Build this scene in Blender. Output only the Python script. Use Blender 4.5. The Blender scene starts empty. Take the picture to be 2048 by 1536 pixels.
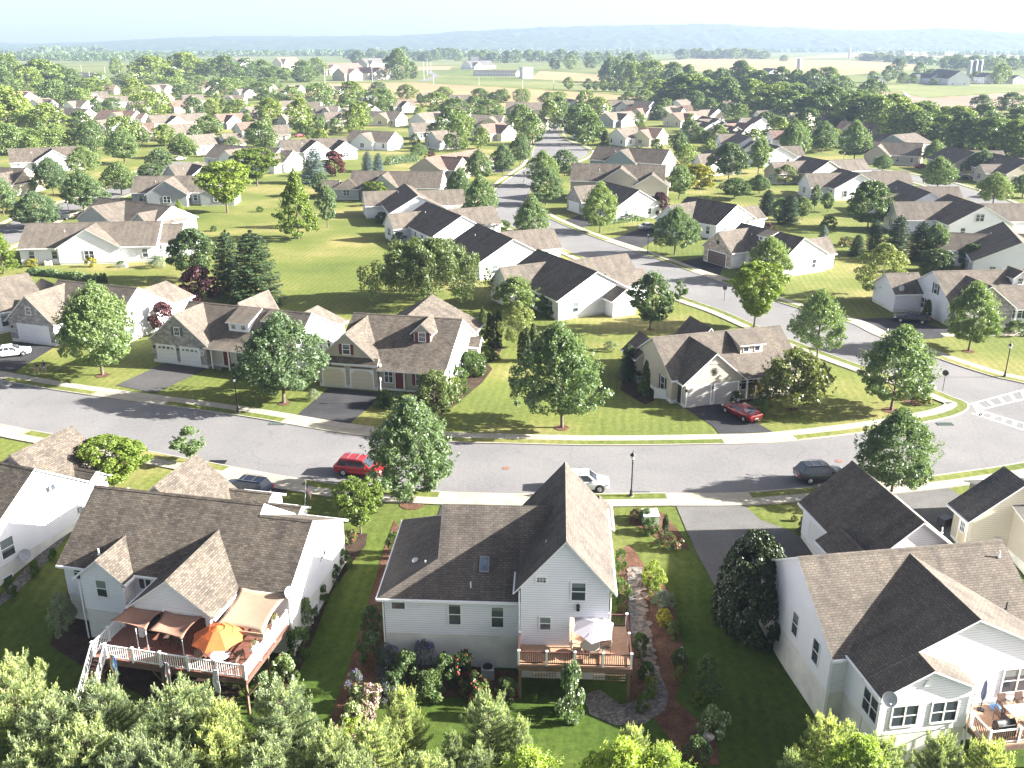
# aerial view of a suburb
import bpy, bmesh, math, random
import numpy as np
from mathutils import Vector, Matrix
S = bpy.context.scene
COL = S.collection
R = math.radians
# ---------------------------------------------------------------- camera model (also used to read ground points)
FPX, PITCH, CAMH = 1850.0, R(20.2), 37.0
CP, SP = math.cos(PITCH), math.sin(PITCH)
def ray(px, py):
    u = (px-1024)/FPX; v = (768-py)/FPX
    return (u, CP+v*SP, -SP+v*CP)
def P(px, py, z=0.0):
    r = ray(px, py); t = (z-CAMH)/r[2]
    return (r[0]*t, r[1]*t)
def atY(px, py, y):
    r = ray(px, py); t = y/r[1]
    return (r[0]*t, CAMH+r[2]*t)
def sstep(a, b, x):
    t = min(1, max(0, (x-a)/(b-a))); return t*t*(3-2*t)
def zg(x, y):
    return -2.15*(1-sstep(50.5, 67, y)) - 0.02*max(0, 50-y)
def G(px, py):
    z = 0.0
    for _ in range(12):
        x, y = P(px, py, z); z = zg(x, y)
    return (x, y, z)
# ---------------------------------------------------------------- materials
def newmat(name):
    m = bpy.data.materials.new(name); m.use_nodes = True
    nt = m.node_tree; b = nt.nodes['Principled BSDF']
    return m, nt, b
def N(nt, t, **k):
    n = nt.nodes.new(t)
    for a, v in k.items():
        if a in n.inputs: n.inputs[a].default_value = v
        else: setattr(n, a, v)
    return n
def ramp(nt, fac, stops):
    r = nt.nodes.new('ShaderNodeValToRGB')
    e = r.color_ramp.elements
    while len(e) < len(stops): e.new(0.5)
    for i, (p, c) in enumerate(stops):
        e[i].position = p; e[i].color = (*c, 1)
    nt.links.new(fac, r.inputs[0]); return r.outputs[0]
def noise(nt, vec, scale, detail=4, rough=.55):
    n = N(nt, 'ShaderNodeTexNoise'); n.inputs['Scale'].default_value = scale
    n.inputs['Detail'].default_value = detail; n.inputs['Roughness'].default_value = rough
    if vec is not None: nt.links.new(vec, n.inputs['Vector'])
    return n.outputs['Fac']
def mixc(nt, f, a, b, mode='MIX'):
    m = nt.nodes.new('ShaderNodeMix'); m.data_type = 'RGBA'; m.blend_type = mode
    L = nt.links
    for s, v in ((0, f), (6, a), (7, b)):
        if isinstance(v, bpy.types.NodeSocket): L.new(v, m.inputs[s])
        elif s == 0: m.inputs[0].default_value = v
        else: m.inputs[s].default_value = (*v, 1)
    return m.outputs[2]
def bump(nt, b, h, strength, dist=.05):
    n = nt.nodes.new('ShaderNodeBump'); n.inputs['Strength'].default_value = strength
    n.inputs['Distance'].default_value = dist
    nt.links.new(h, n.inputs['Height']); nt.links.new(n.outputs[0], b.inputs['Normal'])
def coords(nt, kind='Object'):
    return nt.nodes.new('ShaderNodeTexCoord').outputs[kind]
def world_pos(nt):
    return nt.nodes.new('ShaderNodeNewGeometry').outputs['Position']
MC = {}
def flat(name, c, rough=.6, metal=0, var=.12, scale=3.0, spec=.5):
    if name in MC: return MC[name]
    m, nt, b = newmat(name)
    f = noise(nt, world_pos(nt), scale)
    d = [x*(1-var) for x in c]; l = [min(1, x*(1+var)) for x in c]
    nt.links.new(ramp(nt, f, [(.3, d), (.7, l)]), b.inputs['Base Color'])
    b.inputs['Roughness'].default_value = rough; b.inputs['Metallic'].default_value = metal
    b.inputs['Specular IOR Level'].default_value = spec
    MC[name] = m; return m
def siding(name, c, course=.17, ygroove=.42):
    if name in MC: return MC[name]
    m, nt, b = newmat(name)
    uv = coords(nt, 'UV'); sx = nt.nodes.new('ShaderNodeSeparateXYZ'); nt.links.new(uv, sx.inputs[0])
    md = N(nt, 'ShaderNodeMath', operation='DIVIDE'); nt.links.new(sx.outputs[1], md.inputs[0]); md.inputs[1].default_value = course
    fr = N(nt, 'ShaderNodeMath', operation='FRACT'); nt.links.new(md.outputs[0], fr.inputs[0])
    g = ramp(nt, fr.outputs[0], [(0, (ygroove,)*3), (.1, (.72,)*3), (.22, (1, 1, 1)), (1, (1, 1, 1))])
    f = noise(nt, world_pos(nt), .7)
    base = ramp(nt, f, [(.3, [x*.93 for x in c]), (.7, c)])
    nt.links.new(mixc(nt, 1.0, base, g, 'MULTIPLY'), b.inputs['Base Color'])
    bump(nt, b, fr.outputs[0], .8, -.02)
    b.inputs['Roughness'].default_value = .55
    MC[name] = m; return m
def shingle(name, c, lo=.8, hi=1.14):
    if name in MC: return MC[name]
    m, nt, b = newmat(name)
    uv = coords(nt, 'UV')
    br = N(nt, 'ShaderNodeTexBrick'); nt.links.new(uv, br.inputs['Vector'])
    br.inputs['Scale'].default_value = 1.0
    br.inputs['Brick Width'].default_value = .34; br.inputs['Row Height'].default_value = .165
    br.inputs['Mortar Size'].default_value = .016; br.inputs['Mortar Smooth'].default_value = .3
    br.offset = .37
    br.inputs['Color1'].default_value = (*[x*lo for x in c], 1)
    br.inputs['Color2'].default_value = (*[min(1, x*hi) for x in c], 1)
    br.inputs['Mortar'].default_value = (*[x*.4 for x in c], 1)
    f = noise(nt, world_pos(nt), .55, 5, .6)
    st = ramp(nt, f, [(.3, (.72, .72, .74)), (.5, (1, 1, 1)), (.75, (1.12, 1.1, 1.07))])
    mp = N(nt, 'ShaderNodeMapping'); mp.inputs['Scale'].default_value = (1.3, .12, 1); nt.links.new(uv, mp.inputs[0])
    f2 = noise(nt, mp.outputs[0], 1.0, 4)
    st2 = ramp(nt, f2, [(.35, (.78, .78, .8)), (.6, (1.05, 1.04, 1.02))])
    f3 = noise(nt, world_pos(nt), 9, 2)
    st3 = ramp(nt, f3, [(.3, (.85, .85, .85)), (.7, (1.12, 1.12, 1.12))])
    k = mixc(nt, 1.0, br.outputs['Color'], st, 'MULTIPLY')
    k = mixc(nt, .9, k, mixc(nt, 1.0, k, st2, 'MULTIPLY'))
    nt.links.new(mixc(nt, 1.0, k, st3, 'MULTIPLY'), b.inputs['Base Color'])
    b.inputs['Roughness'].default_value = .9; b.inputs['Specular IOR Level'].default_value = .25
    bump(nt, b, br.outputs['Fac'], .5, -.03)
    MC[name] = m; return m
def stone(name, c):
    if name in MC: return MC[name]
    m, nt, b = newmat(name)
    uv = coords(nt, 'UV')
    br = N(nt, 'ShaderNodeTexBrick'); nt.links.new(uv, br.inputs['Vector'])
    br.inputs['Scale'].default_value = 1.0
    br.inputs['Brick Width'].default_value = .55; br.inputs['Row Height'].default_value = .24
    br.inputs['Mortar Size'].default_value = .02; br.offset = .4
    br.inputs['Color1'].default_value = (*[x*.6 for x in c], 1)
    br.inputs['Color2'].default_value = (*[min(1, x*1.25) for x in c], 1)
    br.inputs['Mortar'].default_value = (*[x*.8 for x in c], 1)
    f = noise(nt, world_pos(nt), 3.2, 3)
    k = mixc(nt, 1.0, br.outputs['Color'], ramp(nt, f, [(.3, (.6, .62, .68)), (.7, (1.2, 1.15, 1.1))]), 'MULTIPLY')
    nt.links.new(k, b.inputs['Base Color']); b.inputs['Roughness'].default_value = .85
    bump(nt, b, br.outputs['Fac'], .6, -.04)
    MC[name] = m; return m
def leafmat(name, c, c2, trans=.3, var=.25):
    if name in MC: return MC[name]
    m, nt, b = newmat(name)
    oi = nt.nodes.new('ShaderNodeObjectInfo')
    f = noise(nt, coords(nt, 'Object'), 1.1, 3)
    f4 = noise(nt, coords(nt, 'Object'), 7, 2)
    base = ramp(nt, f, [(.3, c), (.7, c2)])
    base = mixc(nt, 1.0, base, ramp(nt, f4, [(.25, (.75, .75, .75)), (.75, (1.25, 1.25, 1.2))]), 'MULTIPLY')
    v = ramp(nt, oi.outputs['Random'], [(0, (1-var, 1-var*.9, 1-var*.6)), (.5, (1, 1, 1)), (1, (1+var, 1+var*.7, 1-var*.4))])
    colr = mixc(nt, 1.0, base, v, 'MULTIPLY')
    nt.links.new(colr, b.inputs['Base Color'])
    b.inputs['Roughness'].default_value = .42; b.inputs['Specular IOR Level'].default_value = .38
    t = nt.nodes.new('ShaderNodeBsdfTranslucent')
    tc = mixc(nt, 1.0, colr, (1.25, 1.3, .55), 'MULTIPLY'); nt.links.new(tc, t.inputs[0])
    ms = nt.nodes.new('ShaderNodeMixShader'); ms.inputs[0].default_value = trans
    o = nt.nodes['Material Output']
    nt.links.new(b.outputs[0], ms.inputs[1]); nt.links.new(t.outputs[0], ms.inputs[2]); nt.links.new(ms.outputs[0], o.inputs['Surface'])
    MC[name] = m; return m
def ground_mat(name, cs, scale=.06, fine=1.6, stripes=0, rough=.95, bumps=.3, s2=.35):
    if name in MC: return MC[name]
    m, nt, b = newmat(name); w = world_pos(nt)
    f = noise(nt, w, scale, 6, .6)
    k = ramp(nt, f, [(.32, cs[0]), (.5, cs[1]), (.68, cs[2])])
    f2 = noise(nt, w, fine, 5, .7)
    k = mixc(nt, 1.0, k, ramp(nt, f2, [(.3, (1-s2,)*3), (.7, (1+s2*.7,)*3)]), 'MULTIPLY')
    if stripes:
        mp = N(nt, 'ShaderNodeMapping'); mp.inputs['Rotation'].default_value = (0, 0, R(8)); nt.links.new(w, mp.inputs[0])
        wv = N(nt, 'ShaderNodeTexWave'); wv.inputs['Scale'].default_value = stripes; wv.inputs['Distortion'].default_value = 1.2
        wv.inputs['Detail'].default_value = 2; wv.inputs['Detail Scale'].default_value = .6
        nt.links.new(mp.outputs[0], wv.inputs[0])
        k = mixc(nt, 1.0, k, ramp(nt, wv.outputs['Fac'], [(.3, (.93, .94, .92)), (.7, (1.05, 1.04, 1.05))]), 'MULTIPLY')
    nt.links.new(k, b.inputs['Base Color']); b.inputs['Roughness'].default_value = rough
    b.inputs['Specular IOR Level'].default_value = .15
    if bumps: bump(nt, b, f2, bumps, .12)
    MC[name] = m; return m
def near_yard_shade(m):  # multiplies the grass colour darker towards the camera, painting in yard shade
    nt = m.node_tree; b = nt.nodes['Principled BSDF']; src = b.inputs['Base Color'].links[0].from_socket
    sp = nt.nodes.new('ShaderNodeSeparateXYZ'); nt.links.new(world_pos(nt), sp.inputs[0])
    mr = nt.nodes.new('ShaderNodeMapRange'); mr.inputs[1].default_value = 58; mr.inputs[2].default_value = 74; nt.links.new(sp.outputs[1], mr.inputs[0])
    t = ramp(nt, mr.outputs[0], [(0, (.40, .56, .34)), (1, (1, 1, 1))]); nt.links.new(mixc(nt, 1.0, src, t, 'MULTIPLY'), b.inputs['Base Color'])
def glass(name='window_glass', c=(.03, .036, .045)):
    if name in MC: return MC[name]
    m, nt, b = newmat(name)
    f = noise(nt, world_pos(nt), .9, 2)
    k = ramp(nt, f, [(.35, c), (.7, [x*2.4 for x in c])])
    if name == 'window_glass':   # half-drawn blinds behind some panes
        sp = nt.nodes.new('ShaderNodeSeparateXYZ'); nt.links.new(coords(nt, 'Generated'), sp.inputs[0])
        oi = nt.nodes.new('ShaderNodeObjectInfo'); lt = N(nt, 'ShaderNodeMath', operation='SUBTRACT'); nt.links.new(sp.outputs[2], lt.inputs[0])
        mr = nt.nodes.new('ShaderNodeMapRange'); nt.links.new(oi.outputs['Random'], mr.inputs[0]); mr.inputs[3].default_value = .3; mr.inputs[4].default_value = 1.3; nt.links.new(mr.outputs[0], lt.inputs[1])
        gt = N(nt, 'ShaderNodeMath', operation='GREATER_THAN'); nt.links.new(lt.outputs[0], gt.inputs[0]); gt.inputs[1].default_value = 0
        k = mixc(nt, gt.outputs[0], k, (.17, .20, .20))
    nt.links.new(k, b.inputs['Base Color'])
    b.inputs['Roughness'].default_value = .08; b.inputs['Specular IOR Level'].default_value = .6
    MC[name] = m; return m
WHITE = flat('white_trim', (.78, .78, .77), .45, var=.03)
W_ = {'white': siding('white_siding', (.80, .80, .83)), 'cream': siding('cream_siding', (.66, .61, .47)),
      'beige': siding('beige_siding', (.5, .45, .36)), 'tan': siding('tan_siding', (.44, .40, .32)), 'gray': siding('gray_siding', (.36, .38, .39)),
      'bluegray': siding('blue_gray_siding', (.30, .35, .40)), 'yellow': siding('yellow_siding', (.72, .67, .42)),
      'stone': stone('gray_stone', (.40, .38, .36)), 'tanstone': stone('tan_stone', (.50, .43, .33)),
      'stucco': flat('foundation_stucco', (.66, .65, .60), .9, var=.14, scale=.8)}
R_ = {'tan': shingle('tan_shingle', (.138, .118, .098)), 'brown': shingle('brown_shingle', (.118, .10, .082), .66, 1.26), 'plain': shingle('umber_shingle', (.122, .105, .09)),
      'rust': shingle('rust_shingle', (.19, .13, .105)), 'gray': shingle('gray_shingle', (.12, .113, .106)),
      'far': shingle('far_shingle', (.165, .14, .115))}
GLASS = glass()
DARK = flat('black_metal', (.015, .015, .017), .4, .3, var=.1)
DKRED = flat('dark_red_paint', (.14, .018, .02), .5)
BARK = flat('bark', (.11, .085, .065), .95, var=.4, scale=6)
BARKL = flat('pale_bark', (.3, .27, .22), .95, var=.3, scale=6)
# ---------------------------------------------------------------- mesh building
class MB:
    def __init__(s): s.v, s.f, s.m = [], [], []
    def face(s, pts, mat=0):
        n = len(s.v); s.v += [tuple(p) for p in pts]; s.f.append(tuple(range(n, n+len(pts)))); s.m.append(mat)
    def mesh(s, vs, fs, mat=0):
        n = len(s.v); s.v += [tuple(p) for p in vs]
        for f in fs: s.f.append(tuple(i+n for i in f)); s.m.append(mat)
    def box(s, x0, x1, y0, y1, z0, z1, mat=0, mx=None):
        vs = [(x, y, z) for z in (z0, z1) for y in (y0, y1) for x in (x0, x1)]
        if mx: vs = [mx(*p) for p in vs]
        s.mesh(vs, [(0, 2, 3, 1), (4, 5, 7, 6), (0, 1, 5, 4), (2, 6, 7, 3), (0, 4, 6, 2), (1, 3, 7, 5)], mat)
    def slab(s, poly, t=.12, m0=0, m1=1):
        n = len(poly); top = [(p[0], p[1], p[2]+t) for p in poly]
        s.face(top, m0); s.face(list(reversed(poly)), m1)
        for i in range(n):
            j = (i+1) % n; s.face([poly[i], poly[j], top[j], top[i]], m1)
    def tube(s, pts, rad, k=8, mat=0, cap=True):
        rings = []; n0 = len(s.v)
        for i, p in enumerate(pts):
            p = Vector(p); a = Vector(pts[max(0, i-1)]); c = Vector(pts[min(len(pts)-1, i+1)])
            d = (c-a).normalized(); q = Vector((0, 0, 1)) if abs(d.z) < .9 else Vector((1, 0, 0))
            e1 = d.cross(q).normalized(); e2 = d.cross(e1)
            r = rad[i] if isinstance(rad, (list, tuple)) else rad
            for j in range(k):
                t = 2*math.pi*j/k; s.v.append(tuple(p+e1*(r*math.cos(t))+e2*(r*math.sin(t))))
        for i in range(len(pts)-1):
            for j in range(k):
                a = n0+i*k+j; b = n0+i*k+(j+1) % k
                s.f.append((a, b, b+k, a+k)); s.m.append(mat)
        if cap:
            s.f.append(tuple(range(n0, n0+k))[::-1]); s.m.append(mat)
            e = n0+(len(pts)-1)*k; s.f.append(tuple(range(e, e+k))); s.m.append(mat)
    def lathe(s, prof, k=12, mat=0, c=(0, 0)):
        s.tube([(c[0], c[1], z) for r, z in prof], [r for r, z in prof], k, mat)
    def data(s, name, mats, smooth=False, uv=True):
        me = bpy.data.meshes.new(name); me.from_pydata(s.v, [], s.f)
        for m in (mats if isinstance(mats, (list, tuple)) else [mats]): me.materials.append(m)
        me.polygons.foreach_set('material_index', s.m)
        if smooth: me.polygons.foreach_set('use_smooth', [True]*len(s.f))
        if uv:
            l = me.uv_layers.new(name='UVMap'); co = []
            for f in s.f:
                p = [Vector(s.v[i]) for i in f]; n = Vector((0, 0, 0))
                for i in range(len(p)): n += p[i].cross(p[(i+1) % len(p)])
                n.normalize()
                t = Vector((0, 0, 1)).cross(n)
                t = Vector((1, 0, 0)) if t.length < 1e-3 else t.normalized()
                b = n.cross(t)
                for q in p: co += [q.dot(t), q.dot(b)]
            l.data.foreach_set('uv', co)
        me.update(); return me
    def obj(s, name, mats, parent=None, smooth=False, uv=True, loc=None):
        return link(name, s.data(name, mats, smooth, uv), parent, loc)
def link(name, data, parent=None, loc=None, rz=None):
    o = bpy.data.objects.new(name, data); COL.objects.link(o)
    if parent: o.parent = parent
    if loc: o.location = loc
    if rz is not None: o.rotation_euler = (0, 0, rz)
    return o
def tag(o, label, cat, group=None, kind=None):
    if label: o['label'] = label
    if cat: o['category'] = cat
    if group: o['group'] = group
    if kind: o['kind'] = kind
    return o
def thing(name, label, cat, loc, rz=0, group=None):
    o = link(name, None, None, loc, rz); o.empty_display_size = .3
    return tag(o, label, cat, group)
def struct(o, kind='structure'):
    o['kind'] = kind; return o
ORD = 'first second third fourth fifth sixth seventh eighth ninth tenth eleventh twelfth thirteenth fourteenth fifteenth sixteenth seventeenth eighteenth nineteenth twentieth'.split()
def ordn(i):
    if i < 20: return ORD[i]
    tens = {2: 'twenty', 3: 'thirty', 4: 'forty', 5: 'fifty'}; n = i+1
    return tens[n//10]+'-'+ORD[n % 10-1] if n % 10 else {30: 'thirtieth', 40: 'fortieth', 50: 'fiftieth'}[n]
SKY_STRENGTH, SUN_STRENGTH, EXPOSURE, HAZE = .062, 5.0, 2.62, .00016
# ---------------------------------------------------------------- world, sun, camera
w = bpy.data.worlds.new('World'); S.world = w; w.use_nodes = True
nt = w.node_tree; sk = nt.nodes.new('ShaderNodeTexSky'); sk.sky_type = 'NISHITA'; sk.sun_disc = False
SUN_EL, SUN_AZ = R(24), R(90.5)   # azimuth measured clockwise from +Y (the view direction): the sun stands to the right
sk.sun_elevation = SUN_EL; sk.sun_rotation = SUN_AZ; sk.air_density = .3; sk.dust_density = 2.0; sk.ozone_density = 0.0; sk.altitude = 100
bg = nt.nodes['Background']; bg.inputs[1].default_value = SKY_STRENGTH; hs = nt.nodes.new('ShaderNodeHueSaturation'); hs.inputs['Saturation'].default_value = .6; hs.inputs['Value'].default_value = 1.1; nt.links.new(sk.outputs[0], hs.inputs['Color']); nt.links.new(hs.outputs[0], bg.inputs[0])
sl = bpy.data.lights.new('sun', 'SUN'); sl.energy = SUN_STRENGTH; sl.angle = R(.53); sl.color = (1, .965, .89)
so = link('sun', sl, None, (60, 0, 60))
sd = Vector((math.sin(SUN_AZ)*math.cos(SUN_EL), math.cos(SUN_AZ)*math.cos(SUN_EL), math.sin(SUN_EL)))
so.rotation_euler = sd.to_track_quat('Z', 'Y').to_euler()
cam = bpy.data.cameras.new('camera'); cam.sensor_width = 36; cam.lens = 36*FPX/2048; cam.clip_end = 30000; cam.clip_start = .5
co = link('camera', cam, None, (0, 0, CAMH)); co.rotation_euler = (R(90)-PITCH, 0, 0); S.camera = co
S.view_settings.view_transform = 'Standard'; S.view_settings.look = 'None'; S.view_settings.exposure = EXPOSURE; S.view_settings.gamma = 1
S.cycles.use_denoising = True
S.cycles.max_bounces = 6; S.cycles.diffuse_bounces = 2; S.cycles.transmission_bounces = 3; S.cycles.volume_bounces = 1; S.cycles.transparent_max_bounces = 6
# ---------------------------------------------------------------- ground
GRASS = ground_mat('lawn_grass', [(.085, .115, .026), (.13, .15, .036), (.25, .215, .085)], .045, 2.2, .32)
near_yard_shade(GRASS)   # near back yards: greener grass, its colour also darkened to deepen the house shade
FGRASS = ground_mat('far_meadow', [(.085, .115, .03), (.12, .145, .045), (.17, .175, .065)], .004, .05, 0, bumps=0)
ys = [-60, 0, 20, 30, 36]+[38+.75*i for i in range(42)]+[72, 80, 100, 140, 200, 300, 450, 700, 900]
m = MB(); X0 = 1100
for i in range(len(ys)-1):
    a, b = ys[i], ys[i+1]
    m.face([(-X0, a, zg(0, a)), (X0, a, zg(0, a)), (X0, b, zg(0, b)), (-X0, b, zg(0, b))])
struct(m.obj('ground', GRASS, uv=False))
m = MB(); m.face([(-X0*8, 900, -.02), (X0*8, 900, -.02), (X0*8, 9200, -.02), (-X0*8, 9200, -.02)])
m.face([(-X0*8, -60, -.06), (-X0, -60, -.06), (-X0, 900, -.06), (-X0*8, 900, -.06)]); m.face([(X0, -60, -.06), (X0*8, -60, -.06), (X0*8, 900, -.06), (X0, 900, -.06)])
struct(m.obj('terrain', FGRASS, uv=False))
def sheet(name, pts, mat, off, kind='structure', world=False, label=None):
    """a sheet that follows the ground"""
    bm = bmesh.new(); ws = [p if world else G(*p)[:2] for p in pts]
    f = bm.faces.new([bm.verts.new((x, y, 0)) for x, y in ws])
    y0, y1 = min(y for x, y in ws), min(max(y for x, y in ws), 68)
    y = math.floor(y0/.75)*.75+.75*.5
    while y < y1:
        bmesh.ops.bisect_plane(bm, geom=bm.verts[:]+bm.edges[:]+bm.faces[:], plane_co=(0, y, 0), plane_no=(0, 1, 0)); y += .75
    for v in bm.verts: v.co.z = zg(v.co.x, v.co.y)+off
    bmesh.ops.recalc_face_normals(bm, faces=bm.faces[:])
    me = bpy.data.meshes.new(name); bm.to_mesh(me); bm.free(); me.materials.append(mat)
    for p in me.polygons:
        if p.normal.z < 0: p.flip()
    return struct(link(name, me), kind)
ROAD = ground_mat('road_asphalt', [(.152, .148, .150), (.170, .165, .166), (.188, .182, .179)], .12, 3.5, 0, bumps=.15, s2=.16)
_nt = ROAD.node_tree; _b = _nt.nodes['Principled BSDF']; _c = _b.inputs['Base Color'].links[0].from_socket; _w = world_pos(_nt)
_vo = N(_nt, 'ShaderNodeTexVoronoi', feature='DISTANCE_TO_EDGE'); _vo.inputs['Scale'].default_value = .13; _mv = N(_nt, 'ShaderNodeMix'); _mv.data_type = 'VECTOR'; _mv.inputs[0].default_value = .12
_nz = N(_nt, 'ShaderNodeTexNoise'); _nz.inputs['Scale'].default_value = .5; _nt.links.new(_w, _nz.inputs['Vector']); _ad = N(_nt, 'ShaderNodeVectorMath', operation='MULTIPLY_ADD'); _nt.links.new(_nz.outputs['Color'], _ad.inputs[0]); _ad.inputs[1].default_value = (3, 3, 0); _nt.links.new(_w, _ad.inputs[2]); _nt.links.new(_ad.outputs[0], _vo.inputs['Vector'])
_cr = ramp(_nt, _vo.outputs['Distance'], [(0, (.87, .87, .88)), (.004, (.92, .92, .92)), (.009, (1, 1, 1))]); _bl = ramp(_nt, noise(_nt, _w, .035, 3), [(.35, (.93, .93, .94)), (.65, (1.05, 1.05, 1.04))])
_nt.links.new(mixc(_nt, 1.0, mixc(_nt, 1.0, _c, _cr, 'MULTIPLY'), _bl, 'MULTIPLY'), _b.inputs['Base Color'])
DRIVE = ground_mat('driveway_asphalt', [(.03, .03, .034), (.04, .04, .044), (.055, .054, .056)], .25, 6, 0, bumps=.2, s2=.2)
DRIVE2 = ground_mat('faded_driveway_asphalt', [(.06, .058, .06), (.075, .072, .073), (.09, .086, .086)], .25, 6, 0, bumps=.2, s2=.2)
OLDDRIVE = ground_mat('worn_driveway_asphalt', [(.11, .105, .105), (.13, .125, .12), (.15, .145, .14)], .25, 6, 0, bumps=.2, s2=.2)
CONC = ground_mat('concrete', [(.28, .25, .195), (.32, .29, .23), (.36, .33, .265)], .4, 6, 0, bumps=.1, s2=.12)
MULCH = ground_mat('red_mulch', [(.085, .043, .028), (.125, .066, .043), (.17, .095, .062)], 1, 9, 0, bumps=.9, s2=.6)
DMULCH = ground_mat('dark_mulch', [(.04, .027, .02), (.055, .036, .026), (.075, .05, .036)], 1, 9, 0, bumps=.9, s2=.6)
GRAVEL = ground_mat('gravel', [(.10, .09, .085), (.16, .148, .14), (.27, .255, .24)], 4, 9, 0, bumps=1, s2=.7)
WHEAT = ground_mat('ripe_grain', [(.22, .165, .085), (.26, .195, .105), (.31, .24, .13)], .006, .08, 0, bumps=0, s2=.15)
CROP = ground_mat('green_crop', [(.11, .14, .045), (.145, .165, .06), (.185, .195, .08)], .008, .1, 0, bumps=0, s2=.2)
SOIL = ground_mat('ploughed_soil', [(.19, .14, .105), (.23, .17, .13), (.27, .205, .155)], .01, .1, 0, bumps=0, s2=.2)
def smooth_line(pts, n=6):
    p = [Vector((a, b)) for a, b in pts]; out = []
    for i in range(len(p)-1):
        a, b, c, d = p[max(0, i-1)], p[i], p[i+1], p[min(len(p)-1, i+2)]
        for k in range(n):
            t = k/n
            out.append(.5*((2*b)+(c-a)*t+(2*a-5*b+4*c-d)*t*t+(3*b-a-3*c+d)*t**3))
    out.append(p[-1]); return out
def offset(line, d):
    o = []
    for i, p in enumerate(line):
        t = (line[min(len(line)-1, i+1)]-line[max(0, i-1)]).normalized(); o.append(p+Vector((-t.y, t.x))*d)
    return o
m_, nt_, b_ = newmat('sidewalk_concrete')
uv_ = coords(nt_, 'UV'); sx_ = nt_.nodes.new('ShaderNodeSeparateXYZ'); nt_.links.new(uv_, sx_.inputs[0])
md_ = N(nt_, 'ShaderNodeMath', operation='FRACT'); nt_.links.new(sx_.outputs[0], md_.inputs[0])
f_ = noise(nt_, world_pos(nt_), .5, 5); f2_ = noise(nt_, world_pos(nt_), 7, 3)
k_ = mixc(nt_, 1.0, ramp(nt_, f_, [(.3, (.27, .245, .195)), (.7, (.36, .33, .265))]), ramp(nt_, md_.outputs[0], [(0, (.5, .5, .5)), (.03, (.6, .6, .6)), (.04, (1, 1, 1)), (1, (1, 1, 1))]), 'MULTIPLY')
nt_.links.new(mixc(nt_, 1.0, k_, ramp(nt_, f2_, [(.3, (.9, .9, .9)), (.7, (1.08, 1.08, 1.08))]), 'MULTIPLY'), b_.inputs['Base Color']); b_.inputs['Roughness'].default_value = .9
WALK = m_
def strip(name, line, d0, d1, z, mat, side=0, skip=None, kind='structure'):
    """strip between two offsets of a line; side > 0 gives it that depth below z"""
    a, b = offset(line, d0), offset(line, d1); m = MB()
    for i in range(len(line)-1):
        if skip and skip(i/(len(line)-1)): continue
        z4 = [z+zg(0, q.y) for q in (a[i], a[i+1], b[i+1], b[i])]
        m.face([(q.x, q.y, zz) for q, zz in zip((a[i], a[i+1], b[i+1], b[i]), z4)])
        if side:
            for L in (a, b):
                p, q = L[i], L[i+1]; m.face([(p.x, p.y, z), (q.x, q.y, z), (q.x, q.y, z-side), (p.x, p.y, z-side)])
    o = m.obj(name, mat, uv=False)
    if mat is WALK:
        l = o.data.uv_layers.new(name='UVMap'); co = []; cum = [0]
        for i in range(1, len(line)): cum.append(cum[-1]+(line[i]-line[i-1]).length)
        for p in o.data.polygons:
            c = o.data.vertices[p.vertices[0]].co; i = min(range(len(a)), key=lambda k: min((a[k].x-c.x)**2+(a[k].y-c.y)**2, (b[k].x-c.x)**2+(b[k].y-c.y)**2))
            for vi in p.vertices:
                q = o.data.vertices[vi].co; j = min(range(max(0, i-2), min(len(a), i+3)), key=lambda k: min((a[k].x-q.x)**2+(a[k].y-q.y)**2, (b[k].x-q.x)**2+(b[k].y-q.y)**2)); co += [cum[j]/1.5, 0]
        l.data.foreach_set('uv', co)
    return struct(o, kind)
def road_between(name, L1, L2, z=.03):
    m = MB(); pts = [(p.x, p.y, z) for p in L1]+[(p.x, p.y, z) for p in reversed(L2)]
    m.face(pts); return struct(m.obj(name, ROAD, uv=False))
PX = lambda pts: [P(*p, .03) for p in pts]
farL = smooth_line(PX([(-400, 692), (0, 762), (150, 787), (475, 832), (700, 869), (900, 885), (1000, 888), (1200, 892), (1450, 889), (1570, 884), (1750, 863), (1870, 842), (1916, 830), (1936, 818), (1933, 806), (1905, 795), (1859, 777), (1713, 728), (1564, 673), (1448, 623), (1374, 597), (1240, 545), (1106, 489), (1040, 461), (1000, 440), (974, 420), (970, 404), (985, 384), (1008, 365), (1035, 346), (1060, 327), (1066, 305), (1075, 280), (1092, 258), (1105, 243), (1112, 228)]))
nearL = smooth_line(PX([(-400, 762), (0, 848), (125, 872), (270, 898), (400, 922), (590, 956), (720, 974), (880, 984), (1100, 989), (1300, 987), (1470, 986), (1620, 975), (1800, 960), (1940, 942), (2048, 925), (2300, 880)]))
rightL = smooth_line(PX([(2300, 830), (2048, 768), (1983, 753), (1879, 719), (1751, 671), (1693, 644), (1569, 609), (1453, 567), (1378, 542), (1295, 511), (1178, 471), (1106, 441), (1066, 418), (1052, 402), (1058, 386), (1072, 368), (1096, 348), (1130, 330), (1165, 315), (1178, 304), (1160, 292), (1126, 279), (1118, 262), (1122, 245), (1128, 228)]))
m = MB()
def poly_fill(name, pts, mat, z):
    bm = bmesh.new(); vs = [bm.verts.new((p[0], p[1], z)) for p in pts]
    es = [bm.edges.new((vs[i], vs[(i+1) % len(vs)])) for i in range(len(vs))]
    bmesh.ops.triangle_fill(bm, use_beauty=True, edges=es)
    me = bpy.data.meshes.new(name); bm.to_mesh(me); bm.free(); me.materials.append(mat)
    for p in me.polygons:
        if p.normal.z < 0: p.flip()
    return struct(link(name, me))
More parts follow.
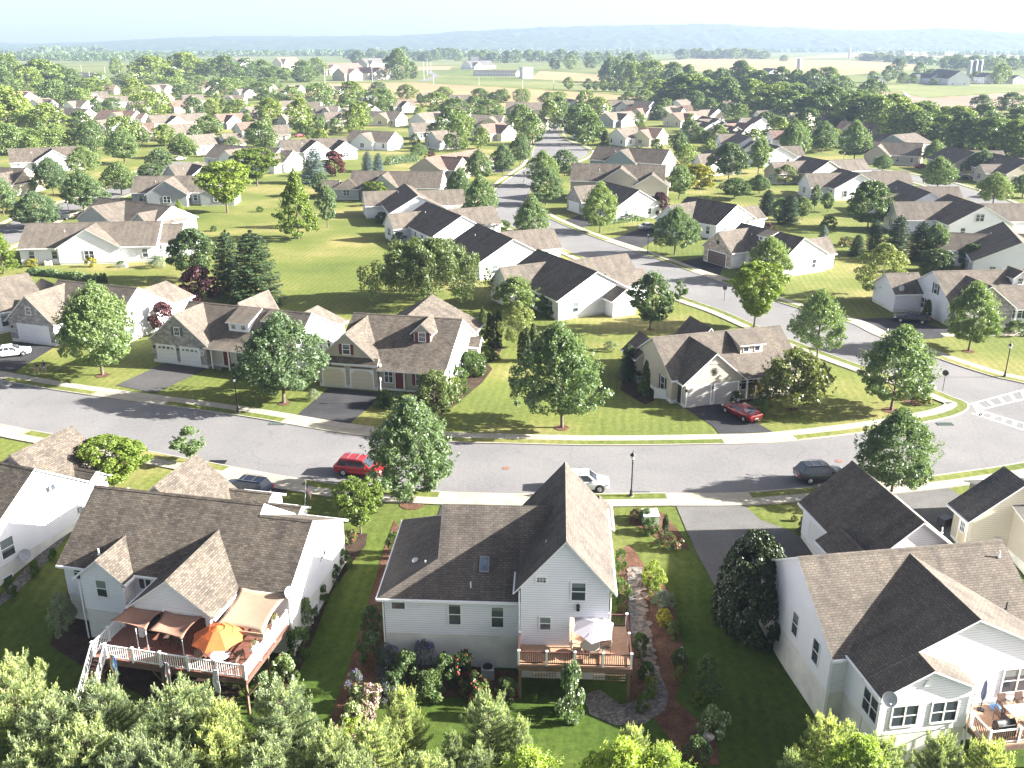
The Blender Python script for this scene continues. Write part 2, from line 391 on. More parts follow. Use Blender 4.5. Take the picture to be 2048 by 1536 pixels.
poly_fill('road', [tuple(p) for p in farL]+[tuple(p) for p in reversed(rightL)]+[tuple(p) for p in reversed(nearL)], ROAD, .03)
KERB = flat('kerb_concrete', (.30, .28, .24), .9, var=.1)
def street_edge(L, sgn, gaps, verge=1.0, walk=1.25):
    def sk(t): return any(a < t < b for a, b in gaps)
    strip('kerb', L, 0, sgn*.16, .13, KERB, .13, sk)
    strip('verge', L, sgn*.16, sgn*(.16+verge), .11, GRASS, .1, sk)
    strip('sidewalk', L, sgn*(.16+verge), sgn*(.16+verge+walk), .115, WALK, .1)
    if gaps:
        strip('driveway_apron', L, 0, sgn*(.16+verge+.01), .10, CONC, .07, lambda t: not sk(t))
def tparam(L, px, py):
    q = Vector(P(px, py, .03)); i = min(range(len(L)), key=lambda k: (L[k]-q).length); return i/(len(L)-1)
def gaps(L, prs):
    o = []
    for a, b in prs:
        t0, t1 = sorted((tparam(L, *a), tparam(L, *b))); o.append((t0-.001, t1+.001))
    return o
def resample(L, step=1.0):
    o = [L[0]]; acc = 0
    for i in range(1, len(L)):
        a, b = L[i-1], L[i]; d = (b-a).length; n = max(1, int(d/step))
        for k in range(1, n+1): o.append(a+(b-a)*(k/n))
    return o
farL, nearL, rightL = resample(farL), resample(nearL), resample(rightL)
farG = gaps(farL, [((185, 792), (300, 808)), ((560, 846), (690, 868)), ((1450, 889), (1565, 884)), ((1220, 537), (1262, 553)), ((-80, 750), (-10, 760))])
street_edge(farL, 1, farG)
nearG = gaps(nearL, [((-40, 840), (35, 856)), ((108, 869), (275, 899)), ((465, 934), (580, 954)), ((875, 984), (1020, 988)), ((1325, 987), (1472, 986)), ((1660, 972), (1760, 963))])
street_edge(nearL, -1, nearG)
rightG = gaps(rightL, [((1700, 648), (1830, 702)), ((1395, 546), (1440, 562)), ((1268, 502), (1215, 484))])
street_edge(rightL, -1, rightG)
# side streets (upper right, upper left)
def street(pts, wd):
    L = resample(smooth_line(PX(pts)), 1.5)
    strip('street', L, -wd/2, wd/2, .03, ROAD)
    for sg in (1, -1):
        strip('sidewalk', [p for p in offset(L, sg*(wd/2+.9))], 0, sg*1.2, .1, CONC, .08)
street([(1500, 306), (1560, 318), (1640, 330), (1740, 342), (1840, 358), (1940, 388), (2000, 412), (2060, 440), (2200, 520)], 8.5)
street([(-200, 560), (0, 480), (70, 440), (140, 412), (220, 388), (270, 366), (300, 346), (360, 324)], 8.5)
# driveways
for nm, pts, mt in [('driveway', [(310, 787), (425, 733), (340, 722), (232, 771)], DRIVE2), ('driveway', [(592, 833), (700, 848), (770, 787), (658, 776)], DRIVE),
                ('driveway', [(1440, 870), (1545, 864), (1490, 832), (1440, 800), (1362, 812), (1425, 852)], DRIVE), ('driveway', [(-60, 735), (30, 744), (110, 694), (40, 684), (-60, 700)], DRIVE),
                ('driveway', [(1352, 1012), (1486, 1009), (1520, 1040), (1580, 1062), (1640, 1104), (1560, 1130), (1500, 1190), (1428, 1170), (1395, 1110), (1372, 1060)], OLDDRIVE),
                ('driveway', [(1780, 985), (1890, 972), (1935, 1000), (1905, 1082), (1880, 1082), (1850, 1040)], OLDDRIVE), ('driveway', [(885, 1003), (1035, 1003), (1030, 1040), (850, 1120)], DRIVE),
                ('driveway', [(1700, 638), (1795, 636), (1900, 660), (1885, 676), (1780, 682)], DRIVE), ('driveway', [(1340, 528), (1402, 514), (1450, 528), (1436, 556), (1398, 545)], DRIVE),
                ('driveway', [(1225, 478), (1300, 450), (1340, 462), (1285, 496)], DRIVE), ('driveway', [(62, 890), (150, 905), (110, 930), (40, 925)], DRIVE), ('driveway', [(470, 950), (590, 970), (560, 995), (440, 985)], DRIVE),
                ('driveway', [(1000, 345), (1030, 340), (990, 330), (960, 345)], DRIVE), ('driveway', [(1130, 440), (1165, 455), (1215, 440), (1180, 425)], DRIVE)]:
    sheet(nm, pts, mt, .04)
sheet('front_path', [(440, 742), (455, 724), (490, 716), (470, 700), (415, 731)], CONC, .05)
sheet('front_path', [(1880, 667), (2020, 665), (2048, 655), (2048, 672), (1890, 674)], CONC, .05)
# beds and paths
for pts, mt in [([(700, 1325), (735, 1210), (790, 1040), (800, 1060), (760, 1230), (770, 1310), (1040, 1345), (1040, 1400), (900, 1395), (800, 1400), (745, 1390), (720, 1440), (700, 1520), (650, 1536), (660, 1440)], MULCH),
                ([(1232, 1100), (1262, 1090), (1300, 1150), (1340, 1180), (1362, 1270), (1375, 1330), (1350, 1400), (1430, 1470), (1440, 1530), (1380, 1530), (1310, 1440), (1262, 1400), (1262, 1320), (1245, 1220)], MULCH),
                ([(1262, 1022), (1305, 1015), (1330, 1030), (1370, 1080), (1380, 1100), (1330, 1090), (1290, 1060), (1258, 1048)], MULCH),
                ([(100, 1290), (140, 1170), (230, 1270), (480, 1380), (470, 1420), (300, 1400), (160, 1330)], DMULCH),
                ([(690, 1085), (700, 1065), (735, 1068), (732, 1090), (660, 1190), (600, 1340), (560, 1400), (500, 1400), (570, 1330), (610, 1210)], DMULCH),
                ([(0, 1195), (150, 1040), (160, 1046), (95, 1122), (30, 1190), (0, 1212)], GRAVEL),
                ([(880, 832), (905, 815), (935, 790), (965, 765), (985, 738), (970, 722), (925, 745), (890, 775), (800, 796), (760, 812), (790, 820), (850, 822)], DMULCH),
                ([(1245, 760), (1300, 740), (1310, 800), (1290, 810), (1240, 780)], DMULCH), ([(1500, 812), (1440, 802), (1470, 760), (1560, 755), (1580, 775), (1540, 800)], DMULCH),
                ([(1830, 812), (1790, 795), (1830, 780), (1868, 788), (1866, 808)], MULCH), ([(1620, 540), (1535, 550), (1530, 542), (1640, 525), (1668, 528)], DMULCH),
                ([(965, 690), (1005, 690), (1002, 702), (985, 725), (975, 722), (985, 705)], DMULCH)]:
    sheet('flower_bed', pts, mt, .03)
for cx, cy, r in [(205, 751, 14), (568, 807, 12), (1124, 856, 15), (825, 1008, 26), (1782, 821, 17), (1634, 716, 7), (1937, 703, 12), (1588, 819, 9), (1300, 659, 8)]:
    x, y, z = G(cx, cy); rr = r*(y*CP+(CAMH-z)*SP)/FPX*1.0
    sheet('mulch_ring', [(x+rr*math.cos(t), y+rr*math.sin(t)) for t in [i*math.pi/8 for i in range(16)]], MULCH, .04, world=True)
sheet('gravel_path', [(1256, 1135), (1284, 1135), (1280, 1200), (1300, 1260), (1312, 1330), (1338, 1390), (1330, 1420), (1290, 1448), (1230, 1452), (1180, 1430), (1165, 1390), (1200, 1380), (1240, 1410), (1290, 1400), (1290, 1340), (1262, 1260), (1255, 1190)], GRAVEL, .05)
FLAG = flat('flagstone', (.19, .145, .115), .9, var=.25, scale=2)
rnd = random.Random(5); m = MB()
for i in range(70):
    t = i/69; cx = 1269+38*t+rnd.uniform(-13, 13); cy = 1140+225*t+rnd.uniform(-3, 3)
    x, y, z = G(cx, cy); k = 6; r = rnd.uniform(.14, .26); a0 = rnd.random()*6
    ps = [(x+r*rnd.uniform(.8, 1.2)*math.cos(a0+j*2*math.pi/k), y+r*rnd.uniform(.8, 1.2)*math.sin(a0+j*2*math.pi/k)) for j in range(k)]
    m.slab([(a, b, zg(a, b)+.05) for a, b in ps], .04, 0, 0)
struct(m.obj('stepping_stones', FLAG), 'structure')
# crosswalk
PAINT = flat('road_paint', (.8, .8, .78), .7, var=.08, scale=4)
m = MB()
def pline(a, b, wd):
    p, q = Vector(P(*a, .04)), Vector(P(*b, .04)); d = (q-p).normalized(); n = Vector((-d.y, d.x))*wd/2
    m.face([(*(p+n), .036), (*(p-n), .036), (*(q-n), .036), (*(q+n), .036)])
def ladder(a0, a1, b0, b1, n):
    pline(a0, a1, .2); pline(b0, b1, .2)
    for i in range(n):
        t = (i+.6)/n
        pline((a0[0]+(a1[0]-a0[0])*t, a0[1]+(a1[1]-a0[1])*t), (b0[0]+(b1[0]-b0[0])*t, b0[1]+(b1[1]-b0[1])*t), .36)
ladder((1936, 809), (2052, 778), (1957, 820), (2060, 795), 5)
ladder((1944, 826), (2060, 864), (1957, 820), (2060, 850), 5)
ladder((1945, 806), (1961, 833), (1950, 806), (1966, 834), 1)
struct(m.obj('crosswalk', PAINT, uv=False))
# drain grates, manholes
for cx, cy, c in [(435, 925, DARK), (1283, 988, None), (555, 848, None), (1890, 849, None), (36, 772, None)]:
    x, y, z = G(cx, cy); m = MB()
    for i in range(7): m.box(-.7+i*.2, -.6+i*.2, -.3, .3, 0, .05)
    m.box(-.8, .8, -.36, -.3, 0, .055); m.box(-.8, .8, .3, .36, 0, .055); m.box(-.8, -.72, -.3, .3, 0, .055); m.box(.7, .8, -.3, .3, 0, .055)
    o = m.obj('storm_drain', c or flat('drain_iron', (.09, .12, .11), .7, .2), loc=(x, y, .034))
    tag(o, {435: 'dark storm drain grate by the curb beyond the small street tree', 1283: 'storm drain grate in the gutter at the foot of the near street lamp', 555: 'storm drain grate by the apron of the two-door tan garage', 1890: 'greenish storm drain at the corner curb by the crosswalk', 36: 'storm drain grate in the gutter below the two walkers'}[cx], 'drain')
for cx, cy, lb in [(1012, 937, 'rusty round manhole cover in the middle of the road'), (1678, 923, 'rusty round manhole cover ahead of the dark parked SUV')]:
    x, y, z = G(cx, cy); m = MB(); m.lathe([(.36, 0), (.36, .02), (.3, .026), (.28, .02), (.1, .022), (.02, .024)], 20)
    tag(m.obj('manhole_cover', flat('rusty_iron', (.20, .11, .08), .8, .2), loc=(x, y, .031)), lb, 'manhole')
# fields
def field(pts, mat, name, z=.05):
    sheet(name, pts, mat, z)
field([(560, 193), (640, 168), (830, 165), (1050, 178), (1230, 190), (1420, 200), (1500, 222), (1300, 222), (1000, 215), (700, 205)], WHEAT, 'grain_field', .08)
field([(600, 166), (800, 163), (1060, 175), (1290, 188), (1330, 180), (1260, 166), (1060, 163), (880, 158), (720, 158)], CROP, 'crop_field', .1)
field([(1060, 158), (1080, 142), (1180, 148), (1300, 152), (1310, 166), (1200, 165)], WHEAT, 'hay_field', .1)
field([(1280, 125), (1400, 117), (1700, 121), (1830, 128), (1830, 140), (1700, 150), (1560, 150), (1420, 145), (1330, 138)], WHEAT, 'wheat_field', .15)
field([(1540, 119), (1700, 107), (1780, 103), (1990, 108), (2048, 112), (2048, 119), (1800, 112)], WHEAT, 'distant_wheat_field', .2)
field([(1690, 180), (1760, 172), (1860, 166), (2060, 158), (2060, 182), (1960, 188), (1850, 196), (1800, 184), (1700, 184)], CROP, 'green_farm_field', .12)
field([(1690, 196), (1760, 184), (1800, 186), (1855, 197), (1960, 190), (2060, 183), (2060, 214), (1960, 218), (1800, 215)], SOIL, 'ploughed_field', .14)
field([(820, 122), (920, 121), (930, 131), (830, 133)], CROP, 'far_green_field', .2)
field([(2000, 125), (2060, 122), (2060, 133), (2010, 132)], WHEAT, 'small_wheat_field', .2)
field([(800, 133), (905, 131), (900, 140), (810, 142)], WHEAT, 'far_grain_field', .2)
field([(855, 163), (880, 152), (862, 142), (850, 143), (866, 153), (836, 163)], ROAD, 'farm_road', .2)
# hills
def hills(name, y0, prof, depth, mat, seed):
    rn = np.random.default_rng(seed); nx, ny = 420, 26; m = MB(); X = np.linspace(-6800, 6800, nx)
    pxs = 1024+FPX*X/(y0*CP)
    hz = np.array([CAMH+y0*math.tan(max(.0, 0)+0) for _ in X])
    hs = np.interp(pxs, [p[0] for p in prof], [atY(1024, p[1], y0)[1] for p in prof])
    hs = hs+np.convolve(rn.normal(0, 3.0, nx), [.25, .5, .25], 'same')
    for j in range(ny):
        t = j/(ny-1)
        for i in range(nx):
            m.v.append((X[i], y0-depth*(1-t)+rn.normal(0, 4), max(-1, hs[i]*(math.sin(t*math.pi/2)**.9)+rn.normal(0, 2.2)*(t > .05))))
    for j in range(ny-1):
        for i in range(nx-1):
            a = j*nx+i; m.f.append((a, a+1, a+1+nx, a+nx)); m.m.append(0)
    return struct(m.obj(name, mat, uv=False))
FOREST = ground_mat('forest_canopy', [(.022, .04, .016), (.04, .065, .024), (.06, .09, .03)], .012, .05, 0, bumps=0, s2=.5)
hills('hills', 6600, [(-900, 78), (-200, 84), (0, 85), (50, 88), (110, 94), (160, 84), (200, 88), (330, 78), (480, 72), (640, 74), (800, 72), (950, 62), (1100, 54), (1300, 50), (1430, 49), (1480, 53), (1560, 56), (1680, 62), (1800, 60), (1890, 57), (1960, 66), (2048, 78), (2300, 80), (2900, 70)], 1500, FOREST, 3)
hills('distant_hills', 8200, [(-900, 86), (0, 88), (300, 84), (900, 74), (1500, 62), (1850, 60), (2048, 66), (2600, 80)], 900, FOREST, 4)
# air
m = MB(); m.box(-9000, 9000, -80, 9300, -6.5, 300)
hm = bpy.data.materials.new('haze_air'); hm.use_nodes = True; nt = hm.node_tree; nt.nodes.remove(nt.nodes['Principled BSDF'])
pv = nt.nodes.new('ShaderNodeVolumePrincipled'); pv.inputs['Color'].default_value = (.30, .375, .53, 1); pv.inputs['Density'].default_value = HAZE; pv.inputs['Anisotropy'].default_value = .12
nt.links.new(pv.outputs[0], nt.nodes['Material Output'].inputs['Volume'])
struct(m.obj('haze', hm, uv=False), 'stuff')
# ---------------------------------------------------------------- houses
class House:
    def __init__(s, name, label, loc, rz, wall='white', roof='tan', cat='house', group=None, zf=.45, zb=-.3, fine=True):
        s.root = thing(name, label, cat, loc, rz, group)
        s.W, s.F, s.Rf, s.G, s.X = MB(), MB(), MB(), MB(), {}
        s.wall, s.roof, s.zf, s.zb, s.fine = wall, roof, zf, zb, fine
    def skin(s, mat): return s.X.setdefault(mat, MB())
    def vol(s, axis, u0, u1, v0, v1, ze, zr, rb=None, oh=.38, rk=.25, zf=None, zb=None, hip=(0, 0), walls=True, ends=(None, None), sides=(None, None), wall_sides=(1, 1, 1, 1)):
        """axis: ridge direction; a runs along the ridge, b across it. ends/sides: other wall material on end a0/a1, side b0/b1"""
        zf = s.zf if zf is None else zf; zb = s.zb if zb is None else zb
        if axis == 'u': a0, a1, b0, b1 = u0, u1, v0, v1; f = lambda a, b, z: (a, b, z)
        else: a0, a1, b0, b1 = v0, v1, u0, u1; f = lambda a, b, z: (b, a, z)
        bm = (b0+b1)/2 if rb is None else rb
        def F(mb, pts, mat=0):
            q = [f(*p) for p in pts]; mb.face(q if axis == 'u' else q[::-1], mat)
        if walls:
            ws = wall_sides
            for k, a, sg in ((0, a0, 0), (1, a1, 1)):
                if not ws[k]: continue
                mb = s.skin(ends[k]) if ends[k] else s.W
                pts = [(a, b0, zf), (a, b1, zf), (a, b1, ze), (a, bm, zr), (a, b0, ze)] if not hip[k] else [(a, b0, zf), (a, b1, zf), (a, b1, ze), (a, b0, ze)]
                F(mb, pts if sg else pts[::-1])
            for k, b, sg in ((0, b0, 0), (1, b1, 1)):
                if not ws[2+k]: continue
                mb = s.skin(sides[k]) if sides[k] else s.W
                pts = [(a0, b, zf), (a1, b, zf), (a1, b, ze), (a0, b, ze)]
                F(mb, pts[::-1] if sg else pts)
            i = .03
            if zb < zf:
                q = [(a0+i, b0+i), (a1-i, b0+i), (a1-i, b1-i), (a0+i, b1-i)]
                for j in range(4):
                    p, r = q[j], q[(j+1) % 4]; F(s.F, [(*p, zb), (*r, zb), (*r, zf), (*p, zf)])
        rk0, rk1 = rk if isinstance(rk, tuple) else (rk, rk)
        A0, A1 = a0-(rk0 if not hip[0] else oh), a1+(rk1 if not hip[1] else oh)
        for sg, b in ((-1, b0), (1, b1)):
            half = abs(b-bm); sl = (zr-ze)/half; be = b+sg*oh; zo = ze-sl*oh
            h0 = half+oh if hip[0] else 0; h1 = half+oh if hip[1] else 0
            poly = [(A0, be, zo), (A1, be, zo), (A1-h1, bm, zr), (A0+h0, bm, zr)]
            q = [f(*p) for p in poly]
            s.Rf.slab(q if (sg < 0) == (axis == 'u') else q[::-1])
            if s.fine:
                cw = .17; zc = zr+.128; q = [f(A0+h0, bm, zc), f(A1-h1, bm, zc), f(A1-h1, bm+sg*cw, zc-sl*cw), f(A0+h0, bm+sg*cw, zc-sl*cw)]
                s.Rf.slab(q if (sg > 0) == (axis == 'u') else q[::-1], .03, 0, 0)
                g = [f(A0+.02, be-.1 if sg < 0 else be+.003, zo-.05), f(A1-.02, be-.003 if sg < 0 else be+.1, zo+.1)]
                s.G.box(min(g[0][0], g[1][0]), max(g[0][0], g[1][0]), min(g[0][1], g[1][1]), max(g[0][1], g[1][1]), zo-.05, zo+.1)
        for k, A, sg in ((0, A0, 1), (1, A1, -1)):
            if hip[k]:
                h = max(b1-bm, bm-b0)+oh; zo = ze-(zr-ze)/(h-oh)*oh
                q = [f(A, b0-oh, zo), f(A, b1+oh, zo), f(A+sg*h, bm, zr)]
                s.Rf.slab(q if (sg < 0) == (axis == 'u') else q[::-1])
    def done(s):
        r = s.root
        if s.W.f: s.W.obj('wall', W_[s.wall], r)
        for k, mb in s.X.items():
            nm = {'stone': 'stone_wall', 'tanstone': 'stone_wall'}.get(k, 'wall_panel'); mb.obj(nm, W_[k], r)
        if s.F.f: s.F.obj('foundation', W_['stucco'], r)
        if s.Rf.f: s.Rf.obj('roof', [R_[s.roof], WHITE], r)
        if s.G.f: s.G.obj('gutter', WHITE, r)
        return r
    def win(s, face, along, plane, z, w=1.0, h=1.5, kind='dh', shut=None):
        rz = {'-v': 0, '+u': R(90), '+v': R(180), '-u': R(-90)}[face]
        loc = {'-v': (along, plane, z), '+v': (along, plane, z), '-u': (plane, along, z), '+u': (plane, along, z)}[face]
        fr, pa = window_mesh(w, h, kind)
        o = link('window', fr, s.root, loc, rz); link('pane', pa, o)
        if shut:
            for sg in (-1, 1): link('shutter', shutter_mesh(h, shut), s.root, Vector(loc)+Matrix.Rotation(rz, 3, 'Z') @ Vector((sg*(w/2+.28), -.02, 0)), rz)
    def garage(s, face, along, plane, z, w, h, mat='white', arch=False, lights=False):
        rz = {'-v': 0, '+u': R(90), '+v': R(180), '-u': R(-90)}[face]
        loc = (along, plane, z) if face in ('-v', '+v') else (plane, along, z)
        a, b = garage_mesh(w, h, mat, arch, lights)
        o = link('garage_door', a, s.root, loc, rz); link('door_trim', b, o)
    def door(s, face, along, plane, z, mat, w=1.0, h=2.1):
        rz = {'-v': 0, '+u': R(90), '+v': R(180), '-u': R(-90)}[face]
        loc = (along, plane, z) if face in ('-v', '+v') else (plane, along, z)
        m = MB(); m.box(-w/2, w/2, -.03, .02, 0, h); m.box(-w/2+.12, w/2-.12, -.045, -.03, h*.5, h-.15); m.box(-w/2+.12, w/2-.12, -.045, -.03, .15, h*.42)
        o = m.obj('door', mat, s.root, loc=loc); o.rotation_euler.z = rz
        m = MB()
        m.box(-w/2-.1, -w/2, -.05, .02, 0, h+.1); m.box(w/2, w/2+.1, -.05, .02, 0, h+.1); m.box(-w/2, w/2, -.05, .02, h, h+.1); m.obj('door_frame', WHITE, o)
        m = MB(); m.lathe([(.0, .0), (.04, .01), (.04, .05), (0, .06)], 8); m.obj('handle', DARK, o, loc=(w/2-.12, -.07, 1.0))
    def pipe(s, u, v, z, h=.5, r=.05, mat=None):
        m = MB(); m.lathe([(r*2.2, 0), (r*2.2, .04), (r, .06), (r, h)], 8); m.obj('vent_pipe', mat or WHITE, s.root, loc=(u, v, z))
    def roofz(s, u, v): pass
WIN = {}
def window_mesh(w, h, kind):
    k = (round(w, 2), round(h, 2), kind)
    if k in WIN: return WIN[k]
    m = MB(); t = .09; d = .05
    m.box(-w/2-t, -w/2, -d, .02, -t, h+t); m.box(w/2, w/2+t, -d, .02, -t, h+t); m.box(-w/2, w/2, -d, .02, h, h+t); m.box(-w/2-.02, w/2+.02, -d-.02, .02, -t, 0)
    if kind in ('dh', 'tw'): m.box(-w/2, w/2, -d+.012, -.016, h*.5-.03, h*.5+.03)
    if kind == 'tw': m.box(-.05, .05, -d+.006, -.016, 0, h)
    if kind == 'grid':
        for x in (-w/6, w/6): m.box(x-.015, x+.015, -d+.02, -.016, 0, h)
        m.box(-w/2, w/2, -d+.016, -.016, h*.5-.02, h*.5+.02)
    if kind == 'slide': m.box(-.05, .05, -d+.012, -.016, 0, h)
    a = m.data('window', WHITE); m = MB(); m.box(-w/2, w/2, -.015, .02, 0, h); b = m.data('pane', GLASS)
    WIN[k] = (a, b); return WIN[k]
def shutter_mesh(h, mat):
    k = ('sh', round(h, 2), mat)
    if k not in WIN:
        m = MB(); m.box(-.17, .17, -.03, .02, -.05, h+.05)
        for i in range(8): m.box(-.13, .13, -.045, -.03, .05+i*h/8, .05+i*h/8+h/14)
        WIN[k] = m.data('shutter', {'red': DKRED, 'black': flat('dark_shutter', (.03, .035, .045), .5), 'blue': flat('slate_shutter', (.08, .10, .14), .5)}[mat])
    return WIN[k]
def garage_mesh(w, h, mat, arch, lights):
    k = ('g', w, h, mat, arch, lights)
    if k in WIN: return WIN[k]
    m = MB(); n = 4
    for i in range(n): m.box(-w/2, w/2, -.03, .02, i*h/n+.01, (i+1)*h/n-.01)
    c = max(4, int(w/.6))
    for i in range(n):
        for j in range(c):
            x = -w/2+(j+.5)*w/c
            if lights and i == n-1: continue
            m.box(x-w/c*.38, x+w/c*.38, -.04, -.03, i*h/n+.1, (i+1)*h/n-.1)
    mats = {'white': flat('white_door_paint', (.72, .72, .72), .5, var=.04), 'cream': flat('cream_door_paint', (.62, .55, .42), .5, var=.04), 'brown': flat('brown_door_paint', (.10, .075, .06), .5), 'taupe': flat('taupe_door_paint', (.42, .40, .38), .5, var=.04)}
    if lights:
        for j in range(4):
            x = -w/2+(j+.5)*w/4; m.box(x-w*.08, x+w*.08, -.045, -.03, (n-1)*h/n+.15, h-.15, 1)
    a = m.data('garage_door', [mats[mat], GLASS]); m = MB(); t = .14
    m.box(-w/2-t, -w/2, -.06, .03, 0, h+t); m.box(w/2, w/2+t, -.06, .03, 0, h+t); m.box(-w/2, w/2, -.06, .03, h, h+t)
    if arch:
        for sg in (-1, 1): m.mesh([(sg*w/2, -.058, h-.5), (sg*w/2, -.058, h), (sg*(w/2-.5), -.058, h), (sg*w/2, -.03, h-.5), (sg*w/2, -.03, h), (sg*(w/2-.5), -.03, h)], [(0, 1, 2), (3, 5, 4), (0, 2, 5, 3)])
    b = m.data('door_trim', WHITE); WIN[k] = (a, b); return WIN[k]
def dish(loc, rz, label, c=(.35, .36, .38)):
    t = thing('satellite_dish', label, 'satellite dish', loc, rz)
    m = MB(); n = 20; rings = [(0, .0), (.15, .015), (.3, .06), (.4, .11)]
    vs = [(0, 0, 0)]
    for r, d in rings[1:]:
        for j in range(n): a = 2*math.pi*j/n; vs.append((r*math.cos(a), -d, r*1.08*math.sin(a)))
    fs = [(0, 1+j, 1+(j+1) % n) for j in range(n)]
    for q in range(2):
        for j in range(n): a = 1+q*n; fs.append((a+j, a+n+j, a+n+(j+1) % n, a+(j+1) % n))
    back = [(x, y+.03, z) for x, y, z in vs]; o0 = len(vs)
    m.mesh(vs+back, fs+[tuple(i+o0 for i in f[::-1]) for f in fs])
    d = m.obj('reflector', flat('dish_gray', c, .5), t, True, loc=(0, -.1, .35)); d.rotation_euler.x = R(-25)
    m = MB(); m.tube([(0, 0, 0), (0, 0, .25), (0, -.06, .36)], .03, 6); m.obj('mast', DARK, t)
    m = MB(); m.tube([(0, -.1, .1), (0, -.45, .12), (0, -.5, .25)], .02, 6); m.box(-.05, .05, -.56, -.46, .24, .34); m.obj('feed_arm', flat('feed_gray', (.5, .5, .5)), t)
    return t
def local(loc, rz):
    c, s = math.cos(rz), math.sin(rz)
    return lambda u, v, z=0: (loc[0]+c*u-s*v, loc[1]+s*u+c*v, z+loc[2])
def railing(mb_post, mb_bal, mb_rail, a, b, z, h=1.0, step=.13, post=True, ps=.12):
    """posts, balusters and rails from a to b (x, y)"""
    d = math.dist(a, b); ux, uy = (b[0]-a[0])/d, (b[1]-a[1])/d
    ang = math.atan2(uy, ux)
    def mx(x, y, zz): return (a[0]+ux*x-uy*y, a[1]+uy*x+ux*y, zz)
    n = max(1, round(d/1.75))
    mb_rail.box(ps/2, d-ps/2, -.045, .045, z+h-.06, z+h, 0, mx); mb_rail.box(ps/2, d-ps/2, -.03, .03, z+.1, z+.16, 0, mx)
    k = int(d/step)
    for i in range(1, k): x = i*d/k; mb_bal.box(x-.018, x+.018, -.018, .018, z+.16, z+h-.06, 0, mx)
    for i in range(n+1):
        if post or i not in (0, n):
            x = i*d/n; q = []
            for dx, dy in ((-1, -1), (1, -1), (1, 1), (-1, 1)): q.append(mx(x+dx*ps/2, dy*ps/2, 0)[:2])
            yield (mx(x, 0, 0)[:2], ang)
def deck(H, u0, u1, v0, v1, z, wood, fascia):
    m = MB(); n = int((v1-v0)/.14)
    for i in range(n): m.box(u0, u1, v0+i*.14, v0+i*.14+.132, z-.04, z)
    m.obj('deck_boards', wood, H.root)
    m = MB(); m.box(u0-.02, u1+.02, v0-.05, v0-.005, z-.38, z-.045); m.box(u0-.05, u0-.025, v0, v1, z-.38, z-.045); m.box(u1+.025, u1+.05, v0, v1, z-.38, z-.045)
    for i in range(1, int((u1-u0)/.6)): m.box(u0+i*.6-.02, u0+i*.6+.02, v0, v1, z-.28, z-.042)
    m.obj('deck_frame', fascia, H.root)
def rails(H, segs, z, matp, matb, matr, h=1.0, step=.13, skip0=False):
    seen = []
    for a, b in segs:
        B, Rl = MB(), MB()
        for (x, y), ang in railing(None, B, Rl, a, b, z, h, step):
            if any(math.dist((x, y), q) < .3 for q in seen): continue
            seen.append((x, y)); m = MB(); m.box(-.065, .065, -.065, .065, -.05, h+.06); m.box(-.09, .09, -.09, .09, h+.06, h+.09); m.mesh([(-.07, -.07, h+.09), (.07, -.07, h+.09), (.07, .07, h+.09), (-.07, .07, h+.09), (0, 0, h+.15)], [(0, 1, 4), (1, 2, 4), (2, 3, 4), (3, 0, 4)])
            o = m.obj('railing_post', matp, H.root, loc=(x, y, z)); o.rotation_euler.z = ang
        B.obj('railing_panel', matb, H.root); Rl.obj('hand_rail', matr, H.root)
WOODR = flat('red_brown_deck', (.23, .10, .07), .6, var=.2, scale=5)
WOODT = flat('tan_deck', (.40, .24, .15), .65, var=.15, scale=5)
WOODD = flat('dark_brown_wood', (.10, .055, .04), .7, var=.25, scale=4)
WOODO = flat('weathered_wood', (.16, .10, .07), .8, var=.25, scale=4)
# ---- A2: house with the big white-railed deck
O2 = (-31.4, 55.95, 0); r2 = R(-12.4)
H = House('house', 'big white house with brown shingled roof and white-railed deck under sails', O2, r2, 'white', 'brown', zf=.5, zb=-3.2)
H.vol('u', .0, 13.2, .3, 9.9, 3.2, 6.55, rk=(.25, .0))
H.vol('u', 13.2, 16.9, .3, 9.9, 3.2, 6.05, rk=(0, .25), wall_sides=(0, 1, 1, 1), rb=4.384)
H.vol('v', 2.35, 5.45, -1.05, 2.4, 3.2, 4.5, zb=-3.2)
H.vol('v', 7.9, 13.3, -3.3, 4.3, 3.15, 5.2, walls=False)
H.vol('v', -.1, 7.7, 6.5, 11.9, 3.1, 6.35)
H.vol('u', 7.0, 10.2, 9.6, 13.4, 2.9, 3.9, oh=.25)
H.vol('u', 10.2, 13.2, 9.0, 11.6, 3.0, 3.7, oh=.2)
# porch gable triangle, beam and columns
m = MB(); m.mesh([(7.9, -3.3, 3.1), (13.3, -3.3, 3.1), (10.6, -3.3, 5.15), (7.9, -3.2, 3.1), (13.3, -3.2, 3.1), (10.6, -3.2, 5.15)], [(0, 1, 2), (3, 5, 4), (0, 3, 4, 1)])
m.obj('porch_gable', W_['white'], H.root)
m = MB(); m.box(7.95, 13.25, -3.28, -3.0, 2.8, 3.09); m.obj('porch_beam', WHITE, H.root)
for u in (8.1, 13.1):
    m = MB(); m.box(u-.16, u+.16, -3.3, -2.98, .62, 2.8); m.obj('porch_column', WHITE, H.root)
H.win('-v', 3.9, -1.05, 1.7, .75, 1.25); H.win('-v', 1.2, .3, 1.9, .8, 1.0); H.win('-v', 6.3, .3, 1.8, .9, 1.1, 'slide'); H.win('-v', 10.2, .3, .9, 2.2, 1.7, 'tw'); H.win('-v', 14.9, .3, .75, 1.8, 2.0, 'slide'); H.win('-v', 12.4, .3, 1.0, .9, 1.4)
H.win('+u', 6.0, 16.9, 2.3, .8, .45, 'slide'); H.win('-u', 1.1, 2.35, 1.9, .6, .8); H.win('+u', 4.0, 16.9, -1.7, .9, 1.2)
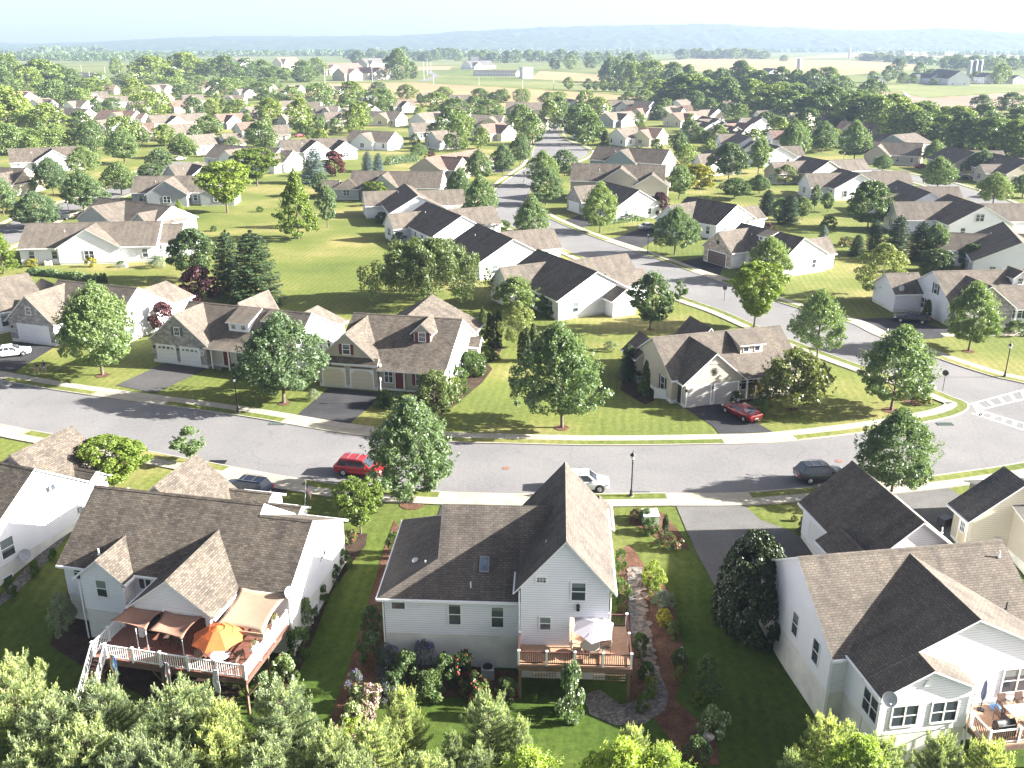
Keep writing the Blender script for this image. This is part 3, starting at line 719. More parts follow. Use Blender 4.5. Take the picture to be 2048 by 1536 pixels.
H.door('-v', 8.9, .3, .62, GLASS, 1.0)
H.pipe(1.9, 5.9, 5.75, .55, .09, flat('vent_gray', (.5, .48, .46))); H.pipe(4.6, 4.4, 5.6, .5); H.pipe(15.4, 4.2, 5.5, .5); H.pipe(3.2, .1, 4.2, .45)
for u, v in ((2.25, -1.3), (5.6, -1.3), (16.98, .15)):
    m = MB(); m.tube([(u, v, 3.0), (u, v+.15, 2.7), (u, v+.15, -2.4)], .05, 6); m.obj('downspout', WHITE, H.root)
deck(H, 6.25, 16.8, -5.75, .24, .6, WOODR, WOODD)
rails(H, [((6.3, -.8), (6.3, -5.7)), ((7.2, -5.7), (16.75, -5.7)), ((16.75, -5.7), (16.75, .15))], .6, WHITE, WHITE, WHITE, 1.0, .15)
for u, v in ((6.5, -5.5), (10.9, -5.5), (16.6, -5.5), (16.6, -2.6), (6.5, -2.0)):
    m = MB(); m.box(u-.08, u+.08, v-.08, v+.08, -2.6, .3)
    for sg in (-1, 1): m.tube([(u, v, -.9), (u+sg*.9, v, .25)], .06, 4)
    m.obj('deck_post', WOODO, H.root)
for i in range(12):
    m = MB(); m.box(6.35, 7.15, -5.95-i*.17, -5.72-i*.17, .42-i*.2, .46-i*.2); m.obj('stair_step', WOODR, H.root)
for u in (6.3, 7.2):
    m = MB(); m.tube([(u, -5.8, 1.55), (u, -7.9, -.95)], .05, 6); m.tube([(u, -5.8, .75), (u, -7.9, -1.75)], .04, 6)
    for i in range(14): t = (i+.5)/14; m.box(u-.018, u+.018, -5.8-2.1*t-.018, -5.8-2.1*t+.018, .75-2.5*t, 1.55-2.5*t)
    m.box(u-.07, u+.07, -8.0, -7.86, -2.6, -.7); m.obj('stair_rail', WHITE, H.root)
m = MB(); m.box(6.3, 7.25, -8.02, -7.95, -2.5, -1.4); m.obj('stair_panel', WHITE, H.root)
H.done(); L2 = local(O2, r2)
# sails, awning, umbrella, furniture (things on the deck)
def sail(name, label, corners, mat, sag=.35, cat='shade sail', n=10):
    m = MB(); c = [Vector(p) for p in corners]; g = {}
    for i in range(n+1):
        for j in range(n+1):
            a, b = i/n, j/n; ca, cb = a+(.5-a)*.16*math.sin(math.pi*b), b+(.5-b)*.16*math.sin(math.pi*a)
            p = c[0]*(1-ca)*(1-cb)+c[1]*ca*(1-cb)+c[2]*ca*cb+c[3]*(1-ca)*cb
            p.z -= sag*math.sin(math.pi*a)*math.sin(math.pi*b); g[i, j] = len(m.v); m.v.append(tuple(p))
    for i in range(n):
        for j in range(n): m.f.append((g[i, j], g[i+1, j], g[i+1, j+1], g[i, j+1])); m.m.append(0)
    o = m.obj(name, mat, None, True); sm = o.modifiers.new('thickness', 'SOLIDIFY'); sm.thickness = .02
    tag(o, label, cat); return o
SAILM = flat('terracotta_canvas', (.27, .15, .105), .8, var=.06)
sail('shade_sail', 'terracotta shade sail over the white-railed deck, the one nearer the stairs', [L2(6.9, -4.5, 2.55), L2(9.6, -4.7, 2.35), L2(9.9, -3.3, 2.9), L2(7.4, -3.3, 2.95)], SAILM)
sail('shade_sail', 'terracotta shade sail over the deck chairs beside the white porch column', [L2(9.7, -4.7, 2.35), L2(12.2, -4.9, 2.2), L2(12.8, -3.35, 2.95), L2(10.1, -3.3, 2.95)], SAILM)
for (u, v, h, lb) in [(9.62, -4.78, 2.35, 'slim white sail pole standing between the two terracotta shade sails'), (12.25, -4.98, 2.2, 'slim white sail pole at the sail corner by the orange umbrella'), (8.9, -4.75, 2.4, 'slim white sail pole under the sail nearer the deck stairs')]:
    m = MB(); m.tube([L2(u, v, .6), L2(u, v, h)], .03, 8); tag(m.obj('sail_pole', WHITE), lb, 'pole')
o = sail('awning', 'large tan retractable awning stretched between porch gable and bright end wall', [L2(13.6, .1, 3.1), L2(17.2, .1, 3.1), L2(17.1, -3.6, 2.45), L2(13.5, -3.6, 2.45)], flat('tan_canvas', (.30, .215, .15), .8, var=.05), .1, 'awning')
m = MB(); m.box(-1.8, 1.8, -.06, .02, -.2, .05); v = m.obj('valance', flat('tan_canvas', (.30, .215, .15)), o, loc=L2(15.3, -3.65, 2.45)); v.rotation_euler.z = r2
def umbrella(loc, rz, label, mat, rad, h, tiers, sides=8, tilt=0):
    t = thing('patio_umbrella', label, 'umbrella', loc, rz)
    m = MB(); m.tube([(0, 0, 0), (0, 0, h)], .025, 8); m.obj('pole', flat('pole_brown', (.12, .08, .06)), t)
    m = MB(); m.lathe([(.28, 0), (.28, .06), (.06, .1), (.05, .3)], 12); m.obj('base', DARK, t)
    r0, z0 = 0.02, h+.12
    c = MB()
    for k, (r1, z1) in enumerate(tiers):
        for j in range(sides):
            a, b = 2*math.pi*j/sides, 2*math.pi*(j+1)/sides
            q = [(r0*math.cos(a), r0*math.sin(a), z0), (r0*math.cos(b), r0*math.sin(b), z0), (r1*math.cos(b), r1*math.sin(b), z1), (r1*math.cos(a), r1*math.sin(a), z1)]
            mid = [(q[2][i]+q[3][i])/2*(.965 if i < 2 else 1)+(.03 if i == 2 else 0) for i in range(3)]
            c.face([q[0], q[3], mid]); c.face([q[0], mid, q[2], q[1]])
        r0, z0 = r1*.9, z1+.10
    o = c.obj('canopy', mat, t); o.modifiers.new('thickness', 'SOLIDIFY').thickness = .015
    m = MB()
    for j in range(sides):
        a = 2*math.pi*j/sides; r1, z1 = tiers[-1]; m.tube([(0, 0, h-.02), (r1*.98*math.cos(a), r1*.98*math.sin(a), z1-.03)], .012, 5)
    m.obj('ribs', flat('rib_gray', (.3, .3, .3)), t); o.rotation_euler.x = tilt
    return t
ORANGE = flat('orange_canvas', (.52, .125, .03), .7, var=.12, scale=2)
umbrella(L2(14.35, -4.3, .6), r2, 'tiered orange patio umbrella open over the round white table', ORANGE, 1.6, 2.35, [(.55, 2.25), (1.1, 2.0), (1.65, 1.68)])
def round_table(loc, label, mat, r=.6, legmat=None):
    t = thing('patio_table', label, 'table', loc)
    m = MB(); m.lathe([(0, .70), (r, .70), (r+.02, .72), (r, .74), (0, .745)], 24); m.obj('tabletop', mat, t)
    for i in range(4):
        a = math.pi/4+i*math.pi/2; m = MB(); m.tube([(r*.7*math.cos(a), r*.7*math.sin(a), 0), (r*.6*math.cos(a), r*.6*math.sin(a), .7)], .022, 6); m.obj('leg', legmat or DARK, t)
    return t
round_table(L2(14.6, -4.75, .6), 'round white patio table under the orange umbrella', flat('table_white', (.5, .5, .5)))
CH = None
def chair(loc, rz, label, mat, group):
    global CH
    t = thing('patio_chair', label, 'chair', loc, rz, group)
    if CH is None:
        CH = {}
        m = MB(); m.box(-.27, .27, -.25, .25, .4, .45); CH['seat'] = m
        m = MB(); q = [(-.27, .25, .45), (.27, .25, .45), (.25, .38, 1.0), (-.25, .38, 1.0)]; m.mesh(q+[(x, y+.04, z) for x, y, z in q], [(0, 1, 2, 3), (7, 6, 5, 4), (0, 4, 5, 1), (1, 5, 6, 2), (2, 6, 7, 3), (3, 7, 4, 0)]); CH['backrest'] = m
        CH['arm'] = []
        for sg in (-1, 1):
            m = MB(); m.tube([(sg*.3, .3, .66), (sg*.3, -.2, .66), (sg*.3, -.26, 0)], .02, 6); m.tube([(sg*.3, .3, .66), (sg*.28, .3, 0)], .02, 6); CH['arm'].append(m)
    for k in ('seat', 'backrest'): CH[k].obj(k, mat, t)
    for a in CH['arm']: a.obj('armrest', DARK, t)
    return t
CB = flat('brown_wicker', (.10, .065, .045), .7, var=.3, scale=20)
for u, v, a, lb in [(10.0, -3.5, 20, 'brown armchair under the terracotta sail nearest the covered grill'), (12.3, -3.7, -50, 'brown armchair under the terracotta sail facing the small side table'), (13.5, -5.1, 60, 'dark patio chair at the railing side of the white table'), (15.6, -5.1, -90, 'dark patio chair on the bright-wall side of the white table'), (15.5, -4.1, -140, 'dark patio chair tucked between white table and awning')]:
    chair(L2(u, v, .6), r2+R(a), lb, CB, 'chairs on the white-railed deck')
round_table(L2(11.3, -3.9, .6), 'small dark side table with drinks between two brown armchairs', flat('side_table_dark', (.06, .05, .045)), .32)
t = thing('covered_grill', 'grill under a round black cover beside the deck gate', 'grill', L2(8.4, -2.3, .6))
m = MB(); m.lathe([(.5, 0), (.52, .3), (.5, .8), (.44, 1.0), (.25, 1.12), (0, 1.15)], 16); m.obj('cover', flat('black_cover', (.02, .02, .022), .7), t, True)
m = MB(); m.box(-.6, -.5, -.1, .1, .6, .85); m.obj('handle', DARK, t)
def windsock(loc, rz, label, cols, l=1.5, name='banner', cat='banner'):
    t = thing(name, label, cat, loc, rz)
    m = MB(); m.tube([(0, 0, 0), (0, -.55, .45)], .015, 6); m.obj('pole', WHITE, t)
    m = MB(); n = 10; k = len(cols)
    g = [[(-.2+.4*(j/k)+.03*math.sin(i*.9), -.5+.05*math.sin(i*.8+j), .4-l*i/n) for j in range(k+1)] for i in range(n+1)]
    for i in range(n):
        for j in range(k): m.face([g[i][j], g[i][j+1], g[i+1][j+1], g[i+1][j]], j)
    o = m.obj('cloth', [flat('cloth_'+c[0], c[1], .7, var=.05) for c in cols], t); o.modifiers.new('thickness', 'SOLIDIFY').thickness = .012
BL, WH, RD, YL = ('blue', (.05, .22, .6)), ('white', (.7, .7, .72)), ('red', (.4, .05, .06)), ('yellow', (.7, .45, .08))
NV = ('navy', (.04, .05, .2))
windsock(L2(8.1, -5.78, 1.0), r2, 'blue, white and yellow banner hanging outside the deck railing by the stairs', [YL, BL, WH, BL], 1.6)
windsock(L2(11.8, -5.78, 1.0), r2, 'red, white and navy banner hanging outside the middle of the deck railing', [NV, WH, RD, WH], 1.7)
windsock(L2(15.1, -5.78, 1.0), r2, 'pale white banner hanging outside the deck railing below the white table', [WH, ('pale', (.6, .58, .66)), WH], 1.6)

dish(L2(17.15, -.05, 2.9), r2+R(60), 'gray satellite dish at the eave corner above the tan awning')
# ---- A3: centre house
r3 = R(-2.8); _c, _s = math.cos(r3), math.sin(r3); O3 = (.55-(_c*.55-_s*50.4), 50.4-(_s*.55+_c*50.4), 0); L3 = local(O3, r3)
H = House('house', 'pale gray house with steep rear gable, dark roof slope and tan wood deck', O3, r3, 'white', 'plain', zf=.4, zb=-3.2)
W3 = siding('pale_gray_siding', (.82, .82, .86)); W_['pale'] = W3; H.wall = 'pale'
e, zr = 3.15, 7.35
rf = H.Rf
ol, yb, yf, ym = -8.8, 51.0, 61.6, 56.3; sl = (zr-e)/(ym-yb)
gx = -5.05
zgab = 4.9; yb2 = yb+(zgab-e)/sl; yf2 = yf-(zgab-e)/sl
rf.slab([(ol, yb, e), (2.7, yb, e), (2.7, ym, zr), (gx, ym, zr), (gx, yb2, zgab)])
rf.slab([(gx, yf2, zgab), (gx, ym, zr), (2.7, ym, zr), (2.7, yf, e), (ol, yf, e)])
rf.slab([(ol, yf, e), (ol, yb, e), (gx+.3, yb2+.14, zgab+.11), (gx+.3, yf2-.14, zgab+.11)])
H.W.face([(gx+.25, yf2, zgab), (gx+.25, yb2, zgab), (gx+.25, ym, zr)])
H.G.box(ol-.02, .55, yb-.1, yb-.003, e-.06, e+.09); H.G.box(ol-.1, ol-.003, yb, yf, e-.06, e+.09)
for a, b in [((-8.42, 51.4), (.55, 51.4)), ((.55, 61.2), (-8.42, 61.2)), ((-8.42, 61.2), (-8.42, 51.4))]:
    H.W.face([(*a, .4), (*b, .4), (*b, e+.02), (*a, e+.02)])
    H.F.face([(*a, -3.2), (*b, -3.2), (*b, .4), (*a, .4)])
H.vol('v', .55, 6.15, 50.4, 61.5, 4.9, 8.15, zf=2.66, zb=3, oh=.4)
H.vol('v', 5.3, 6.8, 60.8, 64.0, 3.5, 4.2, oh=.2)
H.W.face([(.55, 50.4, .4), (3.7, 50.4, .4), (3.7, 50.4, 2.66), (.55, 50.4, 2.66)]); H.W.face([(3.7, 50.4, .4), (3.7, 52.8, .4), (3.7, 52.8, 2.66), (3.7, 50.4, 2.66)])
H.W.face([(3.7, 52.8, .4), (6.15, 52.8, .4), (6.15, 52.8, 2.66), (3.7, 52.8, 2.66)]); H.W.face([(6.15, 52.8, .4), (6.15, 61.5, .4), (6.15, 61.5, 2.66), (6.15, 52.8, 2.66)])
H.W.face([(.55, 51.4, .4), (.55, 50.4, .4), (.55, 50.4, 2.66), (.55, 51.4, 2.66)]); H.W.face([(3.7, 50.4, 2.655), (6.15, 50.4, 2.655), (6.15, 52.8, 2.655), (3.7, 52.8, 2.655)])
H.F.face([(.58, 50.5, -3.2), (6.12, 50.5, -3.2), (6.12, 50.5, .39), (.58, 50.5, .39)]); H.F.face([(6.12, 50.5, -3.2), (6.12, 61.4, -3.2), (6.12, 61.4, .39), (6.12, 50.5, .39)])
H.win('-v', -7.5, 51.4, 2.28, .85, .5, 'plain'); H.win('-v', -3.8, 51.4, 1.2, .75, 1.5); H.win('-v', -1.0, 51.4, 1.08, .75, 1.5)
H.win('-v', 4.2, 50.4, 3.95, .85, 1.25); H.win('-v', 1.85, 50.4, 5.2, .55, .33, 'grid'); H.win('-v', 2.13, 50.4, 1.7, .65, .9); H.win('+u', 56.5, 6.15, 3.1, .9, 1.2)
H.win('-v', 4.95, 52.8, .55, 2.0, 2.0, 'slide')
m = MB(); m.box(-.1, .1, -.14, 0, 0, .18); m.lathe([(.0, .2), (.11, .24), (.13, .42), (.05, .52), (0, .55)], 8, 0, (0, -.12)); m.obj('wall_lamp', DARK, H.root, loc=(4.2, 50.4, 3.2))
# roof fittings
m = MB(); m.box(-.32, .32, -.55, .55, 0, .12); sky = m.obj('skylight', flat('skylight_frame', (.2, .2, .21), .5), H.root, loc=(-1.95, 52.95, e+sl*(52.95-yb)+.1)); sky.rotation_euler.x = math.atan(sl)
m = MB(); m.box(-.25, .25, -.47, .47, .12, .135); m.obj('skylight_pane', glass('sky_glass', (.08, .1, .13)), sky)
m = MB(); m.lathe([(.24, 0), (.24, .1), (.2, .2), (.1, .26), (0, .28)], 14); t = m.obj('sun_tube', flat('dome_white', (.62, .63, .62), .3), H.root, True, loc=(-6.7, 54.2, 4.15)); t.rotation_euler.y = R(-20)
H.pipe(-5.9, 53.3, 4.35, .45, .045); H.pipe(-2.75, 51.7, e+sl*.7, .55, .045); H.pipe(2.1, 52.6, 6.45, .5, .04)
for x, y in ((-8.5, 51.3), (6.25, 50.3), (.45, 50.3)):
    m = MB(); z1 = 3.0 if x < -5 else 4.6; m.tube([(x, y-.05, z1), (x, y+.03, z1-.25), (x, y+.03, .5 if x > 0 else -2.0)], .045, 6); m.obj('downspout', WHITE, H.root)
dm = lambda z: None
deckm = MB()
for i in range(31):
    y = 48.3+i*.14
    if y < 50.38: deckm.box(.5, 7.55, y, y+.132, .46, .5)
    elif y < 52.75: deckm.box(3.74, 7.55, y, y+.132, .46, .5)
deckm.obj('deck_boards', WOODT, H.root)
m = MB(); m.box(.45, 7.6, 48.24, 48.29, .1, .455); m.box(7.56, 7.61, 48.3, 52.7, .1, .455); m.box(.44, .49, 48.3, 50.3, .1, .455); m.obj('deck_frame', WOODO, H.root)
BRN = flat('brown_rail', (.09, .035, .03), .5)
rails(H, [((.52, 50.3), (.52, 48.36)), ((.52, 48.36), (7.52, 48.36)), ((7.52, 48.36), (7.52, 52.65)), ((7.52, 52.65), (6.3, 52.65))], .5, WHITE, BRN, BRN, .95, .13)
for x in (.6, 4.0, 7.45):
    m = MB(); m.box(x-.09, x+.09, 48.4, 48.58, -2.6, .09); m.obj('deck_post', WOODO, H.root)
m = MB()
for x0, x1 in ((1.4, 2.9), (5.2, 7.2)):
    for i in range(int((x1-x0)/.18)+1): m.box(x0+i*.18-.015, x0+i*.18+.015, 48.2, 48.23, -.45, .08)
    for i in range(3): m.box(x0, x1, 48.17, 48.199, -.4+i*.2, -.37+i*.2)
m.obj('lattice', WOODO, H.root)
H.done()
umbrella(L3(5.05, 50.2, .5), R(20), 'off-white patio umbrella tilted over the tan wood deck', flat('off_white_canvas', (.42, .385, .42), .7, var=.04), 1.4, 2.25, [(1.4, 1.85)], 6, R(12))
round_table(L3(5.0, 49.5, .5), 'round glass-topped patio table on the tan deck', flat('table_glass', (.05, .045, .04), .45), .62, WOODD)
CT = flat('tan_sling', (.42, .32, .23), .7)
CH = None
for x, y, a, lb in [(4.15, 49.4, 80, 'tan sling chair on the lamp-window side of the glass table'), (5.95, 49.7, -80, 'tan sling chair between glass table and side railing'), (5.2, 48.85, 180, 'tan sling chair with its back to the front deck rail'), (4.0, 51.6, 30, 'tan sling chair beside the recessed sliding door')]:
    chair(L3(x, y, .5), R(a)+r3, lb, CT, 'chairs on the tan deck')
t = thing('air_conditioner', 'gray air conditioner unit among plants at the rear foundation', 'air conditioner', (-1.6, 50.55, zg(0, 50.5)))
m = MB(); m.box(-.42, .42, -.42, .42, 0, .8)
for i in range(7): m.box(-.43, .43, -.43, .43, .08+i*.1, .12+i*.1)
m.obj('casing', flat('ac_gray', (.30, .32, .35), .5), t); m = MB(); m.lathe([(.34, .8), (.34, .83), (.28, .84), (.28, .81)], 18); m.obj('fan_ring', DARK, t)
m = MB()
for i in range(5): a = i*2*math.pi/5; m.mesh([(0, 0, .82), (.26*math.cos(a), .26*math.sin(a), .815), (.26*math.cos(a+.7), .26*math.sin(a+.7), .835)], [(0, 1, 2)])
m.obj('fan', DARK, t)
# ---- A4
O4 = (19.0, 45.75, 0); r4 = R(8.6)
H = House('house', 'white house with broad brown roof, big shaded rear slope and corner sunroom', O4, r4, 'white', 'tan', zf=.4, zb=-3.6)
H.vol('u', 0, 13.6, 0, 10.4, 3.2, 6.6)
H.vol('v', .95, 13.45, -2.2, 5.2, 3.2, 6.35, oh=.25)
H.vol('v', .95, 6.35, -3.9, -2.2, 3.195, 4.555, oh=.25, rk=(.25, 0))
H.vol('v', 6.9, 14.3, 9.0, 18.6, 3.2, 6.2)
H.vol('v', 5.3, 8.2, 9.5, 12.8, 3.0, 3.9, oh=.2)
H.win('-u', 2.0, 0, 1.1, .75, 1.6, 'dh'); H.win('-u', 4.9, 0, 1.1, .75, 1.6, 'dh'); H.win('-u', -2.9, .95, 1.0, 1.5, 1.5, 'tw')
H.win('-v', 2.45, -3.9, .95, 1.5, 1.35, 'tw'); H.win('-v', 4.85, -3.9, .95, 1.5, 1.35, 'tw'); H.win('-v', 6.9, -2.2, 1.1, .7, 1.5); H.win('-v', 10.6, -2.2, 1.0, 1.9, 1.6, 'tw')
H.garage('-u', 15.5, 6.9, .3, 3.6, 2.2, 'white')
H.garage('-u', 12.6, 6.9, .5, 1.0, 2.1, 'white')
H.pipe(13.0, 4.2, 6.1, .45); H.pipe(11.4, .8, 4.6, .5, .04, DARK); H.pipe(13.2, -1.0, 3.6, .45, .04, DARK); H.pipe(14.4, 12.0, 3.4, .45)
m = MB(); m.mesh([(3.3, -3.98, 3.55), (3.7, -3.98, 3.55), (3.5, -3.98, 4.0), (3.3, -3.9, 3.55), (3.7, -3.9, 3.55), (3.5, -3.9, 4.0)], [(0, 1, 2), (0, 3, 4, 1), (1, 4, 5, 2), (2, 5, 3, 0)]); m.obj('gable_vent', WHITE, H.root)
for u, v in ((.85, -4.05), (6.45, -4.1), (-.1, -.1)):
    m = MB(); m.tube([(u, v, 2.85), (u, v+.12, 2.6), (u, v+.12, -2.6)], .05, 6); m.obj('downspout', WHITE, H.root)
deck(H, 6.6, 14.0, -5.6, -2.25, .4, WOODT, WOODO)
rails(H, [((6.7, -4.0), (6.7, -5.5)), ((6.7, -5.5), (13.9, -5.5))], .4, WHITE, WOODO, WHITE, .95, .13)
for u in (6.6, 10, 13.8):
    m = MB(); m.box(u-.08, u+.08, -5.45, -5.3, -3.2, .1); m.obj('deck_post', WOODO, H.root)
m = MB(); m.box(-.14, 0, -.2, .2, 0, .5); m.box(-.12, 0, .35, .6, -.1, .3); m.tube([(-.05, 0, 0), (-.05, 0, -1.4)], .03, 6); m.tube([(-.06, .45, .3), (-.06, .45, .9), (-.06, .1, 1.0)], .03, 6); m.obj('utility_meters', flat('meter_gray', (.3, .31, .33)), H.root, loc=(0, 7.6, .9))
H.done(); L4 = local(O4, r4)
dish(L4(1.05, -4.3, 3.0), r4+R(-20), 'large pale satellite dish on the sunroom corner eave', (.5, .52, .54))
t = thing('grill', 'black gas grill on the corner of the rear deck with the dining table', 'grill', L4(8.0, -4.9, .4), r4)
m = MB(); m.box(-.55, .55, -.28, .28, .1, .8); m.obj('cart', DARK, t); m = MB()
n = 9
for sgx in (0,):
    prof = [(-.28+.56*i/n, .82+.28*math.sin(math.pi*i/n)) for i in range(n+1)]
    vs = [(x, y, z) for x in (-.55, .55) for y, z in prof]; fs = [(i, i+1, n+2+i, n+1+i) for i in range(n)]+[tuple(range(n+1)), tuple(range(n+1, 2*n+2))[::-1]]
    m.mesh(vs, fs)
m.obj('lid', DARK, t, True); m = MB(); m.tube([(-.4, -.32, .95), (.4, -.32, .95)], .02, 6); m.obj('handle', flat('steel', (.5, .5, .5), .3, 1), t)
t = thing('closed_umbrella', 'folded patio umbrella with blue and yellow cover against the rear siding', 'umbrella', L4(8.1, -2.75, .4))
m = MB(); m.lathe([(.2, 0), (.2, .07), (.03, .1), (.03, 1.0)], 10); m.obj('base', DARK, t)
m = MB(); m.lathe([(.05, .7), (.14, .9), (.17, 1.2), (.1, 1.9), (.02, 2.1)], 10); m.obj('canopy', [flat('navy_cloth', (.05, .06, .1), .7)], t)
m = MB(); m.lathe([(.0, .02), (.3, .05), (.32, .18), (.05, .26), (0, .27)], 10); tag(m.obj('pool_float', flat('blue_vinyl', (.15, .32, .6), .4, var=.4, scale=4), loc=L4(9.0, -2.8, .4)), 'blue and yellow inflatable lying on the deck by the wall', 'inflatable')
t = thing('dining_table', 'tan patio dining table on the rear deck beside the grill', 'table', L4(9.9, -3.9, .4), r4)
m = MB(); m.box(-.95, .95, -.5, .5, .69, .74); m.obj('tabletop', flat('tan_table', (.42, .36, .28)), t)
for x in (-.85, .85):
    for y in (-.4, .4): m = MB(); m.box(x-.03, x+.03, y-.03, y+.03, 0, .69); m.obj('leg', WOODD, t)
CH = None
for u, v, a, lb in [(9.3, -3.1, 0, 'brown patio chair between tan dining table and rear siding'), (8.6, -3.9, 90, 'brown patio chair at the grill end of the tan table'), (10.4, -3.1, 0, 'brown patio chair on the far side of the tan table, farther from the grill'), (9.5, -4.7, 180, 'brown patio chair at the tan dining table with its back to the railing')]:
    chair(L4(u, v, .4), r4+R(a), lb, WOODD, 'chairs round the tan dining table')
m = MB()
for i in range(6): m.box(-.5, .5, -.35+.02*(i % 2), .35+.02*(i % 2), i*.13, i*.13+.115)
o = m.obj('mulch_bags', flat('plastic_bag', (.05, .05, .055), .35, var=.8, scale=5), loc=(*P(1888, 1052, 0), .05)); o.rotation_euler.z = R(30); tag(o, 'stack of dark plastic bags beside the neighbouring driveway', 'bags')
# ---- A5, A1
H = House('house', 'beige house with dark gable roof and cream side door behind parked bags', (35.5, 62.9, 0), R(5), 'beige', 'gray', zf=.2, zb=-2)
H.vol('v', -.2, 7.0, 0, 2.5, 3.0, 5.7, oh=.5, rk=.3); H.vol('u', 3.0, 14, -3, 6, 2.9, 4.2)
H.door('-u', 1.0, -.2, .25, flat('cream_door', (.6, .5, .34)), 1.0); H.win('-u', 1.0, -.25, 1.25, .6, .8, 'grid'); 
m = MB(); m.box(-.2, .2, -.12, 0, 0, .35); m.obj('meter_box', flat('meter_pale', (.5, .5, .5)), H.root, loc=(2.0, -.01, .8)); H.done()
O1 = (-38.25, 59.1, 0); r1 = R(-21)
H = House('house', 'white house at the frame edge with sunlit blank gable and wall dish', O1, r1, 'white', 'brown', zf=.5, zb=-3.2)
H.vol('u', -14, 0, 0, 10, 3.2, 6.6); H.vol('v', -9, -2.2, 8, 14, 3.1, 5.6); H.vol('u', -4, -.6, 10, 12.4, 2.7, 3.5)
H.win('+u', 1.6, 0, .95, 1.1, 1.5); H.win('+u', 1.1, 0, -1.7, .8, 1.2); H.win('+u', 6.2, 0, 4.2, .9, .5, 'slide')
m = MB(); m.box(0, .12, -.2, .2, 0, .5); m.box(0, .12, .35, .6, -.1, .3); m.tube([(.05, 0, 0), (.05, 0, -1.5)], .03, 6); m.tube([(.1, .5, .2), (.2, .6, .6), (.1, .2, .7)], .03, 6); m.obj('utility_meters', flat('meter_gray', (.3, .31, .33)), H.root, loc=(0, 8.6, 1.2))
m = MB(); m.tube([(.08, 9.9, 3), (.08, 9.85, -1)], .05, 6); m.obj('downspout', WHITE, H.root)
H.pipe(-2.5, 2.8, 5.2, .5); H.done(); L1 = local(O1, r1)
dish(L1(.35, 2.6, .3), r1+R(60), 'dark gray satellite dish on the shaded wall of the edge house')
# ---------------------------------------------------------------- B row
def ridge_frame(p1, p2, zr):
    A, B = P(*p1, zr), P(*p2, zr)
    return (A[0], A[1], 0), math.atan2(B[1]-A[1], B[0]-A[0]), math.dist(A, B)
def wing_lights(H, face, along, plane):
    m = MB(); m.box(-.08, .08, -.14, 0, 0, .3); o = m.obj('coach_lamp', DARK, H.root, loc=(along, plane, 1.9) if face[1] == 'v' else (plane, along, 1.9)); o.rotation_euler.z = {'-v': 0, '+u': R(90), '-u': R(-90), '+v': R(180)}[face]
def shed_dormer(H, u0, u1, zb_, v_ridge, zr, sl, v_front, h=1.1, win=True):
    """box dormer on the slope that falls towards -v from the ridge"""
    zf_ = zr+(v_front-v_ridge)*sl
    m = MB(); zt = zf_+h; vb = v_ridge+(zt+.35-zr)/sl if False else v_ridge-.2
    m.mesh([(u0, v_front, zf_-.1), (u1, v_front, zf_-.1), (u1, v_front, zt), (u0, v_front, zt), (u0, vb, zr-.15), (u1, vb, zr-.15)], [(0, 1, 2, 3), (0, 3, 4), (1, 5, 2)])
    d = m.obj('dormer', W_[H.wall], H.root)
    m = MB(); m.slab([(u0-.25, v_front-.3, zt-.02), (u1+.25, v_front-.3, zt-.02), (u1+.25, vb, zr+.02), (u0-.25, vb, zr+.02)]); m.obj('dormer_roof', [R_[H.roof], WHITE], d)
    if win:
        n = max(1, int((u1-u0)/1.0))
        for i in range(n):
            fr, pa = window_mesh(.6, .5, 'plain'); o = link('dormer_window', fr, d, (u0+(i+.5)*(u1-u0)/n, v_front, zf_+h*.35)); link('pane', pa, o)
# B1 white car house
loc, rz, L = ridge_frame((118, 557), (272, 572), 7.0)
H = House('house', 'stone-fronted house with white garage door and white coupe on its drive', loc, rz, 'white', 'tan')
H.vol('u', 0, L, -5.2, 6.2, 3.1, 6.7, rb=0); H.vol('v', -2.4, 5.0, -7.2, 0, 3.1, 6.4, ends=('stone', None))
H.garage('-v', 1.6, -7.2, .3, 5.0, 2.2, 'white'); H.win('-v', 1.3, -7.2, 4.0, .7, .9, 'grid'); wing_lights(H, '-v', -1.9, -7.2)
H.vol('v', L-5, L-.6, 3, 11.5, 3.0, 5.2, hip=(0, 1)); H.win('+u', -2, L, 1.0); H.win('+u', 2.5, L, 1.0); H.win('-v', 8.5, -5.2, 1.0); H.pipe(8, 2, 5.4)
H.done()
# B2
loc, rz, L = ridge_frame((381, 602), (620, 626), 6.5)
H = House('house', 'stone-gabled house with two arched white garage doors beside a worn driveway', loc, rz, 'white', 'tan')
H.vol('u', 0, L, -4.6, 6.6, 3.0, 6.4, rb=0, sides=('cream', None)); H.vol('v', -2, 5.9, -5.7, 0, 3.1, 6.35, ends=('stone', None), sides=(None, 'beige'))
for u in (.1, 3.55): H.garage('-v', u, -5.7, .15, 2.6, 2.2, 'white', True, True)
H.win('-v', 2.0, -5.7, 3.85, .7, .95, 'grid', 'blue'); H.win('-v', 5.3, -5.7, 1.7, .35, .45, 'grid')
for u in (-1.6, 1.85): wing_lights(H, '-v', u, -5.7)
shed_dormer(H, 7.6, 10.4, 0, 0, 6.4, .72, -3.1); shed_dormer(H, 12.0, 13.2, 0, 0, 6.4, .72, -2.2, .8, False)
H.door('-v', 8.0, -4.6, .3, DKRED); H.win('-v', 10.2, -4.6, 1.0, 1.6, 1.5, 'tw'); H.win('-v', 13.5, -4.6, 1.0)
for u in (6.8, 9.2, 12):
    m = MB(); m.box(u-.07, u+.07, -6.0, -5.86, .2, 2.8); m.box(u-.3, u+.3, -5.98, -5.88, 2.55, 2.75); m.obj('porch_post', WHITE, H.root)
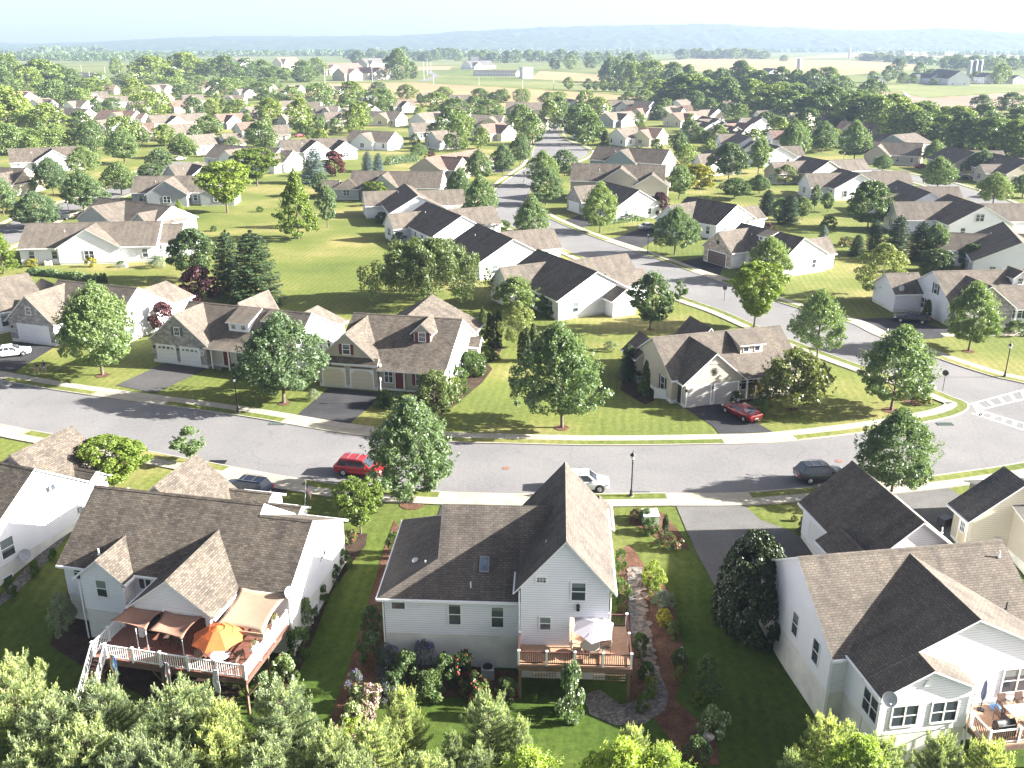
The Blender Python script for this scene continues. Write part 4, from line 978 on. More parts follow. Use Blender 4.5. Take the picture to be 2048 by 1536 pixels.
m = MB(); m.slab([(5.9, -6.25, 2.68), (L+.2, -6.25, 2.68), (L+.2, -4.5, 3.2), (5.9, -4.5, 3.2)], .1); m.obj('porch_roof', [R_['tan'], WHITE], H.root)
H.vol('v', L-5.5, L-.8, 3, 9.5, 3, 5.2, hip=(0, 1)); H.vol('v', 4, 7.5, 2, 8.5, 3, 6.2)
H.win('+u', -1.5, L, .9, .9, 1.4); H.win('+u', 3.8, L, .9, .6, 1.4); H.pipe(9, 2.0, 5.4); H.done()
# B3
loc, rz, L = ridge_frame((713, 626), (920, 639), 6.8)
H = House('house', 'tan house with two cream garage doors, red shutters and gable dormer', loc, rz, 'tan', 'brown')
H.vol('u', 0, L, -7.0, 6.6, 3.0, 6.75, rb=0, ends=(None, 'white'), rk=.35); H.vol('v', -2.0, 5.1, -7.4, 0, 3.35, 6.55, ends=('tan', None))
m = MB(); m.slab([(-2.35, -8.0, 3.1), (5.4, -8.0, 3.1), (5.4, -7.38, 3.75), (-2.35, -7.38, 3.75)], .1); m.obj('garage_eave_roof', [R_['brown'], WHITE], H.root)
for u in (-.15, 3.25): H.garage('-v', u, -7.4, .15, 2.6, 2.15, 'cream', True)
for u in (-.15, 3.25):
    m = MB(); m.box(u-1.25, u+1.25, -7.46, -7.395, 2.55, 2.85)
    for i in range(10): m.box(u-1.2+i*.25, u-1.05+i*.25, -7.475, -7.46, 2.58, 2.82)
    m.obj('transom_trim', flat('brown_trim', (.12, .09, .07)), H.root)
H.win('-v', 1.55, -7.4, 4.15, .8, 1.1, 'dh', 'red'); H.door('-v', 7.6, -5.4, .35, DKRED)
# recessed porch under the front slope
m = MB(); m.box(5.4, L-.2, -7.0, -5.4, .3, .42); m.obj('porch_floor', CONC, H.root)
m = MB(); m.box(5.2, L-.05, -7.02, -6.98, .4, 2.95, 0)
dk = flat('porch_shade_wall', (.3, .28, .24), .9); 
for u in (8.2, 11.0):
    m = MB(); m.box(u-.08, u+.08, -7.28, -7.12, .3, 2.8); m.box(u-.4, u+.4, -7.26, -7.14, 2.55, 2.78); m.obj('porch_post', WHITE, H.root)
m = MB(); m.slab([(5.3, -8.1, 2.62), (L+.3, -8.1, 2.62), (L+.3, -6.95, 3.05), (5.3, -6.95, 3.05)], .1); m.obj('porch_roof', [R_['brown'], WHITE], H.root)
H.win('-v', 6.3, -7.0, 1.0, .9, 1.5, 'tw'); H.win('-v', 10.3, -7.0, .9, 1.5, 1.5, 'tw', 'red'); H.door('-v', 7.6, -7.0, .35, DKRED)
# gable dormer
for_d = dict(u0=8.2, u1=10.2)
m = MB(); u0, u1, vf = 8.3, 10.3, -3.6; zb_ = 6.75+vf*.536; zt = zb_+1.25; um = (u0+u1)/2
m.mesh([(u0, vf, zb_-.1), (u1, vf, zb_-.1), (u1, vf, zt), (um, vf, zt+.95), (u0, vf, zt), (u0, vf+2.6, zt), (u1, vf+2.6, zt)], [(0, 1, 2, 3, 4), (0, 4, 5), (1, 6, 2)])
d = m.obj('dormer', W_['tan'], H.root); m = MB()
for sg in (-1, 1): q = [(um+sg*1.35, vf-.3, zt-.3), (um, vf-.3, zt+.98), (um, vf+4.2, zt+.98), (um+sg*1.35, vf+2.6, zt-.3)]; m.slab(q if sg > 0 else q[::-1])
m.obj('dormer_roof', [R_['brown'], WHITE], d); fr, pa = window_mesh(.7, 1.0, 'grid'); o = link('dormer_window', fr, d, (um, vf, zb_+.2)); link('pane', pa, o)
for sg in (-1, 1): link('shutter', shutter_mesh(1.0, 'red'), d, (um+sg*.68, vf-.02, zb_+.2))
H.vol('v', L-12.6, L-.5, 2, 11.5, 3.0, 6.3, rb=L-7, hip=(0, 0)); H.vol('u', L-1, L+1.2, 3.4, 5.4, 2.5, 3.3, oh=.2)
for v in (-5, -2.5, 2, 5.5): H.win('+u', v, L, .9, .8, 1.5)
H.pipe(2, 1.5, 6.1, .6, .1, DARK); H.done()
# B4
loc, rz, L = ridge_frame((1310, 676), (1558, 653), 6.1)
H = House('house', 'beige corner-lot house with red sedan outside its two garage doors', loc, rz, 'beige', 'tan')
H.vol('u', 0, L, -4.8, 5.2, 2.95, 6.05, ends=(None, 'white')); H.vol('v', .8, 7.6, -6.4, 1, 2.95, 5.85, ends=('tan', None), sides=('beige', 'beige'))
for u in (2.45, 5.75): H.garage('-v', u, -6.4, .12, 2.8, 2.25, 'taupe')
m = MB(); m.mesh([(3.6, -6.46, 4.75), (4.8, -6.46, 4.75), (4.2, -6.46, 5.3), (3.6, -6.38, 4.75), (4.8, -6.38, 4.75), (4.2, -6.38, 5.3)], [(0, 1, 2), (0, 3, 4, 1), (1, 4, 5, 2), (2, 5, 3, 0)]); m.obj('gable_vent', flat('vent_cream', (.5, .46, .38)), H.root)
m = MB(); n = 12
for i in range(n): a = 2*math.pi*i/n; m.box(-.02, .02, -.03, 0, .06, .5, 0, lambda x, y, z, a=a: (4.2+x*math.cos(a)+z*math.sin(a), -6.42+y, 3.85-x*math.sin(a)+z*math.cos(a)))
m.obj('wall_ornament', DARK, H.root)
for u in (.95, 4.1, 7.4): wing_lights(H, '-v', u, -6.4)
H.door('-u', -5.2, .8, .2, DARK, .9); shed_dormer(H, 9.2, 12.0, 0, .2, 6.05, .62, -2.9, 1.1)
H.win('-v', 9.2, -4.8, .8, 1.6, 1.5, 'tw', 'black'); H.door('-v', 11.6, -4.8, .3, DKRED); H.win('-v', 13.6, -4.8, .9)
for u in (8.4, 10.6, 13, L-.3):
    m = MB(); m.box(u-.09, u+.09, -6.3, -6.12, .2, 2.7); m.obj('porch_post', WHITE, H.root)
m = MB(); m.slab([(7.6, -6.6, 2.55), (L+.2, -6.6, 2.55), (L+.2, -4.7, 3.1), (7.6, -4.7, 3.1)], .1); m.obj('porch_roof', [R_['tan'], WHITE], H.root)
m = MB(); m.box(7.7, L, -6.3, -4.8, .1, .25); m.obj('porch_floor', CONC, H.root)
H.vol('v', -.6, 3.2, 3, 6.8, 2.9, 4.6); H.vol('v', 6, 11, 3, 8, 2.9, 5.6); H.win('-u', 1.5, 0, .9); H.win('-u', -2.6, 0, .9, .9, 1.5, 'dh', 'black'); H.done()
L4b = local(loc, rz)
def panel_fence(a, b, h, label, mat=None):
    t = thing('fence', label, 'fence', (*a, zg(0, a[1])), math.atan2(b[1]-a[1], b[0]-a[0])); d = math.dist(a, b)
    m = MB(); n = int(d/.16)
    for i in range(n): m.box(i*d/n+.005, (i+1)*d/n-.005, -.02, .02, .08, h)
    m.obj('panel', mat or WHITE, t)
    for x in (0, d): m = MB(); m.box(x-.07, x+.07, -.07, .07, 0, h+.12); m.obj('post', mat or WHITE, t)
panel_fence(P(1309, 797), P(1341, 801), 1.25, 'short white vinyl privacy fence beside the taupe garage doors')
# B5
loc, rz, L = ridge_frame((1868, 543), (2048, 541), 6.5); rz = R(6)
H = House('house', 'white gabled house with black sedan on its wide driveway', loc, rz, 'white', 'tan')
H.vol('u', 0, 17, -5.5, 6.2, 3.1, 6.45, rb=0); H.vol('v', .6, 8.2, -7.0, 0, 3.0, 5.9, ends=('stone', None)); H.vol('u', -4.2, .5, 2.0, 8.5, 2.9, 5.0)
H.garage('-u', -3.6, .6, .3, 4.6, 2.2, 'white'); H.win('-u', -1.2, 0, 3.6, .8, 1.4, 'dh', 'black'); H.win('-u', 1.6, 0, .8, .8, 1.4, 'dh', 'black'); H.win('-v', 4.4, -7.0, 1.0)
m = MB(); u0, u1, vf = 10.5, 12.7, -2.6; zb_ = 6.45+vf*.61; zt = zb_+1.1; um = (u0+u1)/2
m.mesh([(u0, vf, zb_-.1), (u1, vf, zb_-.1), (u1, vf, zt), (um, vf, zt+.8), (u0, vf, zt), (u0, vf+1.8, zt), (u1, vf+1.8, zt)], [(0, 1, 2, 3, 4), (0, 4, 5), (1, 6, 2)]); d = m.obj('dormer', W_['white'], H.root); m = MB()
for sg in (-1, 1): q = [(um+sg*1.35, vf-.3, zt-.2), (um, vf-.3, zt+.83), (um, vf+3.4, zt+.83), (um+sg*1.35, vf+1.8, zt-.2)]; m.slab(q if sg > 0 else q[::-1])
m.obj('dormer_roof', [R_['tan'], WHITE], d); fr, pa = window_mesh(.7, .8, 'grid'); o = link('dormer_window', fr, d, (um, vf, zb_+.15)); link('pane', pa, o)
m = MB(); m.slab([(8.2, -7.6, 2.6), (17, -7.6, 2.6), (17, -5.4, 3.15), (8.2, -5.4, 3.15)], .1); m.obj('porch_roof', [R_['tan'], WHITE], H.root)
for u in (8.6, 11, 14): m = MB(); m.box(u-.1, u+.1, -7.3, -7.1, .2, 2.65); m.obj('porch_post', WHITE, H.root)
H.win('-v', 10, -5.5, .9, 1.4, 1.5, 'tw', 'black'); H.door('-v', 12.2, -5.5, .3, DKRED); H.done(); Lb5 = local(loc, rz)
dish(Lb5(-3.4, 1.9, 3.3), rz+R(-40), 'small pale satellite dish on the low rear roof of the black-sedan house', (.5, .5, .5))
# ---------------------------------------------------------------- generic houses by ridge line
def ranch(label, p1, p2, zr=6.5, near=5.6, far=6.0, wings=(), wall='white', roof='tan', ze=3.05, wins=True, group=None, ends=(None, None), ext=(0, 0), cat='house', fine=True, zf=.3, pipes=1):
    loc, rz, L = ridge_frame(p1, p2, zr)
    H = House('house', label, loc, rz, wall, roof, cat, group, zf=zf, fine=fine)
    a0, a1 = -ext[0], L+ext[1]
    H.vol('u', a0, a1, -near, far, ze, zr, rb=0, ends=ends)
    occ = []
    for w in wings:
        ax, u0, u1, v0, v1, e, z = w[:7]; o = w[7] if len(w) > 7 else {}
        ax = ax.lower()
        H.vol(ax, u0, u1, v0, v1, e, z, ends=o.get('ends', (None, None)), hip=o.get('hip', (0, 0)), walls=o.get('walls', True)); occ.append((u0, u1, v0, v1))
        if ax == 'v':
            um = (u0+u1)/2; gd = o.get('garage')
            if v0 < -near:
                if gd: H.garage('-v', um, v0, .1, min(4.8, u1-u0-1.2), 2.2, gd)
                elif wins: H.win('-v', um, v0, 1.0, 1.6, 1.4, 'tw', o.get('shut'))
            if v1 > far and wins: H.win('+v', um, v1, 1.0, 1.6, 1.4, 'tw')
    def free(u, v): return not any(a-.6 < u < b+.6 and c-.2 < v < d+.2 for a, b, c, d in occ)
    if wins:
        n = max(2, int((a1-a0)/3.6))
        for i in range(n):
            u = a0+(i+.5)*(a1-a0)/n
            if free(u, -near): H.win('-v', u, -near, .95, .9, 1.45)
        for f, a in (('-u', a0), ('+u', a1)):
            for v in (-near*.55, far*.5):
                if free(a, v): H.win(f, v, a, .95, .9, 1.4)
    for i in range(pipes): H.pipe(a0+(a1-a0)*(.3+.4*i), -near*.4, zr-(zr-ze)*.4, .5)
    return H
V = 'v'
def done(*a, **k): h = ranch(*a, **k); h.done(); return h
# left middle
done('long white ranch house with yellow shrubs along its rear wall', (54.7, 448), (321, 443), 6.3, 5.5, 6, [(V, 6.8, 17.2, -6.3, 0, 3.1, 6.2), ('u', 21, 27, -2.5, 4.5, 3.0, 5.6), ('u', 24, 29.5, -1.5, 2.0, 2.6, 4.2)], 'white', 'tan')
done('pale blue-gray gabled house just behind the long white ranch house', (200, 395), (342, 413), 6.0, 5, 6, [(V, 3, 14, -8, 0, 3, 5.9), (V, 17, 23, -6, 3, 3, 5.2)], 'gray', 'tan')
done('gray house with a sunroom window row beside the big light green tree', (272, 353), (415, 352), 6.2, 5, 6, [(V, 4.5, 14, -8, 0, 3, 6.1), (V, 17, 25, -7, 0, 3.0, 4.6)], 'gray', 'tan')
done('small gray gabled house peeking over the sunroom house roof', (338, 331), (410, 325), 6.0, 5, 5, [(V, 2, 11, -7, 0, 3, 5.9)], 'gray', 'tan')
done('white house with covered upper deck on its right end beyond the lawn', (432, 289), (560, 297), 6.6, 5.5, 6, [(V, 8, 15, -8, 0, 3.3, 6.0), ('u', 22, 31, -3.8, 4.5, 3.3, 6.0), (V, 24, 30, -7.5, 0, 3.0, 5.4, {'walls': True})], 'white', 'tan', 3.3)
done('white house with broad tan cross gables beside the purple plum tree', (560, 281), (690, 275), 6.5, 5.5, 6, [(V, 6, 15, -7, 0, 3.2, 6.3), (V, 16, 24, -8, 0, 3.2, 5.9)], 'white', 'brown')
done('white house with wide brown left roof among rounded street trees', (31, 298), (147, 293), 6.5, 5.5, 6, [(V, 5, 15, -7.5, 0, 3.2, 6.3)], 'white', 'brown', ext=(2, 2))
done('stone-gabled house cut by the left edge above the quiet side street', (-40, 334), (51, 337), 6.3, 5.5, 6, [(V, 8, 14, -6.5, 0, 3, 5.6)], 'cream', 'brown', ends=(None, 'tanstone'))
done('small tan-roofed white house at the left edge behind the stone garage house', (-60, 566), (53, 548), 6.3, 5.5, 5.5, [(V, 6, 12.5, -8, 0, 2.9, 5.2)], 'white', 'tan')
# row left of the central street
done('white house with broad navy-shaded roof nearest the curved street corner', (1077, 500), (1193, 544), 6.4, 6.2, 6.2, [(V, 2.0, 8.5, -9.4, 0, 2.9, 5.6, {}), ('v', 3, 10.5, 0, 12, 3, 5.8), (V, 10.5, 13.5, 5.0, 11.5, 3, 4.6), ('U', 16, 19.3, 1.5, 5.5, 2.6, 3.9)], 'white', 'tan')
done('second dark-roofed white house up the street with triple gable window', (955.5, 448), (1025.5, 478.7), 6.4, 6.0, 6.2, [(V, 2.5, 9.5, 0, 12, 3, 5.7)], 'white', 'tan')
done('third dark-roofed white house with small fenced white deck at its back', (853, 405), (923, 432.6), 6.4, 6.0, 6.2, [(V, .5, 6.0, -9.4, 0, 2.9, 5.2), (V, 3, 10, 0, 12, 3, 5.7)], 'white', 'tan')
done('fourth dark-roofed house with tan rear wing and paired wing windows', (810, 367.7), (836, 392), 6.4, 6.0, 6.2, [(V, .2, 7.0, -10.0, 0, 2.9, 5.4), (V, 4, 11, 0, 12, 3, 5.7)], 'white', 'tan')
done('long gray-walled house with rear screened porch at the lawn head', (706, 342), (885, 344), 6.3, 5.5, 6, [(V, 5.5, 13, -7.5, 0, 3, 6.2), (V, -3.5, 2.8, -6.5, 3, 2.8, 4.8, {'hip': (1, 0)}), ('u', -7, -3, -5.5, 0, 2.6, 4.2, {'walls': True})], 'gray', 'brown')
done('tan-roofed house with stepped gables above the gray screened-porch house', (850, 316), (958, 298), 6.2, 5.5, 5.5, [(V, 3, 11, -8, 0, 3, 6.0), (V, 11, 17, -6.5, 0, 3, 5.4)], 'beige', 'rust')
# right of the central street
H = ranch('stone house with a black star over its brown garage door', (1484, 447), (1606, 476), 6.3, 4.2, 6.0, [(V, -1.0, 6.4, -7.6, 0, 3, 5.9, {'ends': ('tanstone', None), 'garage': 'brown'}), (V, 10.6, 14.6, 4, 8.5, 3, 5.2)], 'white', 'tan', ext=(0, .2))
q = [((.62 if i % 2 == 0 else .25)*math.sin(i*math.pi/5), (.62 if i % 2 == 0 else .25)*math.cos(i*math.pi/5)) for i in range(10)]; m = MB()
m.mesh([(2.7+a, -7.68, 4.1+b) for a, b in q]+[(2.7+a, -7.62, 4.1+b) for a, b in q]+[(2.7, -7.74, 4.1)], [(i, (i+1) % 10, 20) for i in range(10)]+[(i, 10+i, 10+(i+1) % 10, (i+1) % 10) for i in range(10)]); m.obj('star_ornament', DARK, H.root); shed_dormer(H, 7.0, 9.4, 0, 0, 6.3, .77, -2.2, .9); H.done()
done('white-gabled house with a dark dormered roof behind the star house', (1376.7, 394.5), (1466, 409), 6.4, 5.8, 6.2, [(V, -.5, 6.6, -9, 0, 3, 5.9), (V, 8, 13, 4, 9.5, 3, 5.0)], 'white', 'brown', ext=(0, 1))
done('stone garage house with white side gable beside the purple sapling', (1205, 362.5), (1278, 381), 6.4, 5.6, 6, [(V, -1.5, 5.5, -8.6, 0, 3, 5.9, {'ends': ('stone', None), 'garage': 'white'})], 'white', 'tan')
done('tall two-storey tan house with double cross gables near the street', (1147, 327), (1330, 331), 8.6, 5.5, 6, [(V, 7, 17.5, -6.5, 0, 5, 8.4), (V, 16, 24, -7.5, 0, 4.6, 7.2)], 'tan', 'brown', 5.2)
done('blue-gray gabled house directly behind the tall two-storey tan house', (1196, 292), (1338, 300), 7.6, 5.5, 6, [(V, 5.5, 15, -6.5, 0, 4, 7.4)], 'bluegray', 'brown', 4.2)
# right side
H = ranch('white gabled house with twin upper windows beyond the round dark tree', (1901, 390.5), (1959, 410), 6.6, 6.4, 6.4, [(V, 1.0, 8.5, -14, 0, 3, 5.9), (V, 3, 10, 0, 13, 3, 5.8)], 'white', 'tan', wins=True, ext=(1, 2)); H.win('+u', -.5, 14.8, 3.7, 1.6, 1.4, 'tw'); H.done()
done('white house with long navy-shaded roof and rear pergola at the right', (2008, 447), (2042, 484), 6.5, 6.6, 6.2, [(V, 2, 8.5, -11, 0, 2.9, 5.2), (V, 3, 10, 0, 12, 3, 5.8)], 'white', 'tan', ext=(1, 1))
done('white-walled house with a blue patio awning behind two columnar trees', (1678.6, 337), (1717, 347.7), 6.4, 6.2, 6.2, [(V, 1, 8, -11, 0, 3, 5.8), (V, .5, 7, 0, 17, 3, 5.9)], 'white', 'tan', ext=(0, 1))
done('pale house with dark roof tucked behind the round dark tree', (1795.6, 361), (1858, 384.7), 6.4, 6, 6, [(V, 2, 9, 0, 12, 3, 5.7), (V, 8, 14, -9.5, 0, 2.8, 4.8)], 'white', 'tan', ext=(0, 1))
done('beige house with dark rear roof beside the small tan ornamental tree', (1604.6, 312.6), (1655, 321.6), 6.4, 6, 6, [(V, 1, 7.5, -13, 0, 3, 5.6), (V, 2, 9, 0, 17, 3, 5.6)], 'beige', 'tan', ext=(0, 1))
done('tan house with porch and little roof dormer across the right street', (1737, 282), (1846, 287), 6.5, 5.5, 6, [(V, .5, 8, -8, 0, 3, 5.8)], 'tan', 'tan', ends=(None, 'beige'))
done('long navy-roofed house at the right edge beside paired street maples', (1986, 307), (2060, 322), 6.5, 6, 6, [(V, 3, 10, 0, 12, 3, 5.8), (V, 9, 15, -10, 0, 2.8, 4.8)], 'beige', 'tan')
done('dark-roofed house with pale gable between two right-hand street maples', (1897, 293), (1950, 305), 6.5, 6, 6, [(V, 3, 10, 0, 14, 3, 5.8)], 'beige', 'tan')
done('house with a pale blue gable above the tan porch house', (1786, 270), (1830, 266), 6.2, 8, 5, [(V, 1, 9, 0, 16, 3, 5.6)], 'bluegray', 'tan', fine=False)
done('narrow white-gabled house beneath big street trees on the right', (1530, 286), (1558, 293), 6.2, 6, 6, [(V, 2, 9, 0, 10, 3, 5.6)], 'white', 'tan', ext=(0, 1), fine=False)
# ---------------------------------------------------------------- far houses (group by street block, numbered from the left)
FARS = {
 'the back row under the tall left trees': [((17, 184), (62, 182)), ((68, 198), (95, 196)), ((157, 184), (215, 183)), ((171, 192), (206, 191)), ((210, 193), (253, 192)), ((262, 203), (287, 202)), ((212, 171), (228, 171)), ((300, 170), (335, 168))],
 'the second row behind the lawn gardens': [((101, 214), (178, 218)), ((202, 220), (273, 222)), ((297, 231), (410, 226)), ((430, 229), (484, 226)), ((381, 271), (419, 268)), ((452, 268), (470, 267)), ((530, 251), (569, 250))],
 'the middle block of pale gabled houses': [((345, 202), (371, 201)), ((364, 190), (405, 189)), ((398, 170), (420, 171)), ((412, 162), (430, 162)), ((448, 190), (489, 190)), ((494, 214), (511, 213)), ((549, 179), (566, 179)), ((561, 202), (597, 201)), ((576, 170), (602, 169)), ((610, 204), (636, 204)), ((655, 225), (700, 224)), ((655, 172), (680, 170)), ((520, 168), (545, 167)), ((478, 176), (500, 177))],
 'the block left of the central street': [((706, 260), (790, 264)), ((742, 222), (802, 224)), ((834, 227), (879, 223)), ((947, 230), (1007, 231)), ((961, 249), (1007, 245)), ((785, 201), (820, 200)), ((845, 185), (872, 184)), ((905, 190), (935, 190)), ((722, 176), (738, 182)), ((1012, 205), (1087, 205)), ((700, 205), (738, 208))],
 'the block right of the central street': [((1130, 197), (1146, 199)), ((1225, 201), (1262, 201)), ((1255, 213), (1301, 215)), ((1210, 226), (1262, 222)), ((1239, 257), (1267, 255)), ((1277, 202), (1301, 203)), ((1267, 254), (1325, 257)), ((1325, 215), (1350, 212)), ((1343, 211), (1378, 211)), ((1345, 226), (1400, 222)), ((1435, 248), (1475, 254)), ((1463, 243), (1500, 247)), ((1405, 232), (1440, 238)), ((1463, 260), (1500, 275)), ((1452, 203), (1468, 203)), ((1355, 200), (1372, 199)), ((1530, 218), (1560, 222)), ((1585, 222), (1615, 224))],
 'the open blocks of scattered far houses': [((190, 236), (240, 238)), ((565, 225), (600, 226)), ((480, 245), (520, 243)), ((640, 212), (672, 212)), ((690, 216), (720, 214)), ((500, 226), (535, 224)), ((255, 247), (300, 246)), ((340, 249), (378, 247)), ((830, 246), (866, 245)), ((870, 262), (905, 260)), ((905, 212), (935, 212)), ((1060, 228), (1085, 230)), ((1180, 205), (1205, 206)), ((1405, 216), (1432, 218)), ((1500, 232), (1525, 236)), ((1565, 256), (1590, 262)), ((1420, 300), (1450, 306)), ((60, 214), (92, 212)), ((140, 200), (175, 201)), ((620, 190), (650, 189)), ((300, 186), (335, 187)), ((1390, 240), (1425, 246))],
 'the row below the big woods': [((1650, 232), (1690, 232)), ((1690, 243), (1745, 246)), ((1655, 250), (1680, 262))],
}
FR = random.Random(11)
for gp, lst in FARS.items():
    lst = sorted(lst, key=lambda q: q[0][0]+q[1][0])
    for i, (a, b) in enumerate(lst):
        L = ridge_frame(a, b, 6.3)[2]; wl = FR.choice(['white', 'white', 'cream', 'beige', 'white', 'gray'])
        if (a, b) == ((297, 231), (410, 226)): wl = 'yellow'
        if 'under the tall' in gp: wl = FR.choice(['white', 'cream', 'tan'])
        k = FR.random(); c = L*FR.uniform(.3, .7); hw = min(4.5, L*.32)
        wg = [(V, c-hw if c-hw > 1.5 else 1.6, c+hw, -5.5-FR.uniform(1, 3), 0, 3, 5.9)] if L > 8 else []
        if L > 14 and k > .4: wg.append(('u', L-1, L+4.5, -2.5, 4, 2.9, 5.2))
        wn = {'white': 'white', 'cream': 'cream', 'beige': 'beige', 'gray': 'gray', 'yellow': 'pale yellow', 'tan': 'tan'}[wl]
        done(f'{ordn(i)} house from the left in {gp}, {wn} walls', a, b, 6.3, 5.3, 5.3, wg, wl, 'far' if FR.random() < .75 else 'rust', ext=(1.5, 1.5) if L < 12 else (0, 0), group='houses in '+gp, fine=False, wins=True, pipes=0)
# apartment complex, sheds, barns, silos
def big(label, p1, p2, zr, ze, near, far, wings, wall, roof, cat='building'): done(label, p1, p2, zr, near, far, wings, wall, roof, ze, True, None, cat=cat, fine=False, pipes=0)
big('large brick-red roofed apartment block with pale gabled front by the field', (676, 136), (778, 133), 13, 7, 9, 9, [(V, 4, 24, -12, 0, 7, 12), (V, 40, 62, -13, 0, 7, 12.5)], 'tan', 'rust')
big('long apartment block with brown roof behind the red-roofed one', (640, 128), (716, 126), 13, 7, 9, 9, [(V, 4, 24, -12, 0, 7, 12)], 'beige', 'rust')
big('tall dark-roofed hall behind the apartment blocks', (722, 117), (760, 116), 17, 9, 10, 10, [(V, 4, 20, -13, 0, 8, 14)], 'beige', 'gray')
big('rust-roofed building with white dormers on the wooded rise', (470, 117), (500, 116), 13, 7, 9, 9, [], 'white', 'rust')
big('steep-gabled brown-roofed hall right of the rust-roofed building', (552, 115), (592, 114), 17, 8, 9, 9, [(V, 2, 18, -12, 0, 8, 15)], 'cream', 'rust')
big('white farmhouse gable half hidden by the big left trees', (334, 125), (350, 124), 11, 6, 6, 6, [], 'white', 'gray')
big('low tan warehouse roof seen between left tree crowns', (235, 146), (272, 146), 6, 4, 8, 8, [], 'cream', 'tan')
big('low pale gray roofed shed with floodlight poles beside it', (158, 145), (195, 146), 7, 4, 8, 8, [(V, 3, 18, -10, 0, 4, 6)], 'gray', 'gray')
big('dark-roofed clubhouse with broad white gable in the fields', (932, 122), (980, 121), 12, 5, 10, 10, [(V, 2, 22, -16, 0, 4.5, 10), ('u', 40, 62, -8, 8, 4, 9)], 'white', 'gray')
big('long white low shop building with gray roof by the crop field', (950, 140), (1036, 141), 6.5, 4, 6, 6, [], 'white', 'gray')
big('pair of white far warehouses beyond the clubhouse', (942, 114), (988, 114), 9, 6, 8, 8, [], 'white', 'far')
big('white farmhouse beside the three tall silos', (1826, 146), (1874, 148), 9, 5, 7, 7, [(V, 6, 22, -9, 0, 5, 8)], 'white', 'gray')
big('big dark-roofed barn with white gable at the silos', (1876, 138), (1922, 142), 13, 6, 10, 10, [], 'white', 'gray', 'barn')
big('white barn with pale roof to the right of the silos', (1962, 145), (1985, 146), 10, 6, 8, 8, [], 'white', 'far', 'barn')
big('small white farmhouse at the left end of the farm drive', (1752, 153), (1762, 155), 9, 6, 5, 5, [], 'white', 'gray')
big('gray-roofed barn beside the lone field silo', (1530, 136), (1552, 137), 9, 5, 8, 8, [], 'white', 'gray', 'barn')
big('small pale houses at the far right field edge', (2020, 150), (2040, 151), 8, 5, 6, 6, [], 'white', 'far')
x, y, z = G(1052, 157); t = thing('storage_tank', 'square white storage tower beside the long white shop building', 'tower', (x, y, 0), R(20))
m = MB(); m.box(-6, 6, -6, 6, 0, 11.5); m.obj('body', flat('tank_white', (.7, .7, .7)), t); m = MB(); m.box(-6.2, 6.2, -6.2, 6.2, 11.5, 12.2); m.obj('cap', flat('tank_gray', (.4, .4, .42)), t)
def silo(px, pyb, pyt, wpx, label, col, grp=None):
    x, y, z = G(px, pyb); zt = atY(px, pyt, y)[1]; d = y*CP+CAMH*SP; r = wpx/2*d/FPX
    t = thing('silo', label, 'silo', (x, y, 0), 0, grp); m = MB(); m.lathe([(r, 0), (r, zt-r*.6)], 20); m.obj('cylinder', col, t, True)
    m = MB()
    for i in range(12): h = (i+1)*(zt-r)/13; m.lathe([(r*1.02, h), (r*1.02, h+.4)], 20)
    m.obj('hoops', flat('hoop_gray', (.4, .4, .4)), t)
    m = MB(); n = 6; m.lathe([(r*math.cos(a), zt-r*.6+r*.6*math.sin(a)) for a in [i*math.pi/2/n for i in range(n)]]+[(.05, zt)], 20); m.obj('dome', flat('silo_dome', (.6, .62, .63), .4), t, True)
SC = flat('silo_concrete', (.42, .43, .44), .8); SB = flat('silo_blue', (.12, .16, .2), .5)
silo(1936, 158, 120, 9, 'pale concrete silo, first of the three in the farm row', SC); silo(1947, 158, 119, 8, 'dark blue silo in the middle of the farm row of three', SB); silo(1957, 157, 119, 8, 'dark blue silo at the barn end of the row of three', SB)
silo(1597, 145, 116, 9, 'lone white-capped silo in front of the wide wheat fields', SC); silo(1806, 208, 186, 18, 'squat gray domed silo beside the ploughed field', flat('silo_steel', (.22, .25, .28), .5))
silo(1698, 116, 96, 4, 'thin distant silo on the horizon woods', SC)
# ---------------------------------------------------------------- plants
def np_mesh(name, co, nq, mats, k=4, mi=None):
    me = bpy.data.meshes.new(name); me.vertices.add(len(co)); me.vertices.foreach_set('co', co.astype(np.float32).ravel())
    me.loops.add(nq*k); me.loops.foreach_set('vertex_index', np.arange(nq*k, dtype=np.int32))
    me.polygons.add(nq); me.polygons.foreach_set('loop_start', np.arange(0, nq*k, k, dtype=np.int32)); me.polygons.foreach_set('loop_total', np.full(nq, k, dtype=np.int32))
    for m in mats: me.materials.append(m)
    if mi is not None: me.polygons.foreach_set('material_index', mi.astype(np.int32))
    me.update(calc_edges=True); return me
def unit(a): return a/np.maximum(1e-6, np.linalg.norm(a, axis=1, keepdims=True))
def leaves(rng, pos, nrm, size, asp=.6):
    n = len(pos); t = unit(np.cross(nrm, rng.normal(size=(n, 3)))); b = np.cross(nrm, t)
    s = (size*rng.uniform(.65, 1.35, n))[:, None]; t = t*s; b = b*s*asp; fold = nrm*s*.25
    return np.stack([pos-t, pos-b-fold*.0, pos+t, pos+b+fold*.6], 1).reshape(-1, 3)
